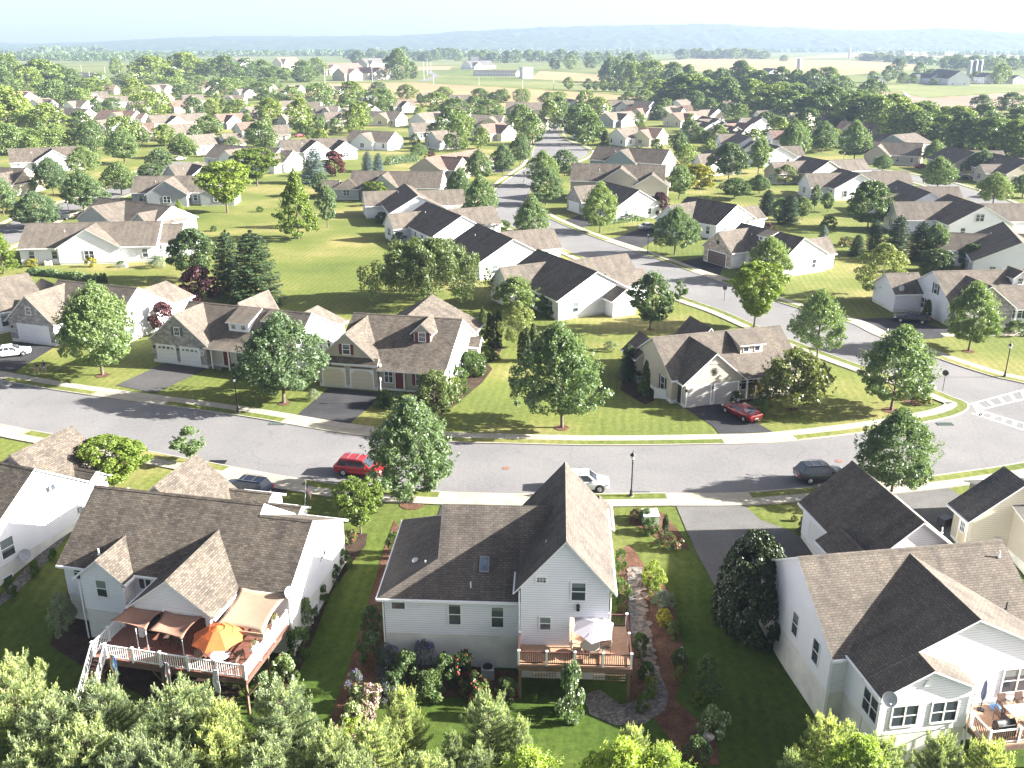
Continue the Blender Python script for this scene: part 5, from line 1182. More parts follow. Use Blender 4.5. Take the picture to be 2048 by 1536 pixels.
PROF = {'dome': [(0, .5), (.1, .8), (.3, 1), (.55, .92), (.75, .7), (.9, .42), (1, .08)], 'ovate': [(0, .5), (.1, .86), (.26, 1), (.48, .9), (.68, .68), (.85, .4), (1, .06)],
        'umbrella': [(0, .55), (.15, .92), (.35, 1), (.6, .92), (.85, .65), (1, .3)],
        'oval': [(0, .35), (.15, .7), (.4, 1), (.65, .88), (.85, .55), (1, .08)],
        'cone': [(0, .8), (.08, 1), (.3, .85), (.6, .5), (.85, .22), (1, .03)],
        'column': [(0, .75), (.1, .95), (.4, 1), (.7, .8), (.9, .4), (1, .05)],
        'vase': [(0, .2), (.2, .55), (.5, .95), (.75, 1), (.9, .75), (1, .3)],
        'bush': [(0, .8), (.2, 1), (.5, .95), (.75, .75), (.92, .4), (1, .1)],
        'spread': [(0, .75), (.15, .95), (.4, 1), (.65, .9), (.85, .65), (1, .25)]}
def crown_data(name, seed, H, Rr, zb, prof, n, nc, size, mat, shoots=0, droop=0, clump=(.18, .3), flat=.8, asp=.6, inner=.25, flowers=None):
    rng = np.random.default_rng(seed); pr = np.array(PROF[prof])
    t = rng.uniform(0, 1, nc)**.85; rr = np.interp(t, pr[:, 0], pr[:, 1])*Rr
    az = rng.uniform(0, 2*np.pi, nc); lob = 1+.15*np.sin(az*2+rng.uniform(0, 6)+t*2)+.12*np.sin(az*3+rng.uniform(0, 6)+t*4)
    cr = Rr*rng.uniform(clump[0], clump[1], nc); rad = np.maximum(0, rr*lob-cr*.6)*np.sqrt(rng.uniform(inner, 1, nc))
    cz = np.clip(zb+t*(H-zb), zb+cr*.4, H-cr*.7)
    C = np.stack([rad*np.cos(az), rad*np.sin(az), cz], 1)
    wgt = cr**2; k = rng.choice(nc, n, p=wgt/wgt.sum())
    d = unit(rng.normal(size=(n, 3))+np.array([0, 0, .35])); out = unit(C[k]-np.array([0, 0, (zb+H)/2-.15*H]))
    d = unit(d+out*.45)
    q = C[k]+d*(cr[k]*rng.uniform(.45, 1.05, n)**.6)[:, None]*np.array([1, 1, flat])
    if droop:
        dr = rng.uniform(0, 1, n)**1.5*droop*np.clip(np.hypot(q[:, 0], q[:, 1])/Rr, .2, 1.2); q[:, 2] = np.maximum(q[:, 2]-dr, .1)
    nr = unit(d*.7+np.array([0, 0, .35])+rng.normal(size=(n, 3))*.75)
    if droop: nr = unit(nr*np.array([1, 1, .35]))
    co = leaves(rng, q, nr, size, asp); mi = np.zeros(n)
    if shoots:
        ts = rng.uniform(.35, 1, shoots); ra = np.interp(ts, pr[:, 0], pr[:, 1])*Rr*rng.uniform(.55, 1.0, shoots); a2 = rng.uniform(0, 6.3, shoots)
        base = np.stack([ra*np.cos(a2), ra*np.sin(a2), zb+ts*(H-zb)-.1], 1); m = 14
        f = np.tile(np.linspace(0, 1, m), shoots); bb = np.repeat(base, m, 0); dirv = unit(np.repeat(base*np.array([.7, .7, 0])/Rr+np.array([0, 0, 1.1]), m, 0)+rng.normal(size=(shoots*m, 3))*.1)
        qq = bb+dirv*(f*H*.10)[:, None]+rng.normal(size=(shoots*m, 3))*(.15*(1.1-f))[:, None]
        co = np.concatenate([co, leaves(rng, qq, unit(rng.normal(size=(shoots*m, 3))+np.array([0, 0, .5])), size*.8, asp)]); mi = np.zeros(n+shoots*m)
    mats = [mat]
    if flowers:
        mats.append(flowers[0]); top = rng.random(len(mi)) < flowers[1]; mi[top] = 1
    return np_mesh(name, co, len(co)//4, mats, 4, mi)
def trunk_data(name, seed, H, zb, r, Rr, mat, nb=7, multi=1):
    rn = random.Random(seed); m = MB()
    for s in range(multi):
        ox, oy = (rn.uniform(-.3, .3), rn.uniform(-.3, .3)) if multi > 1 else (0, 0)
        top = (ox*4+rn.uniform(-.2, .2), oy*4+rn.uniform(-.2, .2), H*.72)
        pts = [(ox, oy, -.15), (ox, oy, .15), (ox*1.5+.02, oy*1.5, zb*.6), (ox*2.4, oy*2.4, zb+.3), (ox*3+.05, oy*3, (zb+H)*.45), top]
        m.tube(pts, [r*1.5, r*1.1, r*.92, r*.85, r*.55, r*.12], 8)
        for i in range(nb):
            t = .1+.8*i/nb; z = zb+t*(H*.6-zb)*.8; a = i*2.4+rn.random(); l = Rr*rn.uniform(.5, .8)*(1-.4*t)
            b = (ox*2.4, oy*2.4, z)
            m.tube([b, (b[0]+l*.45*math.cos(a), b[1]+l*.45*math.sin(a), z+l*.35), (b[0]+l*math.cos(a), b[1]+l*math.sin(a), z+l*.75)], [r*.45, r*.3, r*.08], 5)
    return m.data(name, mat, True, False)
def conifer_data(name, seed, H, Rr, mat, n=9000, size=.17, layers=17, zb=.25):
    rng = np.random.default_rng(seed); q = []; nr = []
    for i in range(layers):
        t = i/(layers-1); z = zb+(H-zb)*t**.9; L = Rr*np.sqrt(max(0, 1-t**1.5))*(.9+.1*np.sin(i*2.1))+.1; nbr = max(5, int(12*(1-t*.45)))
        per = int(n/layers*(1.35-t*.9)/nbr)
        for j in range(nbr):
            a = j*2*np.pi/nbr+i*.7+rng.uniform(-.25, .25); l = L*rng.uniform(.78, 1.08)
            s = rng.uniform(.08, 1, per)**.7; wd = (.16+.22*(1-s)*1.0)*l*.85
            lat = rng.uniform(-1, 1, per)*wd; zz = z-.22*s*l*(1-.6*t)+.14*l*s**3+rng.normal(0, .07, per)-np.abs(lat)*.15
            q.append(np.stack([np.cos(a)*s*l-np.sin(a)*lat, np.sin(a)*s*l+np.cos(a)*lat, zz], 1))
            nr.append(np.stack([np.cos(a)*.35+rng.normal(0, .4, per), np.sin(a)*.35+rng.normal(0, .4, per), np.ones(per)], 1))
    q = np.concatenate(q); nr = unit(np.concatenate(nr))
    return np_mesh(name, leaves(rng, q, nr, size, .4), len(q), [mat])
LM = leafmat
M_MAPLE = LM('maple_leaf', (.12, .18, .085), (.19, .255, .125), .38)
M_LIGHT = LM('light_leaf', (.13, .195, .03), (.20, .26, .05))
M_DARK = LM('dark_leaf', (.075, .12, .045), (.12, .17, .065), .3)
M_PURP = LM('plum_leaf', (.07, .025, .032), (.12, .045, .05), .2)
M_PALE = LM('pale_leaf', (.16, .20, .08), (.22, .26, .11))
M_GOLD = LM('golden_leaf', (.26, .25, .03), (.36, .33, .05))
M_SPR = LM('spruce_needle', (.035, .062, .035), (.065, .10, .05), .15)
M_BLUE = LM('blue_spruce_needle', (.10, .15, .15), (.17, .22, .21), .1)
M_ARB = LM('cedar_leaf', (.04, .065, .018), (.075, .105, .026), .12)
M_WIL = LM('hanging_leaf', (.10, .14, .05), (.15, .19, .07))
M_FAR = LM('woodland_leaf', (.115, .17, .055), (.175, .235, .075), .25, .36)
M_SAGE = LM('sage_leaf', (.17, .22, .16), (.26, .31, .23))
PT = {}
def proto(kind, H, Rr, zb, crowns, trunks): PT[kind] = (H, Rr, crowns, trunks)
def mk(kind, H, Rr, zb, prof, n, nc, size, mat, nv=2, r=.16, bark=BARK, trunk=True, multi=1, **k):
    proto(kind, H, Rr, zb, [crown_data('crown', 17*i+len(kind)*7+ord(kind[0]), H, Rr, zb, prof, n, nc, size, mat, **k) for i in range(nv)],
          [trunk_data('trunk', i+3, H, zb, r, Rr, bark, multi=multi) for i in range(nv)] if trunk else None)
mk('maple', 9.8, 4.5, 2.0, 'ovate', 21000, 330, .15, M_MAPLE, 4, shoots=260, clump=(.075, .17))
mk('sapling', 5, 1.5, 1.3, 'oval', 1800, 30, .17, M_MAPLE, 1, .05, shoots=14)
mk('light', 10, 4.4, 2.2, 'vase', 16000, 200, .175, M_LIGHT, 2, clump=(.09, .2))
mk('darkround', 10, 5.2, 2.0, 'dome', 17000, 220, .185, M_DARK, 2, clump=(.09, .18))
mk('crab', 6.5, 4.6, 1.3, 'spread', 8000, 85, .18, M_PALE if False else LM('crab_leaf', (.09, .12, .05), (.14, .165, .075)), 1, clump=(.12, .22), multi=3, shoots=40)
mk('pale', 9, 4.6, 1.7, 'dome', 10000, 80, .17, M_PALE, 1, .14, BARKL, clump=(.14, .24))
mk('willow', 8, 7.6, 2.2, 'umbrella', 32000, 170, .19, M_WIL, 1, .3, droop=2.2, asp=.35, clump=(.07, .15))
mk('weep', 4.2, 3.2, .5, 'bush', 6500, 50, .18, M_WIL, 1, .14, droop=2.2, asp=.35, clump=(.15, .25))
mk('pear', 12, 4.2, 1.2, 'cone', 19000, 260, .17, M_LIGHT, 1, shoots=150, clump=(.08, .17))
mk('oval', 9, 3.4, 1.8, 'oval', 12000, 170, .165, M_MAPLE, 2, shoots=60, clump=(.1, .2))
mk('plum', 7.5, 3.4, 1.0, 'dome', 6000, 60, .2, M_PURP, 2)
mk('gold', 6, 3.2, .5, 'bush', 4500, 45, .2, M_GOLD, 1)
mk('shrub', 2.2, 1.5, .02, 'bush', 2600, 34, .1, LM('shrub_leaf', (.055, .10, .02), (.10, .16, .035)), 2, trunk=False, inner=.4)
mk('ball', 2.2, 1.5, .02, 'bush', 9000, 150, .085, LM('clipped_leaf', (.06, .10, .025), (.10, .15, .04)), 1, trunk=False, inner=.93, clump=(.16, .22))
mk('darkshrub', 2.2, 1.5, .02, 'bush', 2600, 34, .1, M_DARK, 1, trunk=False, inner=.4)
mk('lime', 2.2, 1.5, .02, 'bush', 2400, 30, .11, LM('lime_leaf', (.16, .22, .04), (.24, .30, .06)), 1, trunk=False, inner=.4)
mk('goldshrub', 2.0, 1.4, .02, 'bush', 1800, 30, .12, M_GOLD, 1, trunk=False, inner=.4)
mk('plumshrub', 2.0, 1.4, .02, 'bush', 1800, 30, .11, M_PURP, 1, trunk=False, inner=.4)
mk('sage', 2.2, 1.5, .02, 'bush', 3200, 40, .12, M_SAGE, 1, trunk=False, asp=.18, inner=.4, shoots=60)
mk('holly', 6.2, 3.1, .05, 'bush', 36000, 430, .12, LM('holly_leaf', (.025, .042, .014), (.055, .08, .028), .08), 1, r=.1, inner=.92, clump=(.11, .18), flat=1.0)
mk('pink', 1.6, 1.3, .02, 'bush', 2200, 26, .09, M_LIGHT, 1, trunk=False, flowers=(flat('pink_petals', (.55, .33, .36), .7, scale=9, var=.3), .55), inner=.4)
mk('whitefl', 2.0, 1.5, .02, 'bush', 2400, 30, .1, M_MAPLE, 1, trunk=False, flowers=(flat('white_petals', (.7, .72, .62), .7), .12), inner=.4)
mk('creamfl', 1.6, 1.3, .02, 'bush', 2200, 26, .1, M_LIGHT, 1, trunk=False, flowers=(flat('cream_petals', (.5, .55, .32), .7), .5), inner=.4)
mk('purplefl', 1.4, 1.3, .02, 'bush', 2200, 30, .075, M_DARK, 1, trunk=False, asp=.3, flowers=(flat('violet_petals', (.16, .10, .38), .7, scale=9, var=.3), .28), shoots=50, inner=.4)
mk('redfl', 1.2, 1.2, .02, 'bush', 1600, 26, .09, M_DARK, 1, trunk=False, flowers=(flat('rose_petals', (.5, .05, .06), .7), .1), inner=.4)
mk('far', 10, 5, 1.0, 'dome', 4200, 130, .30, M_FAR, 3, .2, clump=(.12, .25))
mk('faroval', 11, 4, 1.2, 'oval', 3400, 110, .30, M_FAR, 2, .2)
mk('farspread', 9, 6, .8, 'spread', 4400, 130, .30, M_FAR, 2, .2)
mk('wood', 14, 7, .5, 'dome', 5600, 170, .40, LM('wood_leaf', (.115, .17, .05), (.18, .24, .07), .3, .38), 3, .3, clump=(.1, .22))
for k_, n_, mt in (('spruce', 3, M_SPR), ('blue', 1, M_BLUE)):
    proto(k_, 11, 3.3, .3, [conifer_data('crown', 5+i, 11, 3.3, mt, 15000, .2, 20) for i in range(min(2, n_))], [trunk_data('trunk', 4, 11, .5, .16, .6, BARK, 0)])
proto('cedar', 6, 1.0, .05, [crown_data('crown', 31+i, 6, 1.0, .05, 'column', 13000, 120, .11, M_ARB, clump=(.28, .42), inner=.7, asp=.45, shoots=24) for i in range(2)], None)
proto('farcon', 13, 3.2, .2, [conifer_data('crown', 9, 13, 3.2, M_SPR, 2600, .42, 12)], [trunk_data('trunk', 4, 13, .5, .2, .6, BARK, 0)])
TR = random.Random(77)
CATS = {'ball': 'shrub', 'shrub': 'shrub', 'darkshrub': 'shrub', 'lime': 'shrub', 'goldshrub': 'shrub', 'plumshrub': 'shrub', 'sage': 'ornamental grass', 'pink': 'flowering plant', 'whitefl': 'shrub', 'creamfl': 'flowering plant', 'purplefl': 'flowering plant', 'redfl': 'flowering plant', 'holly': 'bush'}
NAMES = {'far': 'shade_tree', 'faroval': 'shade_tree', 'farspread': 'shade_tree', 'wood': 'woodland_tree', 'maple': 'maple_tree', 'spruce': 'spruce_tree', 'blue': 'blue_spruce', 'cedar': 'cedar_tree', 'willow': 'spreading_tree', 'weep': 'weeping_tree', 'plum': 'plum_tree', 'pear': 'pear_tree', 'holly': 'holly_bush', 'farcon': 'conifer_tree'}
def put(kind, x, y, z, h, r, label, group=None):
    H0, R0, cs, ts = PT[kind]; i = TR.randrange(len(cs)); cat = CATS.get(kind, 'tree')
    rz = TR.uniform(0, 6.28); sc = (r/R0, r/R0*TR.uniform(.93, 1.07), h/H0)
    if ts is None:
        o = link(NAMES.get(kind, 'shrub' if cat == 'shrub' else cat.replace(' ', '_') if cat != 'tree' else 'tree'), cs[i], None, (x, y, z), rz); o.scale = sc; return tag(o, label, cat, group)
    t = thing(NAMES.get(kind, 'tree'), label, cat, (x, y, z), rz, group); t.scale = sc; t.rotation_euler = (TR.uniform(-.05, .05), TR.uniform(-.05, .05), rz)
    link('trunk', ts[i % len(ts)], t); link('crown', cs[i], t); return t
def tree(kind, cx, yt, yb, w, label, group=None, zup=0):
    x, y, z = G(cx, yb); d = y*CP+(CAMH-z)*SP
    r = w/2*d/FPX; zt = atY(cx, yt, y-r*.15)[1]
    return put(kind, x, y, z+zup, max(.4, zt-z), r, label, group)
# mid-ground trees
for a in [
 ('maple', 205, 578, 750, 172, 'leafy maple in a stone ring on the lawn by the two walkers'), ('maple', 568, 643, 806, 182, 'round maple in front of the arched-door stone house'),
 ('maple', 1124, 662, 855, 188, 'large maple alone on the striped lawn between two tan houses'), ('maple', 825, 812, 1006, 188, 'big maple in a mulch ring beside the parked red SUV'),
 ('maple', 1782, 665, 820, 162, 'maple in a brick ring on the crosswalk corner lawn'), ('maple', 1783, 833, 985, 172, 'maple rising behind the dark garage roof and dark SUV'),
 ('crab', 1588, 710, 818, 150, 'wide low gray-green tree in front of the red sedan house porch'), ('maple', 1634, 590, 715, 112, 'young maple on the curb strip behind the corner-lot house roof'),
 ('light', 1508, 530, 656, 122, 'bright yellow-green tree at the curb of the curved street'), ('oval', 1300, 548, 658, 90, 'dark-trunked oval tree on the lawn by the white corner shed'),
 ('sapling', 1357, 563, 610, 32, 'tiny sapling beside the sidewalk of the curved street'), ('maple', 1937, 575, 702, 112, 'maple on the lawn before the white gabled house with black sedan'),
 ('pale', 1757, 490, 597, 112, 'pale silvery-green tree standing on the lawn near the black sedan'), ('maple', 1537, 480, 562, 100, 'maple hiding the porch of the black star house'),
 ('maple', 1349, 420, 510, 98, 'maple in front of the white-gabled dormer house'), ('maple', 1200, 370, 465, 84, 'maple in front of the stone garage house'),
 ('maple', 1064, 397, 483, 80, 'maple on the inner bend of the curved street'), ('maple', 963, 356, 452, 76, 'maple at the side street corner nearest the street bend'),
 ('maple', 918, 340, 425, 62, 'maple just behind the street bend corner maple'), ('maple', 960, 303, 365, 60, 'maple beside the dark car on the lawn strip'),
 ('maple', 1092, 340, 410, 74, 'front maple of the pair at the stone garage drive'), ('maple', 1085, 305, 372, 70, 'rear maple of the pair at the stone garage drive'), ('oval', 1130, 300, 352, 52, 'smaller maple next to the pair, beyond the stone garage'),
 ('maple', 1040, 270, 332, 48, 'slim maple at the far corner of the central crossroad'), ('maple', 1005, 292, 350, 50, 'maple right before the central crossroad sidewalk'),
 ('willow', 860, 485, 606, 218, 'huge spreading tree with hanging branches on the rear lawn'), ('oval', 1032, 556, 635, 96, 'rounded green tree behind the pale slender one'), ('pale', 1036, 604, 694, 68, 'slender pale green tree between two rows of cedars'),
 ('weep', 868, 745, 812, 104, 'low weeping tree by the porch of the cream garage house'), ('ball', 945, 706, 746, 58, 'round clipped shrub at the gable of the cream garage house'), ('ball', 968, 692, 722, 36, 'bright round shrub behind the clipped one at the gable'), ('darkshrub', 928, 705, 742, 34, 'darker shrub tucked beside the clipped round one'),
 ('darkround', 388, 460, 562, 104, 'broad dark green tree behind the purple plum'), ('spruce', 458, 462, 592, 78, 'narrower dark spruce between broad tree and big spruce'), ('spruce', 516, 465, 606, 116, 'big dark spruce at the edge of the open lawn'),
 ('plum', 401, 535, 610, 84, 'purple plum tree in front of the dark spruces'), ('plum', 330, 605, 668, 62, 'muted purple tree at the white garden wall of the stone garage house'),
 ('pear', 8, 460, 548, 76, 'tall green conical tree at the left edge by the long white house'), ('pear', 597, 345, 478, 92, 'tall pale conical tree on the open lawn'), ('oval', 655, 372, 455, 44, 'thin darker tree close behind the tall conical one'),
 ('light', 455, 325, 425, 118, 'large light green tree by the gray sunroom house'), ('light', 515, 298, 372, 92, 'light green tree in front of the raised white deck'),
 ('maple', 76, 388, 458, 104, 'wide maple by the side street curb next to the long white house'), ('maple', 108, 318, 388, 72, 'maple before the wide brown roof, nearer the stone-gabled house'), ('maple', 168, 345, 424, 86, 'maple above the sunlit side street, beside the lamp post'), ('maple', 244, 328, 390, 74, 'maple next to the small gray gabled house'),
 ('maple', 8, 360, 430, 68, 'maple cut by the left edge below the stone-gabled house'), ('maple', 172, 295, 352, 70, 'maple in front of the wide brown roofed house gable'), ('maple', 250, 258, 328, 72, 'tall maple behind the side street bend'), ('maple', 366, 268, 316, 60, 'maple by the parked pale car up the side street'), ('oval', 322, 298, 348, 52, 'loose green tree left of the pale parked car'), ('darkround', 302, 328, 360, 62, 'low bushy tree left of the stepped gray roofs'),
 ('pear', 361, 402, 442, 36, 'conical evergreen shrub between white and gray houses'), ('plum', 671, 303, 352, 60, 'dark purple tree beside the gray spruce'), ('blue', 628, 296, 366, 62, 'gray-green spruce left of the purple tree'), ('oval', 640, 345, 392, 50, 'loose dark tree behind the thin one at the lawn edge'),
 ('blue', 735, 303, 342, 30, 'small blue spruce, nearer of two by the clipped hedge'), ('blue', 756, 306, 345, 28, 'small blue spruce right of its twin by the hedge'), ('maple', 838, 288, 316, 40, 'round tree above the clipped hedge'), ('plumshrub', 862, 304, 320, 26, 'reddish bush at the end of the clipped hedge'),
 ('light', 752, 364, 402, 52, 'bright bushy tree at the gray screened-porch house wall'), ('darkround', 1735, 363, 458, 96, 'large round dark green tree right of the long garden'),
 ('spruce', 1748, 440, 505, 46, 'dark spruce of the garden clump, the one next to the round tree'), ('spruce', 1790, 432, 508, 58, 'tall dark spruce in the middle of the garden clump'), ('spruce', 1838, 445, 520, 64, 'broad spruce of the garden clump in front of the white gable'), ('oval', 1865, 450, 525, 56, 'leafy tree at the pergola end of the garden clump'), ('darkround', 1870, 500, 545, 80, 'low spreading tree behind the black sedan house roof'), ('darkshrub', 1940, 490, 540, 50, 'dark bushy tree before the pergola house'), ('spruce', 1712, 470, 512, 40, 'short spruce at the shady foot of the garden clump'),
 ('gold', 1393, 330, 378, 78, 'bright golden-yellow tree beside the tall tan house'), ('oval', 1358, 333, 398, 56, 'green tree hugging the golden one'), ('darkround', 1457, 287, 360, 82, 'broad dark tree beyond the golden tree'), ('oval', 1516, 278, 347, 50, 'upright dense oval tree beside the broad dark one'),
 ('darkround', 1468, 357, 398, 76, 'low wide gray-green tree behind the dormer house'), ('maple', 1518, 350, 388, 46, 'small rounded tree between low wide tree and garden pines'), ('spruce', 1533, 380, 430, 44, 'bluish spruce in the garden behind the star house'), ('spruce', 1575, 388, 448, 52, 'taller dark spruce in the garden behind the star house'), ('oval', 1556, 398, 446, 46, 'leafy tree between the two garden spruces'), ('oval', 1604, 395, 440, 34, 'small bright tree right of the garden spruces'),
 ('oval', 1628, 371, 420, 26, 'first of two columnar trees before the blue patio awning'), ('oval', 1655, 385, 424, 28, 'second columnar tree, nearer the round dark tree'), ('pale', 1571, 330, 368, 52, 'small tan-green ornamental tree on the bright lawn'), ('plum', 1316, 385, 434, 42, 'purple sapling at the stone garage house gable'),
 ('maple', 1764, 311, 344, 44, 'round tree beside the street in front of the porch house'), ('maple', 1874, 318, 380, 76, 'front maple of the pair by the right street'), ('maple', 1867, 283, 330, 56, 'rear maple of the pair by the right street'), ('maple', 1963, 303, 352, 68, 'maple in front of the long navy roof, farther one'), ('maple', 1985, 350, 412, 76, 'maple at the street bend below the long navy roof'), ('maple', 2044, 350, 395, 60, 'maple cut by the right edge above the street'),
 ('oval', 1357, 266, 313, 38, 'maple beside the bright tall white gable'), ('farspread', 1372, 288, 330, 44, 'low tree between white gable and golden tree'),
 ('maple', 1587, 243, 322, 66, 'street maple left of the narrow white gable'), ('maple', 1643, 246, 305, 60, 'street maple just across from the narrow white gable'), ('maple', 1708, 246, 324, 64, 'street maple in front of the blue gable'),
 ('blue', 1645, 450, 487, 26, 'little blue spruce at the rear of the star house'), ('plumshrub', 1535, 447, 470, 28, 'dark purple bush at the rear corner of the dormer house'), ('spruce', 1258, 690, 757, 50, 'dark evergreen at the far wall corner of the beige corner house'),
 ('oval', 1245, 530, 560, 34, 'reddish tree tip behind the white corner shed'),
 ('holly', 1494, 1078, 1258, 150, 'massive dark holly bush at the white house corner beside the driveway'),
 ('light', 232, 885, 985, 146, 'dense yellow-green tree behind the deck house roof'), ('sapling', 380, 860, 925, 72, 'slim small street tree beyond the gabled front roof'), ('light', 722, 965, 1068, 108, 'bright yellow-green tree by the small front flag'),
]: tree(*a)
# cedars (columnar evergreens)
for i, (cx, yt, yb, w) in enumerate([(966, 616, 685, 17), (980, 625, 690, 17), (997, 620, 692, 18), (988, 632, 694, 16)]): tree('cedar', cx, yt, yb, w, f'{ordn(i)} dark cedar from the left in the rear cluster beside the pale tree', 'rear cedar cluster')
for i, (cx, yt, yb, w) in enumerate([(1043, 665, 722, 17), (1053, 655, 724, 17), (1066, 648, 721, 18)]): tree('cedar', cx, yt, yb, w, f'{ordn(i)} sunlit cedar from the left in the front cluster beside the pale tree', 'front cedar cluster')
for i, cx in enumerate((194, 204, 211)): tree('cedar', cx, 546, 566, 9, f'{ordn(i)} tiny dark cedar at the right end of the low green hedge', 'hedge end cedars')
tree('cedar', 1290, 722, 790, 16, 'narrow cedar against the beige corner house wall'); tree('cedar', 1852, 600, 640, 18, 'slim cedar against the white gable above the black sedan')
tree('cedar', 1210, 262, 300, 20, 'pointed cedar at the street side of the blue-gray house')
# auto groups
BANDW = 1.22
def band(group, phrase, cat_kind, lst, word='in'):
    for i, a in enumerate(sorted(lst)):
        cx, yt, yb, w = a; w *= BANDW; yt -= (BANDW-1)*.6*(yb-yt); k = cat_kind if isinstance(cat_kind, str) else TR.choice(cat_kind)
        tree(k, cx, yt, yb, w, f'{ordn(i)} tree from the left {word} {phrase}', group)
band('trees at the tan field', 'the row of tree tops bordering the tan field', ['far', 'farspread'], [(527, 168, 200, 48), (450, 160, 193, 60), (492, 156, 178, 45), (537, 158, 180, 42), (373, 172, 198, 50), (350, 157, 178, 45), (395, 153, 170, 36), (585, 177, 206, 50), (641, 172, 215, 50), (703, 168, 212, 50), (762, 184, 225, 60), (756, 167, 190, 32), (815, 172, 198, 40), (887, 176, 198, 32), (961, 180, 205, 42), (1007, 181, 205, 25), (1044, 181, 205, 36), (1096, 187, 210, 34), (1118, 186, 206, 30), (1171, 186, 222, 38), (1258, 186, 212, 36), (1318, 189, 212, 34), (1290, 182, 205, 40)])
band('trees on the central street', 'the leafy rows along the upper central street', ['far', 'far', 'faroval'], [(1099, 208, 262, 40), (1118, 199, 245, 38), (1043, 216, 270, 50), (1065, 235, 289, 48), (1162, 214, 264, 62), (1176, 236, 290, 58), (1196, 199, 236, 44), (1150, 222, 276, 50), (874, 190, 228, 54), (908, 202, 240, 60), (899, 224, 288, 52), (922, 228, 266, 52), (912, 246, 302, 44), (950, 196, 232, 42), (976, 203, 234, 50), (1001, 182, 206, 30), (1315, 214, 240, 34)])
band('trees of the middle block', 'the scattered trees of the middle block', ['far', 'faroval'], [(711, 214, 266, 46), (728, 210, 246, 32), (603, 206, 270, 50), (543, 203, 252, 58), (525, 250, 300, 62), (475, 203, 234, 50), (388, 199, 230, 42), (425, 203, 236, 30), (419, 237, 276, 56), (626, 259, 284, 30), (695, 200, 232, 40), (560, 190, 215, 34)])
band('trees of the left gardens', 'the loose garden trees on the upper left', ['far', 'faroval', 'farspread'], [(15, 182, 254, 92), (109, 167, 214, 52), (80, 172, 200, 38), (137, 173, 212, 42), (160, 182, 220, 50), (186, 160, 190, 62), (99, 215, 274, 62), (164, 228, 268, 52), (185, 250, 300, 52), (51, 262, 304, 72), (105, 264, 303, 62), (150, 262, 296, 36), (272, 163, 208, 48), (306, 190, 232, 66), (225, 199, 222, 38), (250, 240, 290, 60), (331, 254, 292, 46), (15, 255, 310, 60), (60, 232, 272, 40), (290, 222, 246, 24), (45, 200, 250, 50)])
band('tall trees on the left rise', 'the tall old trees along the left skyline', ['wood', 'wood', 'faroval'], [(9, 117, 188, 46), (31, 117, 182, 40), (85, 126, 182, 82), (122, 135, 180, 54), (304, 118, 168, 72), (234, 120, 154, 26), (373, 112, 164, 70), (404, 124, 158, 42), (453, 117, 164, 62), (426, 120, 150, 30), (494, 122, 162, 50), (527, 124, 160, 40), (550, 135, 160, 36), (607, 126, 164, 50), (573, 138, 162, 30), (634, 120, 154, 40), (60, 140, 185, 50), (150, 142, 180, 36), (250, 150, 172, 40), (350, 140, 168, 30), (795, 104, 160, 52), (718, 104, 130, 28), (826, 128, 158, 22), (200, 150, 176, 40), (0, 140, 190, 60)])
band('field edge trees', 'the row of small dark trees in the crop field', 'faroval', [(1138, 157, 180, 22), (1175, 160, 181, 20), (1192, 164, 182, 14), (1207, 161, 183, 18), (1222, 166, 183, 15), (1232, 164, 184, 16), (1247, 164, 184, 18), (1262, 172, 188, 18)])
WR = random.Random(3); wl = []
def seg(pts, n, hw, hh, jit=5):
    o = []
    for i in range(n):
        t = (i+.5)/n*(len(pts)-1); k = min(len(pts)-2, int(t)); f = t-k
        x = pts[k][0]+(pts[k+1][0]-pts[k][0])*f+WR.uniform(-hw*.25, hw*.25); y = pts[k][1]+(pts[k+1][1]-pts[k][1])*f+WR.uniform(-jit, jit)*.5
        h = hh*WR.uniform(.8, 1.2); o.append((round(x), round(y-h), round(y), round(hw*WR.uniform(.8, 1.25))))
    return o
band('front edge of the big woods', 'the front edge of the big right-hand woods', 'wood', seg([(1560, 238), (1680, 252), (1740, 268), (1850, 286), (1960, 300), (2060, 318)], 15, 74, 58))
band('second rank of the big woods', 'the second rank of the big right-hand woods', 'wood', seg([(1340, 212), (1450, 218), (1560, 226), (1680, 238), (1800, 258), (1920, 276), (2060, 296)], 19, 72, 50))
band('rear rank of the big woods', 'the rear rank of the big right-hand woods', 'wood', seg([(1300, 200), (1400, 202), (1500, 212), (1620, 220), (1740, 236), (1860, 252), (2060, 268)], 18, 66, 40))
band('creek trees', 'the hazy creek-side tree band below the wheat', ['wood', 'far', 'wood'], seg([(1200, 163), (1290, 172), (1380, 182), (1440, 188), (1520, 186), (1600, 188), (1680, 192)], 26, 42, 42)+[(1480, 128, 180, 50), (1740, 165, 215, 52), (1650, 140, 185, 50), (1960, 195, 232, 40), (2020, 190, 226, 60)])
band('street maples on the right', 'the dense rounded street maples right of centre', 'far', [(1393, 188, 226, 30), (1418, 200, 228, 32), (1447, 210, 238, 28), (1478, 212, 244, 36), (1490, 198, 214, 36), (1530, 228, 262, 46), (1555, 240, 288, 54), (1568, 210, 248, 50), (1612, 222, 262, 56), (1600, 248, 290, 50), (1525, 214, 240, 36), (1660, 262, 300, 60), (1380, 232, 264, 20), (1400, 258, 285, 26), (1465, 210, 236, 30), (1330, 200, 226, 34)])
band('hedgerows on the plain', 'the far hedgerow trees across the wheat plain', ['farspread', 'wood'], seg([(1360, 118), (1440, 117), (1530, 119)], 11, 24, 17, 2)+seg([(1715, 121), (1790, 124), (1850, 128)], 8, 24, 14, 2)+seg([(1880, 138), (1960, 140), (2060, 138)], 9, 30, 24, 3)+[(1567, 112, 123, 16)])
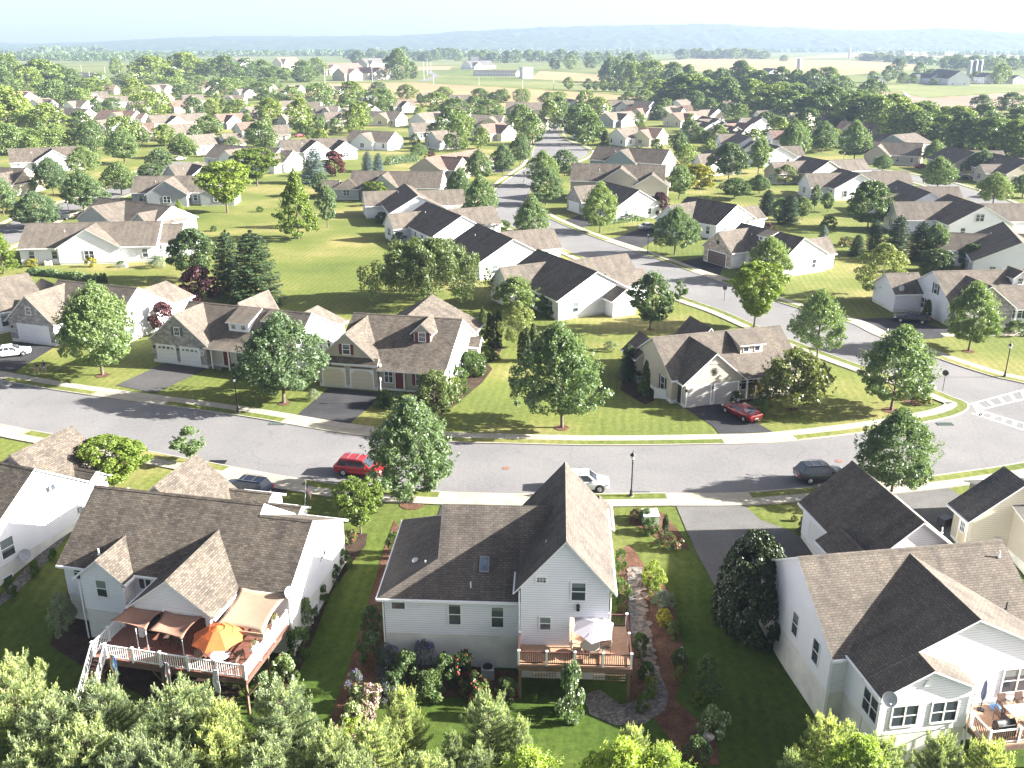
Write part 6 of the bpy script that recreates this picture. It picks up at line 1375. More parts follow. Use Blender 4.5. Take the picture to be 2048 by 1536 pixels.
band('farmstead trees', 'the farmstead trees around the silos', ['far', 'farspread'], [(1745, 145, 166, 20), (1775, 135, 165, 26), (1805, 148, 168, 22), (1828, 152, 168, 16), (1866, 158, 171, 16), (1890, 152, 169, 18), (1912, 152, 168, 22), (1950, 145, 165, 20), (2000, 132, 168, 34), (1862, 140, 156, 22), (1838, 128, 155, 26), (1795, 120, 150, 30), (1935, 156, 166, 14)])
band('trees by the clubhouse', 'the hazy tree line behind the clubhouse fields', ['far', 'wood'], seg([(690, 118), (830, 122), (900, 120), (1000, 126), (1100, 124), (1200, 128), (1300, 132)], 26, 26, 20, 4)+[(1140, 112, 140, 26), (1110, 118, 140, 22), (1180, 116, 138, 22), (1230, 118, 146, 24), (1260, 112, 150, 30)])
hs_ = [o.matrix_world.translation.copy() if False else Vector(o.location) for o in COL.objects if o.get('category') in ('house', 'building', 'barn')]
FL = random.Random(21)
for nm, (xa, xb), (ya, yb), cnt in [('the scattered roofs of the upper left', (0, 520), (198, 318), 26), ('the roofs left of the central street', (520, 1010), (196, 300), 26), ('the roofs right of the central street', (1180, 1700), (206, 330), 24)]:
    got = []; tries = 0
    while len(got) < cnt and tries < 4000:
        tries += 1; px = FL.uniform(xa, xb); py = FL.uniform(ya, yb); g = G(px, py)
        if min((Vector((g[0], g[1]))-Vector((h.x+7, h.y))).length for h in hs_) < 9 or min((Vector((g[0], g[1]))-q).length for L_ in (farL, rightL) for q in L_[::4]) < 9: continue
        hp = FL.uniform(5.5, 9.5)*FPX*.95/(g[1]*CP+CAMH*SP); got.append((round(px), round(py-hp), round(py), round(hp*FL.uniform(.75, 1.05))))
    BANDW = 1.0; band('shade trees among '+nm, nm, ['far', 'far', 'faroval'], got, 'among')
# far-off wood that reads as one mass
def mass(name, rows, n, seed, mat):
    rng = np.random.default_rng(seed); q = []; nr = []; sz = []
    for (x0, y0), (x1, y1), h, k in rows:
        a, b = np.array(P(x0, y0, 0)), np.array(P(x1, y1, 0))
        for _ in range(k):
            t = rng.random(); c = a+(b-a)*t+rng.normal(0, 1, 2)*np.array([8, 60]); hh = h*rng.uniform(.55, 1.15); rr = hh*rng.uniform(.45, .7); m = 60
            d = unit(rng.normal(size=(m, 3))+np.array([0, 0, .3])); p = d*np.array([rr, rr, hh*.5])+np.array([c[0], c[1], hh*.5]); p[:, 2] = np.maximum(p[:, 2], .3)
            q.append(p); nr.append(unit(d+rng.normal(size=(m, 3))*.4)); sz.append(np.full(m, hh*.17))
    q = np.concatenate(q); nr = np.concatenate(nr); sz = np.concatenate(sz)
    me = np_mesh(name, leaves(rng, q, nr, sz, .7), len(q), [mat]); return struct(link(name, me), 'stuff')
mass('distant_woods', [((-60, 113), (300, 113), 16, 150), ((0, 121), (330, 120), 15, 130), ((280, 113), (700, 111), 16, 140), ((640, 112), (1000, 111), 16, 130), ((980, 114), (1350, 108), 15, 130), ((1300, 108), (1700, 104), 16, 150), ((1650, 104), (2100, 101), 17, 140), ((1780, 112), (2080, 110), 15, 70), ((600, 104), (1400, 103), 18, 110), ((60, 110), (200, 109), 26, 60), ((1880, 132), (2080, 128), 14, 50)], 0, 8, M_FAR)
# hedges
def hedge(pts, h, wd, label, mat, n=3500, name='hedge'):
    rng = np.random.default_rng(len(label)); L = [G(*p) for p in pts]; q = []; nr = []
    t = rng.uniform(0, len(L)-1, n); k = np.minimum(t.astype(int), len(L)-2); f = (t-k)[:, None]; A = np.array(L)
    c = A[k]*(1-f)+A[k+1]*f; d = unit(rng.normal(size=(n, 3))+np.array([0, 0, .4])); d[:, 2] = np.abs(d[:, 2])
    p = c+d*np.array([wd, wd, h])*rng.uniform(.7, 1.05, n)[:, None]*(1+.15*np.sin(t*9))[:, None]
    me = np_mesh(name, leaves(rng, p, unit(d+rng.normal(size=(n, 3))*.5), .2, .6), n, [mat]); tag(link(name, me), label, 'hedge')
hedge([(62, 548), (110, 552), (190, 562)], 1.1, .9, 'low leafy hedge below the long white house yard', M_MAPLE)
hedge([(775, 330), (832, 322)], 2.6, 1.5, 'clipped rectangular hedge behind the blue spruces', M_MAPLE)
hedge([(1185, 452), (1290, 440)], .7, .6, 'low planting along the stone garage house wall', M_MAPLE, 1500)
# shrubs
for a in [
 ('goldshrub', 65, 518, 534, 26, 'round yellow shrub at the left end of the long white wall'), ('goldshrub', 183, 515, 534, 24, 'round yellow shrub at the middle of the long white wall'), ('sage', 315, 512, 535, 40, 'pale bushy plant at the right corner of the long white wall'), ('shrub', 243, 522, 534, 20, 'small green plant by the white planter of the long wall'),
 ('ball', 1584, 516, 543, 34, 'first clipped ball shrub at the star house side wall'), ('ball', 1606, 515, 541, 32, 'second clipped ball shrub at the star house side wall'), ('ball', 1630, 512, 538, 32, 'third clipped ball shrub at the star house side wall'), ('ball', 1655, 512, 533, 24, 'fourth and smallest ball shrub at the star house side wall'),
 ('sage', 1223, 683, 701, 34, 'pale feathery bush alone on the shaded lawn'), ('goldshrub', 1510, 766, 792, 32, 'yellow shrub beside the red sedan house porch'), ('shrub', 1470, 783, 806, 26, 'green shrub at the garage corner by the red sedan'), ('darkshrub', 1530, 780, 800, 30, 'low dark shrub right of the yellow porch shrub'), ('darkshrub', 1520, 800, 830, 50, 'dark low planting at the driveway edge beside the red sedan'),
 ('lime', 1850, 790, 808, 34, 'lime hosta clump in the corner mulch bed'), ('shrub', 1832, 783, 796, 26, 'darker clump at the back of the corner mulch bed'), ('shrub', 1272, 742, 762, 26, 'light green shrub beside the wall air conditioner'), ('darkshrub', 1285, 765, 790, 30, 'dark shrub under the beige wall cedar'),
 ('shrub', 918, 735, 765, 36, 'leafy shrub below the clipped round one, by the gable'), ('lime', 905, 755, 780, 34, 'pale shrub near the weeping tree'), ('shrub', 928, 760, 785, 26, 'small shrub at the mulch edge by the weeping tree'), ('darkshrub', 790, 790, 815, 66, 'dark low planting along the tan house front walk'), ('shrub', 770, 780, 808, 30, 'green shrub at the white lamp post of the tan house'), ('sage', 628, 780, 800, 28, 'spiky plant beside the driveway of the cream garage house'), ('redfl', 988, 705, 716, 30, 'red flower patch in the bed beside the cedars'), ('redfl', 465, 720, 735, 22, 'pink and red flowers by the arched-door house porch'),
 ('sage', 132, 1192, 1266, 62, 'big rounded ornamental grass at the deck house rear corner'), ('darkshrub', 612, 1200, 1270, 54, 'dark shrub beside the deck house end wall, upper one'), ('shrub', 598, 1262, 1318, 56, 'dark shrub beside the deck house end wall, lower one'), ('darkshrub', 660, 1130, 1165, 44, 'shrub at the sunny end wall near the gas meter'), ('shrub', 685, 1100, 1135, 40, 'shrub at the front corner of the bright end wall'), ('shrub', 640, 1165, 1205, 40, 'low shrub midway along the bright end wall'), ('whitefl', 570, 1318, 1375, 60, 'white-flecked bush under the deck corner'), ('whitefl', 530, 1350, 1400, 50, 'loose flowering bush by the tall deck post'),
 ('redfl', 700, 1062, 1085, 30, 'small plants in the red mulch below the yellow-green tree'),
 ('darkshrub', 748, 1215, 1270, 46, 'dark shrub at the rear left corner of the pale gray house'), ('darkshrub', 745, 1270, 1330, 60, 'lower dark shrub at the corner of the pale gray house'), ('shrub', 790, 1065, 1110, 36, 'tall shrub at the front left side of the pale gray house'),
 ('purplefl', 780, 1296, 1345, 60, 'lavender-tinted perennial clump by the rear downspout'), ('purplefl', 848, 1290, 1345, 60, 'deep violet spikes of salvia under the middle rear wall'), ('darkshrub', 815, 1310, 1370, 66, 'dark foliage between lavender and salvia'), ('darkshrub', 890, 1315, 1370, 60, 'dark foliage right of the salvia spikes'), ('redfl', 925, 1310, 1365, 50, 'dark plant with red blooms near the air conditioner'), ('darkshrub', 860, 1350, 1390, 80, 'low dark bed plants in front of the salvia'), ('redfl', 950, 1355, 1395, 70, 'low bed plants with scattered red blooms'), ('darkshrub', 790, 1350, 1390, 60, 'shaded bed plants below the lavender clump'), ('darkshrub', 1010, 1360, 1400, 50, 'shaded plants below the air conditioner at the deck post'),
 ('purplefl', 712, 1345, 1385, 40, 'violet flowers at the top of the curved garden bed'), ('creamfl', 715, 1375, 1415, 44, 'cream flower clump in the curved garden bed'), ('pink', 745, 1370, 1415, 50, 'pink flower clump in the curved garden bed'), ('creamfl', 705, 1410, 1455, 46, 'second cream clump lower in the curved bed'), ('pink', 735, 1410, 1440, 36, 'second pink clump beside the lower cream one'), ('lime', 700, 1440, 1475, 44, 'lime clump near the bottom of the curved bed'), ('pink', 710, 1475, 1500, 34, 'small pink clump at the bottom of the curved bed'), ('purplefl', 775, 1362, 1395, 60, 'violet ground cover trailing right of the pink clump'),
 ('shrub', 1240, 1160, 1200, 40, 'bright shrub at the right corner of the steep rear gable'), ('shrub', 1240, 1100, 1140, 30, 'sunlit shrub beside the gable gutter'), ('lime', 1305, 1128, 1165, 52, 'yellow-green shrub at the top of the stone path'), ('sage', 1326, 1185, 1216, 46, 'bluish catmint mound beside the stone path'), ('lime', 1310, 1165, 1195, 34, 'lime shrub between yellow-green one and catmint'), ('goldshrub', 1330, 1222, 1250, 40, 'golden low shrub right of the path'), ('darkshrub', 1345, 1245, 1275, 34, 'dark mound right of the path bend'), ('darkshrub', 1277, 1270, 1308, 40, 'round dark shrub between deck and path'), ('shrub', 1290, 1325, 1360, 36, 'bright shrub left of the path, mid slope'), ('lime', 1300, 1355, 1390, 30, 'lime plant left of the path, low slope'), ('shrub', 1285, 1390, 1420, 34, 'small shrub at the gravel turn'), ('redfl', 1245, 1210, 1228, 26, 'small bright plants near the deck back rail'),
 ('shrub', 1358, 1300, 1335, 34, 'shrub near the small statue in the shaded border'), ('lime', 1358, 1335, 1360, 24, 'small lime mound below the statue'), ('darkshrub', 1410, 1320, 1395, 66, 'loose dark shrub in the shaded lawn border'), ('lime', 1395, 1385, 1410, 22, 'pale yellow tuft in the shaded border'), ('whitefl', 1425, 1420, 1470, 60, 'white-flowered bush in the shaded border'), ('darkshrub', 1390, 1480, 1525, 60, 'dark planting around the bird bath'),
 ('shrub', 1300, 1040, 1066, 36, 'shrub in the front island bed by the utility box'), ('cedar', 1330, 1030, 1066, 14, 'small cone cedar in the front island bed'), ('darkshrub', 1290, 1022, 1045, 40, 'low dark plant left of the utility box'), ('redfl', 1340, 1070, 1095, 50, 'small plants at the driveway tip of the island bed'), ('redfl', 1275, 1020, 1036, 26, 'red-leaved plant at the curb end of the island bed'),
 ('shrub', 108, 1098, 1120, 22, 'small fern in the gravel strip, upper one'), ('shrub', 72, 1122, 1150, 24, 'small fern in the gravel strip, middle one'), ('shrub', 22, 1160, 1192, 30, 'small fern in the gravel strip below the wall dish'),
 ('redfl', 1588, 1032, 1042, 14, 'pink flower pot cluster by the white garage corner'), ('darkshrub', 1605, 1035, 1062, 24, 'dark shrub at the white garage corner'),
 ('darkshrub', 800, 465, 485, 30, 'first shrub at the rear of the third dark-roofed house'), ('darkshrub', 825, 480, 498, 28, 'second shrub at the rear of the third dark-roofed house'), ('darkshrub', 765, 425, 446, 30, 'dark shrub at the rear wing of the fourth dark-roofed house'), ('darkshrub', 735, 395, 412, 36, 'dark shrub at the screened porch house wall'), ('darkshrub', 428, 452, 462, 18, 'lone round bush on the big lawn'), ('shrub', 521, 413, 424, 14, 'tiny bush on the upper lawn'),
 ('darkshrub', 1100, 615, 632, 40, 'dark shrubs at the rear of the nearest dark-roofed house'), ('shrub', 1150, 615, 628, 40, 'low shrubs along the bright white gable wall'), ('darkshrub', 1235, 612, 624, 18, 'ball shrub by the white corner shed'), ('darkshrub', 1255, 610, 622, 16, 'second ball shrub by the white corner shed'), ('oval', 1085, 590, 630, 36, 'dark bushy tree at the rear of the nearest dark-roofed house'),
 ('shrub', 1000, 440, 458, 44, 'spreading shrub at the curb by the second dark-roofed house'), ('shrub', 1255, 428, 440, 50, 'shrub at the stone garage house side wall'), ('redfl', 1690, 475, 492, 36, 'pinkish garden plants on the narrow rear lawn'), ('shrub', 1655, 432, 456, 34, 'vase-shaped shrub in its own garden ring'),
 ('darkshrub', 2030, 645, 668, 60, 'dark rounded bushes at the white porch on the right'), ('darkshrub', 1800, 570, 600, 50, 'dark foundation shrub at the black sedan house rear'), ('darkshrub', 60, 360, 385, 30, 'dark shrub before the stone-gabled house'),
]: tree(*a)
# climbing shrub at the deck
x, y, z = G(1142, 1432); put('whitefl', x, y, z, atY(1142, 1328, y)[1]-z, 1.0, 'slender flowering tree in front of the tan deck railing')
# ---------------------------------------------------------------- foreground white pines
def pine_data(seed, H, Rr):
    rng = np.random.default_rng(seed); tips = []; dirs = []; cand = []; tr = MB()
    tr.tube([(0, 0, -.2), (.05, 0, H*.5), (0, .05, H*.98)], [.14, .09, .02], 7)
    nl = int(H/.42)
    for i in range(nl):
        t = (i+1)/nl; z = .5+(H-.6)*t; L = Rr*(1-t)**.6*rng.uniform(.75, 1.15)+.2; nb = 6 if t < .8 else 5
        for j in range(nb):
            a = j*2*np.pi/nb+i*1.1+rng.uniform(-.3, .3); l = L*rng.uniform(.75, 1.1); up = .3+.6*t
            h = np.array([np.cos(a), np.sin(a), 0]); ss = np.linspace(0, 1, 5)
            pts = [np.array([0, 0, z])+h*l*s+np.array([0, 0, up*l*s+.25*l*s*s]) for s in ss]
            tr.tube([tuple(p) for p in pts], [.035*(1-.8*s)+.006 for s in ss], 4)
            m = max(3, int(l/.13)); lat = np.array([-h[1], h[0], 0])
            for s in np.linspace(.25, 1, m):
                base = np.array([0, 0, z])+h*l*s+np.array([0, 0, up*l*s+.25*l*s*s])
                for sg in (-1, 1, 0):
                    ln = (.16+.34*(1-s)*l*.6)*rng.uniform(.6, 1.1); d = unit((h*.7+lat*sg*.8+np.array([0, 0, .5+.3*rng.random()]))[None])[0]
                    for q in np.linspace(.4, 1, 2):
                        tips.append(base+d*ln*q+rng.normal(0, .02, 3)); dirs.append(d)
                    if rng.random() < .3+.3*t: cand.append(base+d*ln)
            cand.append(pts[-1])
    cand += [np.array([0, 0, H])]*2
    tips = np.array(tips); dirs = np.array(dirs); nb_ = 13; n = len(tips)
    b = np.repeat(tips, nb_, 0); d = unit(np.repeat(dirs, nb_, 0)*.9+rng.normal(size=(n*nb_, 3))*.62); ln = rng.uniform(.12, .21, n*nb_)[:, None]
    sd_ = unit(np.cross(d, rng.normal(size=(n*nb_, 3))))*.011
    co1 = np.stack([b-sd_, b+sd_, b+d*ln], 1).reshape(-1, 3)
    c = np.array(cand); m = len(c); k = 9; cb = np.repeat(c, k, 0); cd = unit(np.array([0, 0, 1.0])+rng.normal(size=(m, 3))*.22); cd = np.repeat(cd, k, 0)
    f = rng.uniform(0, .46, m*k)[:, None]*np.repeat(rng.uniform(.5, 1.1, m), k)[:, None]; bb = cb+cd*f; dd = unit(cd+rng.normal(size=(m*k, 3))*.28); s2 = unit(np.cross(dd, rng.normal(size=(m*k, 3))))*.021
    co2 = np.stack([bb-s2, bb+s2, bb+dd*.13], 1).reshape(-1, 3)
    co = np.concatenate([co1, co2]); mi = np.concatenate([np.zeros(len(co1)//3), np.ones(len(co2)//3)])
    return np_mesh('crown', co, len(co)//3, [LM('pine_needle', (.20, .26, .155), (.27, .33, .20), .45), LM('pine_candle', (.39, .45, .25), (.48, .53, .31), .45)], 3, mi), tr.data('trunk', BARK, True, False)
PINES = [(8.0, 2.7, *pine_data(1, 8.0, 2.7)), (7.5, 2.4, *pine_data(2, 7.5, 2.4)), (7.0, 1.7, *pine_data(6, 7.0, 1.7))]
def pine(px, py, ztop, yw, sc, i, label):
    """top of the tree at pixel px, py, standing yw metres out"""
    X, zt = atY(px, py, yw); z = zg(X, yw); H0, R0, c, t_ = PINES[i]; zt -= .75; sc *= 1.12
    t = thing('white_pine', label, 'tree', (X, yw, z), TR.uniform(0, 6.3), 'white pines along the near garden edge'); s = (zt-z)/H0; t.scale = (s*sc, s*sc, s)
    link('trunk', t_, t); link('crown', c, t)
for a in [(12, 1318, 5, 41.0, 1.05, 0, 'white pine at the left edge, the one rising highest beside the dark lawn'), (95, 1392, 5, 39.5, 1.1, 1, 'white pine second from the left edge, lower than its neighbour'), (192, 1358, 5, 40.6, 1.0, 0, 'white pine below the stairs of the white-railed deck'),
          (352, 1366, 5, 40.0, 1.15, 0, 'broad white pine below the middle banner of the deck'), (560, 1372, 5, 40.4, 1.1, 1, 'white pine below the tall corner post of the deck'), (430, 1440, 5, 38.2, 1.0, 1, 'low white pine between the two broad ones under the deck'), (655, 1452, 5, 38.0, 1.0, 0, 'white pine left of the flower-lined garden bed'),
          (802, 1368, 5, 41.2, .85, 2, 'slim white pine with tall spire beside the flower bed'), (745, 1440, 5, 39.0, 1.05, 1, 'bushy white pine crowding the slim spire'), (905, 1452, 5, 39.8, .8, 2, 'small white pine left of the tallest garden pine'), (978, 1385, 5, 41.0, 1.0, 0, 'white pine in front of the shaded rear lawn'), (1040, 1425, 5, 40.2, .75, 2, 'narrow white pine leaning against its taller twin at the lawn'),
          (1268, 1442, 5, 39.6, .9, 2, 'white pine above the bright leafy crown near the gravel turn'), (1330, 1478, 5, 38.4, .9, 2, 'small white pine right of the gravel turn'), (1665, 1428, 5, 39.6, 1.05, 1, 'white pine in front of the corner sunroom wall'), (1590, 1492, 5, 38.2, .9, 2, 'low white pine left of the sunroom pine'), (1780, 1468, 5, 38.6, 1.0, 1, 'white pine below the sunroom twin windows'), (1890, 1462, 5, 38.8, .95, 0, 'white pine between sunroom and railing'), (1990, 1475, 5, 38.4, 1.0, 1, 'white pine under the right-hand deck railing'),
          (250, 1470, 5, 37.2, 1.1, 1, 'low white pine at the bottom edge left of centre'), (60, 1480, 5, 37.4, 1.2, 0, 'low white pine filling the bottom left corner'), (530, 1482, 5, 37.0, 1.1, 0, 'low white pine at the bottom edge under the deck'), (850, 1502, 5, 36.8, 1.0, 1, 'low white pine at the bottom edge below the slim spire')]+[(160, 1440, 5, 38.0, 1.1, 1, 'low white pine between the stair pine and its lower bottom-edge neighbour'), (330, 1490, 5, 36.6, 1.1, 0, 'low white pine at the bottom edge under the middle banner'), (440, 1400, 5, 39.2, 1.0, 2, 'slim white pine just left of the deck post pine'), (700, 1500, 5, 36.6, 1.0, 1, 'low white pine at the bottom of the curved bed'), (955, 1490, 5, 37.4, .95, 2, 'slim low white pine below the tallest garden pine')]: pine(*a)
mk('bright', 7.5, 3.2, .6, 'dome', 15000, 90, .15, LM('bright_leaf', (.22, .31, .07), (.32, .40, .11), .45), 2, asp=.3, shoots=160, clump=(.09, .19))
for px, py, yw, r, lb in [(1240, 1494, 36.2, 2.9, 'bright green broadleaf crown at the bottom edge below the gravel turn'), (1060, 1512, 35.6, 2.7, 'bright green broadleaf crown at the bottom edge left of its wider neighbour'), (1720, 1478, 37.0, 2.5, 'bright green broadleaf crown among pines below the sunroom'), (1340, 1520, 35.8, 2.5, 'bright green broadleaf crown rightmost of the bottom edge trio')]:
    X, zt = atY(px, py, yw); z = zg(X, yw); put('bright', X, yw, z, zt-z, r, lb)

for i, v in enumerate((-1.2, -2.6, -4.0)):
    t = thing('flower_box', f'{ordn(i)} red flower box from the house wall on the bright deck rail', 'flower box', L2(16.55, v, 1.62), r2, 'flower boxes on the deck rail')
    m = MB(); m.box(-.12, .12, -.4, .4, 0, .2); m.obj('box', WHITE, t); o = link('flowers', PT['redfl'][2][0], t, (0, 0, .15)); o.scale = (.13, .36, .3)
# ---------------------------------------------------------------- cars
def paint(name, c, met=.3):
    if name in MC: return MC[name]
    m, nt, b = newmat(name); b.inputs['Base Color'].default_value = (*c, 1); b.inputs['Metallic'].default_value = met; b.inputs['Roughness'].default_value = .35
    b.inputs['Coat Weight'].default_value = .8; b.inputs['Coat Roughness'].default_value = .06; MC[name] = m; return m
CGL = glass('car_glass', (.02, .024, .03)); TYRE = flat('tyre_rubber', (.02, .02, .02), .85); RIM = flat('alloy_rim', (.5, .5, .52), .3, .8)
SHAPE = {'suv': dict(L=4.6, W=1.84, st=[(-2.3, .45, .78, .78), (-2.27, .36, 1.0, .86), (-2.1, .3, 1.06, .91), (-1.2, .26, 1.06, .92), (0, .26, 1.05, .92), (.95, .26, 1.03, .91), (1.4, .28, .99, .90), (1.95, .3, .90, .87), (2.2, .34, .8, .8), (2.3, .42, .68, .66)],
                     cab=[(-2.15, -1.75), (1.25, .45)], zr=1.66, rack=True, wz=.36),
         'sedan': dict(L=4.75, W=1.82, st=[(-2.37, .45, .78, .74), (-2.33, .34, .95, .82), (-2.1, .28, .99, .88), (-1.3, .22, .97, .9), (0, .22, .93, .91), (.9, .22, .92, .9), (1.4, .24, .88, .89), (1.95, .26, .78, .85), (2.25, .3, .68, .76), (2.37, .38, .58, .6)],
                       cab=[(-1.75, -.95), (1.15, .3)], zr=1.42, rack=False, wz=.32)}
def car(kind, px, py, heading, col, label, name='parked_car'):
    x, y, z = G(px, py); S_ = SHAPE[kind]; t = thing(name, label, 'car', (x, y, .04 if y > 60 else z), heading)
    m = MB(); n = 12; rings = []
    for (sx, zl, zb, w) in S_['st']:
        h = zb-zl; ring = [(sx, -w*.9, zl), (sx, -w*.98, zl+h*.18), (sx, -w, zl+h*.45), (sx, -w*.985, zl+h*.72), (sx, -w*.93, zb-.02), (sx, -w*.6, zb+.015), (sx, w*.6, zb+.015), (sx, w*.93, zb-.02), (sx, w*.985, zl+h*.72), (sx, w, zl+h*.45), (sx, w*.98, zl+h*.18), (sx, w*.9, zl)]
        rings.append(ring)
    vs = [p for r in rings for p in r]; fs = []
    for i in range(len(rings)-1):
        for j in range(n): a = i*n+j; b = i*n+(j+1) % n; fs.append((a, a+n, b+n, b))
    fs += [tuple(range(n)), tuple(range((len(rings)-1)*n, len(rings)*n))[::-1]]; m.mesh(vs, fs)
    m.obj('body', col, t, True, uv=False).modifiers.new('soft', 'BEVEL').width = .01
    (x0, x0t), (x1, x1t) = S_['cab']; zr = S_['zr']; zb = .97 if kind == 'suv' else .9; wb, wt = S_['W']/2-.06, S_['W']/2-.24
    def cab(i, f):  # point on the cabin frustum
        pass
    B4 = [(x0, -wb, zb), (x1, -wb, zb), (x1, wb, zb), (x0, wb, zb)]; T4 = [(x0t, -wt, zr-.06), (x1t, -wt, zr-.06), (x1t, wt, zr-.06), (x0t, wt, zr-.06)]
    T5 = [(x0t+.14, -wt+.12, zr), (x1t-.2, -wt+.12, zr), (x1t-.2, wt-.12, zr), (x0t+.14, wt-.12, zr)]
    m = MB(); m.mesh(B4+T4+T5, [(0, 1, 5, 4), (1, 2, 6, 5), (2, 3, 7, 6), (3, 0, 4, 7), (4, 5, 9, 8), (5, 6, 10, 9), (6, 7, 11, 10), (7, 4, 8, 11), (8, 9, 10, 11)]); m.obj('roof', col, t, False, uv=False).modifiers.new('soft', 'BEVEL').width = .03
    def pane(nm, q, s0, s1, b0=.1, b1=.92):
        q = [Vector(p) for p in q]; n_ = (q[1]-q[0]).cross(q[3]-q[0]).normalized()*.012
        def pt(u, v): return tuple((q[0]*(1-u)+q[1]*u)*(1-v)+(q[3]*(1-u)+q[2]*u)*v+n_)
        m = MB(); m.face([pt(s0, b0), pt(s1, b0), pt(s1-.0, b1), pt(s0+.0, b1)]); m.obj(nm, CGL, t, uv=False)
    s0 = [B4[0], B4[1], T4[1], T4[0]]; s2 = [B4[2], B4[3], T4[3], T4[2]]
    for q in (s0, s2):
        for a, b in ((.06, .33), (.36, .62), (.65, .93)): pane('side_window', q, a, b, .12, .9)
    pane('windshield', [B4[1], B4[2], T4[2], T4[1]], .06, .94, .05, .95); pane('rear_window', [B4[3], B4[0], T4[0], T4[3]], .08, .92, .15, .92)
    R0 = S_['wz']
    for wx in (-S_['L']*.29, S_['L']*.31):
        for sg in (-1, 1):
            w_ = MB(); yy = sg*(S_['W']/2-.1); w_.tube([(wx, yy-.115*sg, R0), (wx, yy-.1*sg, R0), (wx, yy+.1*sg, R0), (wx, yy+.125*sg, R0)], [R0*.8, R0, R0, R0*.82], 18); wo = w_.obj('wheel', TYRE, t, False, uv=False)
            r_ = MB(); r_.tube([(wx, yy+.1*sg, R0), (wx, yy+.13*sg, R0)], [R0*.62, R0*.6], 16)
            for k in range(5): a = k*2*math.pi/5; r_.tube([(wx, yy+.135*sg, R0), (wx+R0*.58*math.cos(a), yy+.13*sg, R0+R0*.58*math.sin(a))], [.05, .035], 4)
            r_.obj('rim', RIM, wo, uv=False)
            f_ = MB(); f_.tube([(wx, sg*(S_['W']/2-.25), R0+.02), (wx, sg*(S_['W']/2-.012), R0+.02)], R0*1.16, 18); f_.obj('wheel_arch', DARK, t, uv=False)
    for sg in (-1, 1):
        h = MB(); xe = S_['st'][-2][0]; h.box(xe-.18, xe+.05, sg*.72-.16, sg*.72+.12 if sg < 0 else sg*.72+.08, .62 if kind == 'sedan' else .70, .72 if kind == 'sedan' else .82); h.obj('headlight', flat('lamp_clear', (.7, .72, .75), .1), t, uv=False)
        h = MB(); xe = S_['st'][1][0]; h.box(xe-.04, xe+.14, sg*.68-.16, sg*.68+.16, .72, .86 if kind == 'sedan' else .95); h.obj('tail_light', flat('lamp_red', (.45, .02, .02), .2), t, uv=False)
        h = MB(); h.box(.72, .86, sg*(S_['W']/2+.02)-.1, sg*(S_['W']/2+.02)+.1, zb, zb+.14); h.obj('mirror', col, t, uv=False)
    h = MB(); h.box(S_['st'][0][0]-.01, S_['st'][0][0]+.02, -.26, .26, .5, .62); h.obj('license_plate', WHITE, t, uv=False)
    if S_['rack']:
        for yy in (-.62, .62): h = MB(); h.tube([(-1.5, yy, zr+.06), (.2, yy, zr+.06)], .025, 6); h.obj('roof_rail', flat('rack_silver', (.45, .45, .47), .3, .8), t, uv=False)
        for xx in (-1.0, -.1): h = MB(); h.tube([(xx, -.62, zr+.09), (xx, .62, zr+.09)], .022, 6); h.obj('roof_bar', flat('rack_silver', (.45, .45, .47)), t, uv=False)
    return t
RED = paint('red_car_paint', (.36, .015, .02)); DKR = paint('dark_red_car_paint', (.25, .012, .018)); BLK = paint('black_car_paint', (.012, .013, .016)); WHT = paint('white_car_paint', (.75, .75, .75), 0); GRY = paint('gray_car_paint', (.05, .055, .06)); SIL = paint('silver_car_paint', (.4, .41, .43), .6); NAVY = paint('blue_car_paint', (.02, .03, .07))
car('suv', 722, 948, R(-14), RED, 'bright red SUV with silver roof bars parked at the near curb', 'parked_suv')
car('suv', 1166, 977, R(-3), WHT, 'white SUV half hidden behind the steep dark gable roof', 'parked_suv')
car('suv', 1640, 960, R(6), GRY, 'dark gray SUV parked at the curb behind the dark garage roof', 'parked_suv')
car('sedan', 1482, 833, R(118), DKR, 'dark red sedan parked on the driveway by the taupe garage doors')
car('sedan', 22, 712, R(24), WHT, 'white coupe on the drive at the left frame edge')
car('sedan', 1822, 644, R(160), BLK, 'black sedan on the wide driveway by the white gable')
car('suv', 493, 990, R(165), NAVY, 'dark blue SUV roof showing behind the deck house gable', 'parked_suv')
car('sedan', 1297, 459, R(25), SIL, 'silver car on the driveway beside the stone garage house')
car('suv', 995, 343, R(20), NAVY, 'dark blue car on the drive left of the central street', 'parked_suv')
car('sedan', 172, 436, R(35), BLK, 'dark car at the end of the sunlit side street')
car('sedan', 360, 321, R(60), SIL, 'pale car parked up the side street by a round maple')
car('suv', 1152, 279, R(-60), WHT, 'white pickup-like car parked under the central street trees', 'parked_suv')
car('sedan', 1842, 336, R(20), DKR, 'dark red car by the porch house on the right street')
car('sedan', 1925, 358, R(15), BLK, 'dark car between the paired maples on the right street')
car('sedan', 600, 274, R(40), DKR, 'reddish car beside the pale gabled house near the left centre')
car('sedan', 120, 440, R(20), GRY, 'gray car parked behind the long white house')
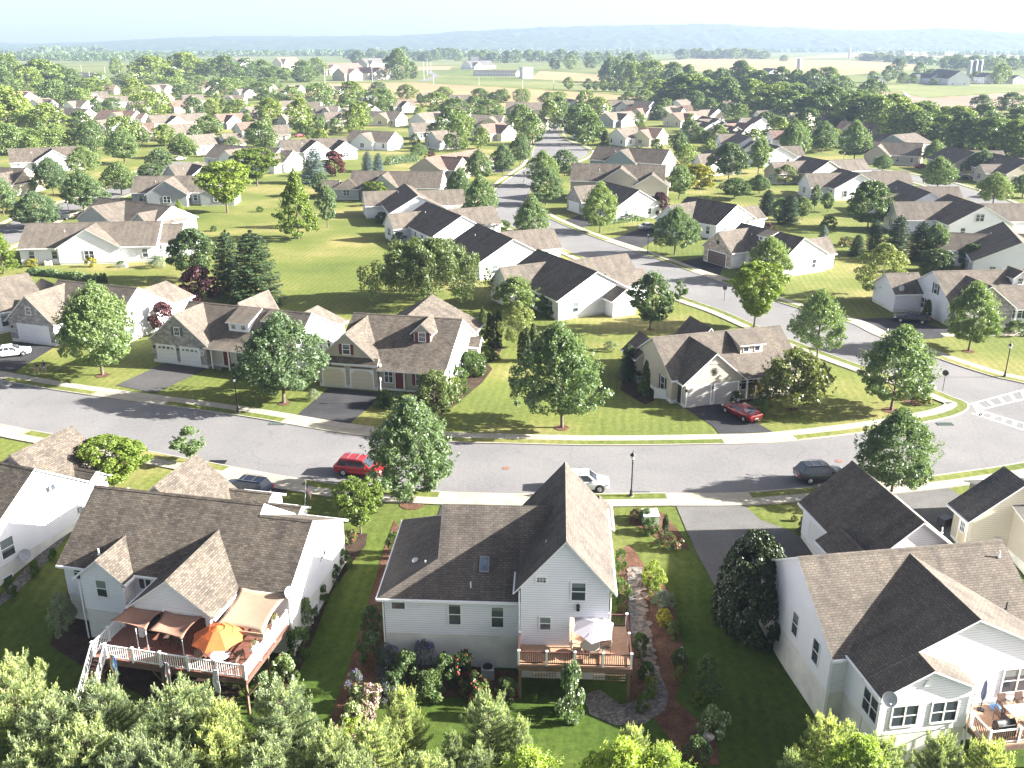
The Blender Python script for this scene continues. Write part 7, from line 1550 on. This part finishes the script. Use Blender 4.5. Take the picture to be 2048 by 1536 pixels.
# ---------------------------------------------------------------- street furniture
POSTM = flat('dark_bronze', (.03, .022, .02), .45, .4, var=.1)
LGL = flat('lantern_glass', (.7, .68, .6), .2, var=.05)
LA = None
def lamp(px, py, label, h=4.2):
    global LA
    x, y, z = G(px, py); t = thing('street_lamp', label, 'street lamp', (x, y, .1), 0, 'black post lamps along the streets')
    if LA is None:
        a, b, c, d = MB(), MB(), MB(), MB()
        a.lathe([(.2, 0), (.2, .12), (.13, .2), (.12, .55), (.09, .62), (.065, .7), (.055, 3.1), (.08, 3.12), (.08, 3.2), (.05, 3.25), (.05, 3.42), (.1, 3.45), (.12, 3.52)], 10)
        b.lathe([(.12, 3.52), (.2, 3.86)], 8); c.lathe([(.27, 3.86), (.25, 3.92), (.14, 4.05), (.05, 4.12), (.03, 4.28), (.0, 4.4)], 10); d.lathe([(.24, 0), (.24, .06), (.2, .07)], 12)
        LA = [a.data('post', POSTM, True), b.data('lantern', LGL), c.data('cap', POSTM, True), d.data('footing', CONC)]
    for n_, dta in zip(('post', 'lantern', 'lantern_cap', 'footing'), LA): link(n_, dta, t)
for a in [(1262, 994, 'tall street lamp at the near curb beside the steep gable roof'), (476, 827, 'street lamp at the far curb before the arched-door house maple'), (2009, 755, 'street lamp at the curb above the crosswalk'), (413, 438, 'street lamp at the sunlit side street left of the tall trees'), (1295, 510, 'street lamp by the brown garage driveway'), (991, 420, 'thin street lamp at the street bend between maples'), (1048, 365, 'thin street lamp at the central crossroad'), (1128, 274, 'street lamp far up the central street'), (648, 276, 'street lamp on the hedge-side cross street'), (1686, 330, 'street lamp beside the right street lawn'), (1896, 384, 'street lamp at the right street bend')]:
    x = a
    lamp(*((140, 437) if a[0] == 413 else a[:2]), a[2])
def signpost(px, py, label, kind, h=2.2):
    x, y, z = G(px, py); t = thing('traffic_sign' if kind != 'mail' else 'mail_post', label, 'sign' if kind != 'mail' else 'post lamp', (x, y, .1), R(-35))
    m = MB(); m.tube([(0, 0, 0), (0, 0, h)], .035, 6); m.obj('post', POSTM if kind != 'mail' else WHITE, t)
    m = MB()
    if kind == 'stop': q = [(.36*math.cos(R(22.5+45*i)), .36*math.sin(R(22.5+45*i))) for i in range(8)]; m.mesh([(a, -.06, h-.15+b) for a, b in q]+[(a, -.035, h-.15+b) for a, b in q], [tuple(range(8)), tuple(range(8, 16))[::-1]]+[(i, (i+1) % 8, 8+(i+1) % 8, 8+i) for i in range(8)]); m.obj('plate', flat('sign_back', (.05, .045, .045), .6), t)
    elif kind == 'mail': m.lathe([(.09, h), (.12, h+.25), (.14, h+.26), (0, h+.45)], 8); m.obj('lantern', LGL, t)
signpost(1885, 783, 'dark octagonal sign seen from behind at the crosswalk corner', 'stop', 2.3)
signpost(1448, 603, 'slim dark sign post at the curb by the yellow-green tree', 'stop', 2.2)
signpost(763, 808, 'white lamp post in the bed at the cream garage driveway', 'mail', 2.6); signpost(1508, 812, 'white lamp post at the driveway corner by the red sedan', 'mail', 1.9); signpost(1818, 806, 'white lamp post in the crosswalk corner bed', 'mail', 1.4)
# utility box in island bed
x, y, z = G(1300, 1046); t = thing('utility_box', 'pale green utility box in the front island bed', 'utility box', (x, y, 0), R(5))
UG = flat('pale_green_metal', (.42, .5, .40), .5); m = MB(); m.box(-.62, .62, -.5, .5, 0, .85); m.obj('cabinet', UG, t); m = MB(); m.mesh([(-.66, -.54, .85), (.66, -.54, .85), (.66, .54, 1.0), (-.66, .54, 1.0), (-.66, -.54, .9), (.66, -.54, .9), (.66, .54, 1.06), (-.66, .54, 1.06)], [(0, 3, 2, 1), (4, 5, 6, 7), (0, 1, 5, 4), (1, 2, 6, 5), (2, 3, 7, 6), (3, 0, 4, 7)]); m.obj('lid', flat('box_lid', (.6, .64, .58), .5), t)
x, y, z = G(1278, 763); t = thing('air_conditioner', 'gray air conditioner at the beige corner house wall', 'air conditioner', (x, y, 0), R(15)); m = MB(); m.box(-.45, .45, -.45, .45, 0, .85); m.obj('casing', flat('ac_gray', (.30, .32, .35)), t); m = MB(); m.lathe([(.36, .85), (.36, .88), (.05, .89), (0, .89)], 14); m.obj('fan_ring', DARK, t)
x, y, z = G(98, 530); t = thing('air_conditioner', 'pale air conditioner box against the long white wall', 'air conditioner', (x, y, 0), R(6)); m = MB(); m.box(-.6, .6, -.45, .45, 0, .8); m.obj('casing', flat('ac_pale', (.6, .6, .6)), t); m = MB(); m.lathe([(.36, .8), (.36, .83), (0, .84)], 14); m.obj('fan_ring', DARK, t)
x, y, z = G(243, 534); m = MB(); m.box(-1.0, 1.0, -.4, .4, 0, .55); m.box(-1.05, 1.05, -.45, .45, .55, .62); tag(m.obj('planter', WHITE, loc=(x, y, 0)), 'white raised planter box along the long white wall', 'planter')
x, y, z = G(1415, 1494); m = MB(); m.lathe([(.25, 0), (.2, .05), (.08, .12), (.07, .6), (.3, .7), (.36, .78), (.3, .74), (0, .72)], 16); tag(m.obj('bird_bath', flat('gray_stone', (.25, .27, .29)), None, True, loc=(x, y, z)), 'gray stone bird bath in the shaded garden border', 'bird bath')
x, y, z = G(1362, 1318); m = MB(); m.box(-.16, .16, -.14, .14, 0, .18); m.lathe([(.12, .18), (.17, .4), (.12, .62), (.09, .7), (.12, .8), (.1, .92), (0, .98)], 10); tag(m.obj('garden_statue', flat('pale_stone', (.42, .40, .37)), None, True, loc=(x, y, z)), 'small pale stone statue in the shaded border', 'statue')
# front flag
x, y, z = G(612, 1040); t = thing('flag', 'American flag on a tilted pole in front of the deck house', 'flag', (x, y, 1.2), R(10)); m = MB(); m.tube([(0, 0, 0), (.25, 0, 2.3)], .025, 6); m.obj('pole', WHITE, t)
m = MB(); n = 13
for i in range(n):
    for j in range(8):
        f = lambda a, b: (.25+.55*b*.6+.02*math.sin(a*5+b*7), .04*math.sin(b*9+a*2), 2.25-1.05*b-.62*a*1.0+.0*b)
        a0, a1, b0, b1 = i/n, (i+1)/n, j/8, (j+1)/8; m.face([f(a0, b0), f(a0, b1), f(a1, b1), f(a1, b0)], 2 if (i < 7 and j < 3) else i % 2)
o = m.obj('cloth', [flat('flag_red', (.45, .04, .06)), flat('flag_white', (.72, .72, .72)), flat('flag_navy', (.04, .05, .18))], t, uv=False); o.modifiers.new('thickness', 'SOLIDIFY').thickness = .01
# fence behind the third house deck; small patio umbrella (blue awning)
panel_fence(P(810, 478), P(836, 484), 1.0, 'low white deck fence behind the third dark-roofed house')
x, y, z = G(1612, 384); umbrella((x, y, 0), 0, 'blue patio umbrella beside the white house behind the columnar trees', flat('blue_canvas', (.05, .12, .32), .7), 2.4, 2.6, [(2.5, 2.0)], 8)
t = thing('pergola', 'white pergola at the rear of the pergola house', 'pergola', (*P(1852, 488, 0), 0), R(-15))
for a in (0, 3):
    for b in (0, 3): m = MB(); m.box(a-.08, a+.08, b-.08, b+.08, 0, 2.5); m.obj('post', WHITE, t)
m = MB()
for i in range(9): m.box(-.3+i*.42, -.2+i*.42, -.4, 3.4, 2.62, 2.75)
m.box(-.4, 3.5, -.05, .05, 2.5, 2.62); m.box(-.4, 3.5, 2.95, 3.05, 2.5, 2.62); m.obj('slats', WHITE, t)
# poles on the plain
for i, (px, pb, ptp) in enumerate([(650, 165, 135), (745, 164, 134), (867, 170, 150), (958, 171, 155), (1107, 180, 153), (163, 143, 130), (210, 145, 133), (180, 160, 143), (855, 150, 118), (848, 160, 122), (862, 146, 124), (1045, 180, 160)]):
    x, y, z = G(px, pb); zt = atY(px, ptp, y)[1]; t = thing('utility_pole', f'{ordn(i)} pale pole listed from the long road toward the fields' if False else f'thin pale pole at the plain, {["before the red-roofed apartments", "right of the red-roofed apartments", "at the farm road bend", "before the long shop building", "in the middle of the crop field", "over the gray shed roof", "right of the gray shed roof", "low among the left rooftops", "tallest by the farm road", "left of the tallest by the farm road", "right of the tallest by the farm road", "at the tan field edge below the shop"][i]}', 'pole', (x, y, 0))
    m = MB(); m.tube([(0, 0, 0), (0, 0, zt)], [.28, .2], 6); m.obj('post', flat('pole_gray', (.5, .48, .44)), t); m = MB(); m.box(-1.3, 1.3, -.1, .1, zt-1, zt-.8); m.obj('crossarm', flat('pole_gray', (.5, .48, .44)), t)
# ---------------------------------------------------------------- people
def skin_obj(name, verts, edges, rad, mat, parent, lev=2):
    me = bpy.data.meshes.new(name); me.from_pydata(verts, edges, []); me.materials.append(mat)
    o = link(name, me, parent); me.skin_vertices.new() if hasattr(me.skin_vertices, 'new') and not me.skin_vertices else None
    sk_ = o.modifiers.new('skin', 'SKIN'); 
    d = me.skin_vertices[0].data
    for i, r in enumerate(rad): d[i].radius = (r, r) if not isinstance(r, tuple) else r
    d[0].use_root = True; sk_.use_smooth_shade = True
    s = o.modifiers.new('sub', 'SUBSURF'); s.levels = lev; s.render_levels = lev; return o
SKIN = flat('skin_tone', (.45, .27, .19), .6, var=.05); SHIRTB = flat('navy_shirt_cloth', (.02, .025, .05), .8); SHORTG = flat('gray_shorts_cloth', (.35, .36, .38), .8); BLKC = flat('black_cloth', (.012, .012, .014), .8); PEACH = flat('peach_cloth', (.5, .32, .26), .8)
def person(px, py, rz, label, lean, shirt, bottom, hairc, sh=1.0):
    x, y, z = G(px, py); t = thing('person', label, 'person', (x, y, .115), rz); t.scale = (sh,)*3
    sn, cs = math.sin(lean), math.cos(lean)
    def up(d, s=0, f=0): return (s, -(sn*d)-f, .92+cs*d)
    V_ = [(0, 0, .92), up(.28), up(.5), up(.56), up(.63), up(.72, 0, .02), up(.82, 0, .02),          # 0-6 pelvis..head
          (.1, .02, .88), (.12, -.16, .5), (.12, -.12, .08), (.12, -.28, .04),                          # 7-10 front leg
          (-.1, .02, .88), (-.12, .12, .48), (-.12, .34, .14), (-.12, .26, .03),                         # 11-14 rear leg
          up(.49, .19), up(.25, .25, -.1), up(.12, .22, .1), up(.06, .21, .2),                           # 15-18 arm
          up(.49, -.19), up(.25, -.25, .12), up(.14, -.2, .3), up(.12, -.19, .38)]                       # 19-22 arm
    E_ = [(0, 1), (1, 2), (2, 3), (3, 4), (4, 5), (5, 6), (0, 7), (7, 8), (8, 9), (9, 10), (0, 11), (11, 12), (12, 13), (13, 14), (2, 15), (15, 16), (16, 17), (17, 18), (2, 19), (19, 20), (20, 21), (21, 22)]
    Rd = [(.12, .09), (.11, .08), (.12, .08), .06, .055, .095, .085, .085, .06, .04, .035, .085, .06, .04, .035, .06, .042, .035, .03, .06, .042, .035, .03]
    skin_obj('body', V_, E_, Rd, SKIN, t)
    a = [V_[0], V_[1], V_[2], V_[15], V_[19], tuple((Vector(V_[15])+Vector(V_[16]))*.5), tuple((Vector(V_[19])+Vector(V_[20]))*.5)]
    skin_obj('shirt', a, [(0, 1), (1, 2), (2, 3), (2, 4), (3, 5), (4, 6)], [(.2, .16), (.2, .15), (.22, .15), .1, .1, .085, .085], shirt, t)
    k = [V_[0], V_[7], tuple(Vector(V_[7])*.35+Vector(V_[8])*.65), V_[11], tuple(Vector(V_[11])*.35+Vector(V_[12])*.65)]
    skin_obj('shorts', k, [(0, 1), (1, 2), (0, 3), (3, 4)], [(.2, .16), .14, .12, .14, .12], bottom, t)
    h = [up(.74, 0, -.01), up(.84, 0, 0), up(.80, 0, -.05)]; skin_obj('hair', h, [(0, 1), (1, 2)], [.125, .11, .1], hairc, t)
    for q, nm in ((10, 'shoe'), (14, 'shoe')):
        p = V_[q]; b_ = V_[q-1]; skin_obj(nm, [(b_[0], b_[1]+.02, max(.05, b_[2]-.05)), (p[0], p[1], max(.04, p[2]))], [(0, 1)], [.05, .045], WHITE, t, 1)
    c = Vector(up(.75, 0, .105))
    m = MB(); m.mesh([tuple(c+Vector(v)) for v in ((-.015, 0, 0), (.015, 0, 0), (0, -.03, -.01), (0, 0, .04))], [(0, 2, 3), (2, 1, 3), (0, 1, 2)]); m.obj('nose', SKIN, t, uv=False)
person(90, 750, R(70), 'person in navy shirt and gray shorts striding along the sidewalk', .08, SHIRTB, SHORTG, flat('gray_hair', (.3, .28, .26)), 1.0)
person(75, 751, R(75), 'person in black top and peach shorts bending forward on the sidewalk', .62, BLKC, PEACH, flat('dark_hair', (.03, .022, .018)), .98)
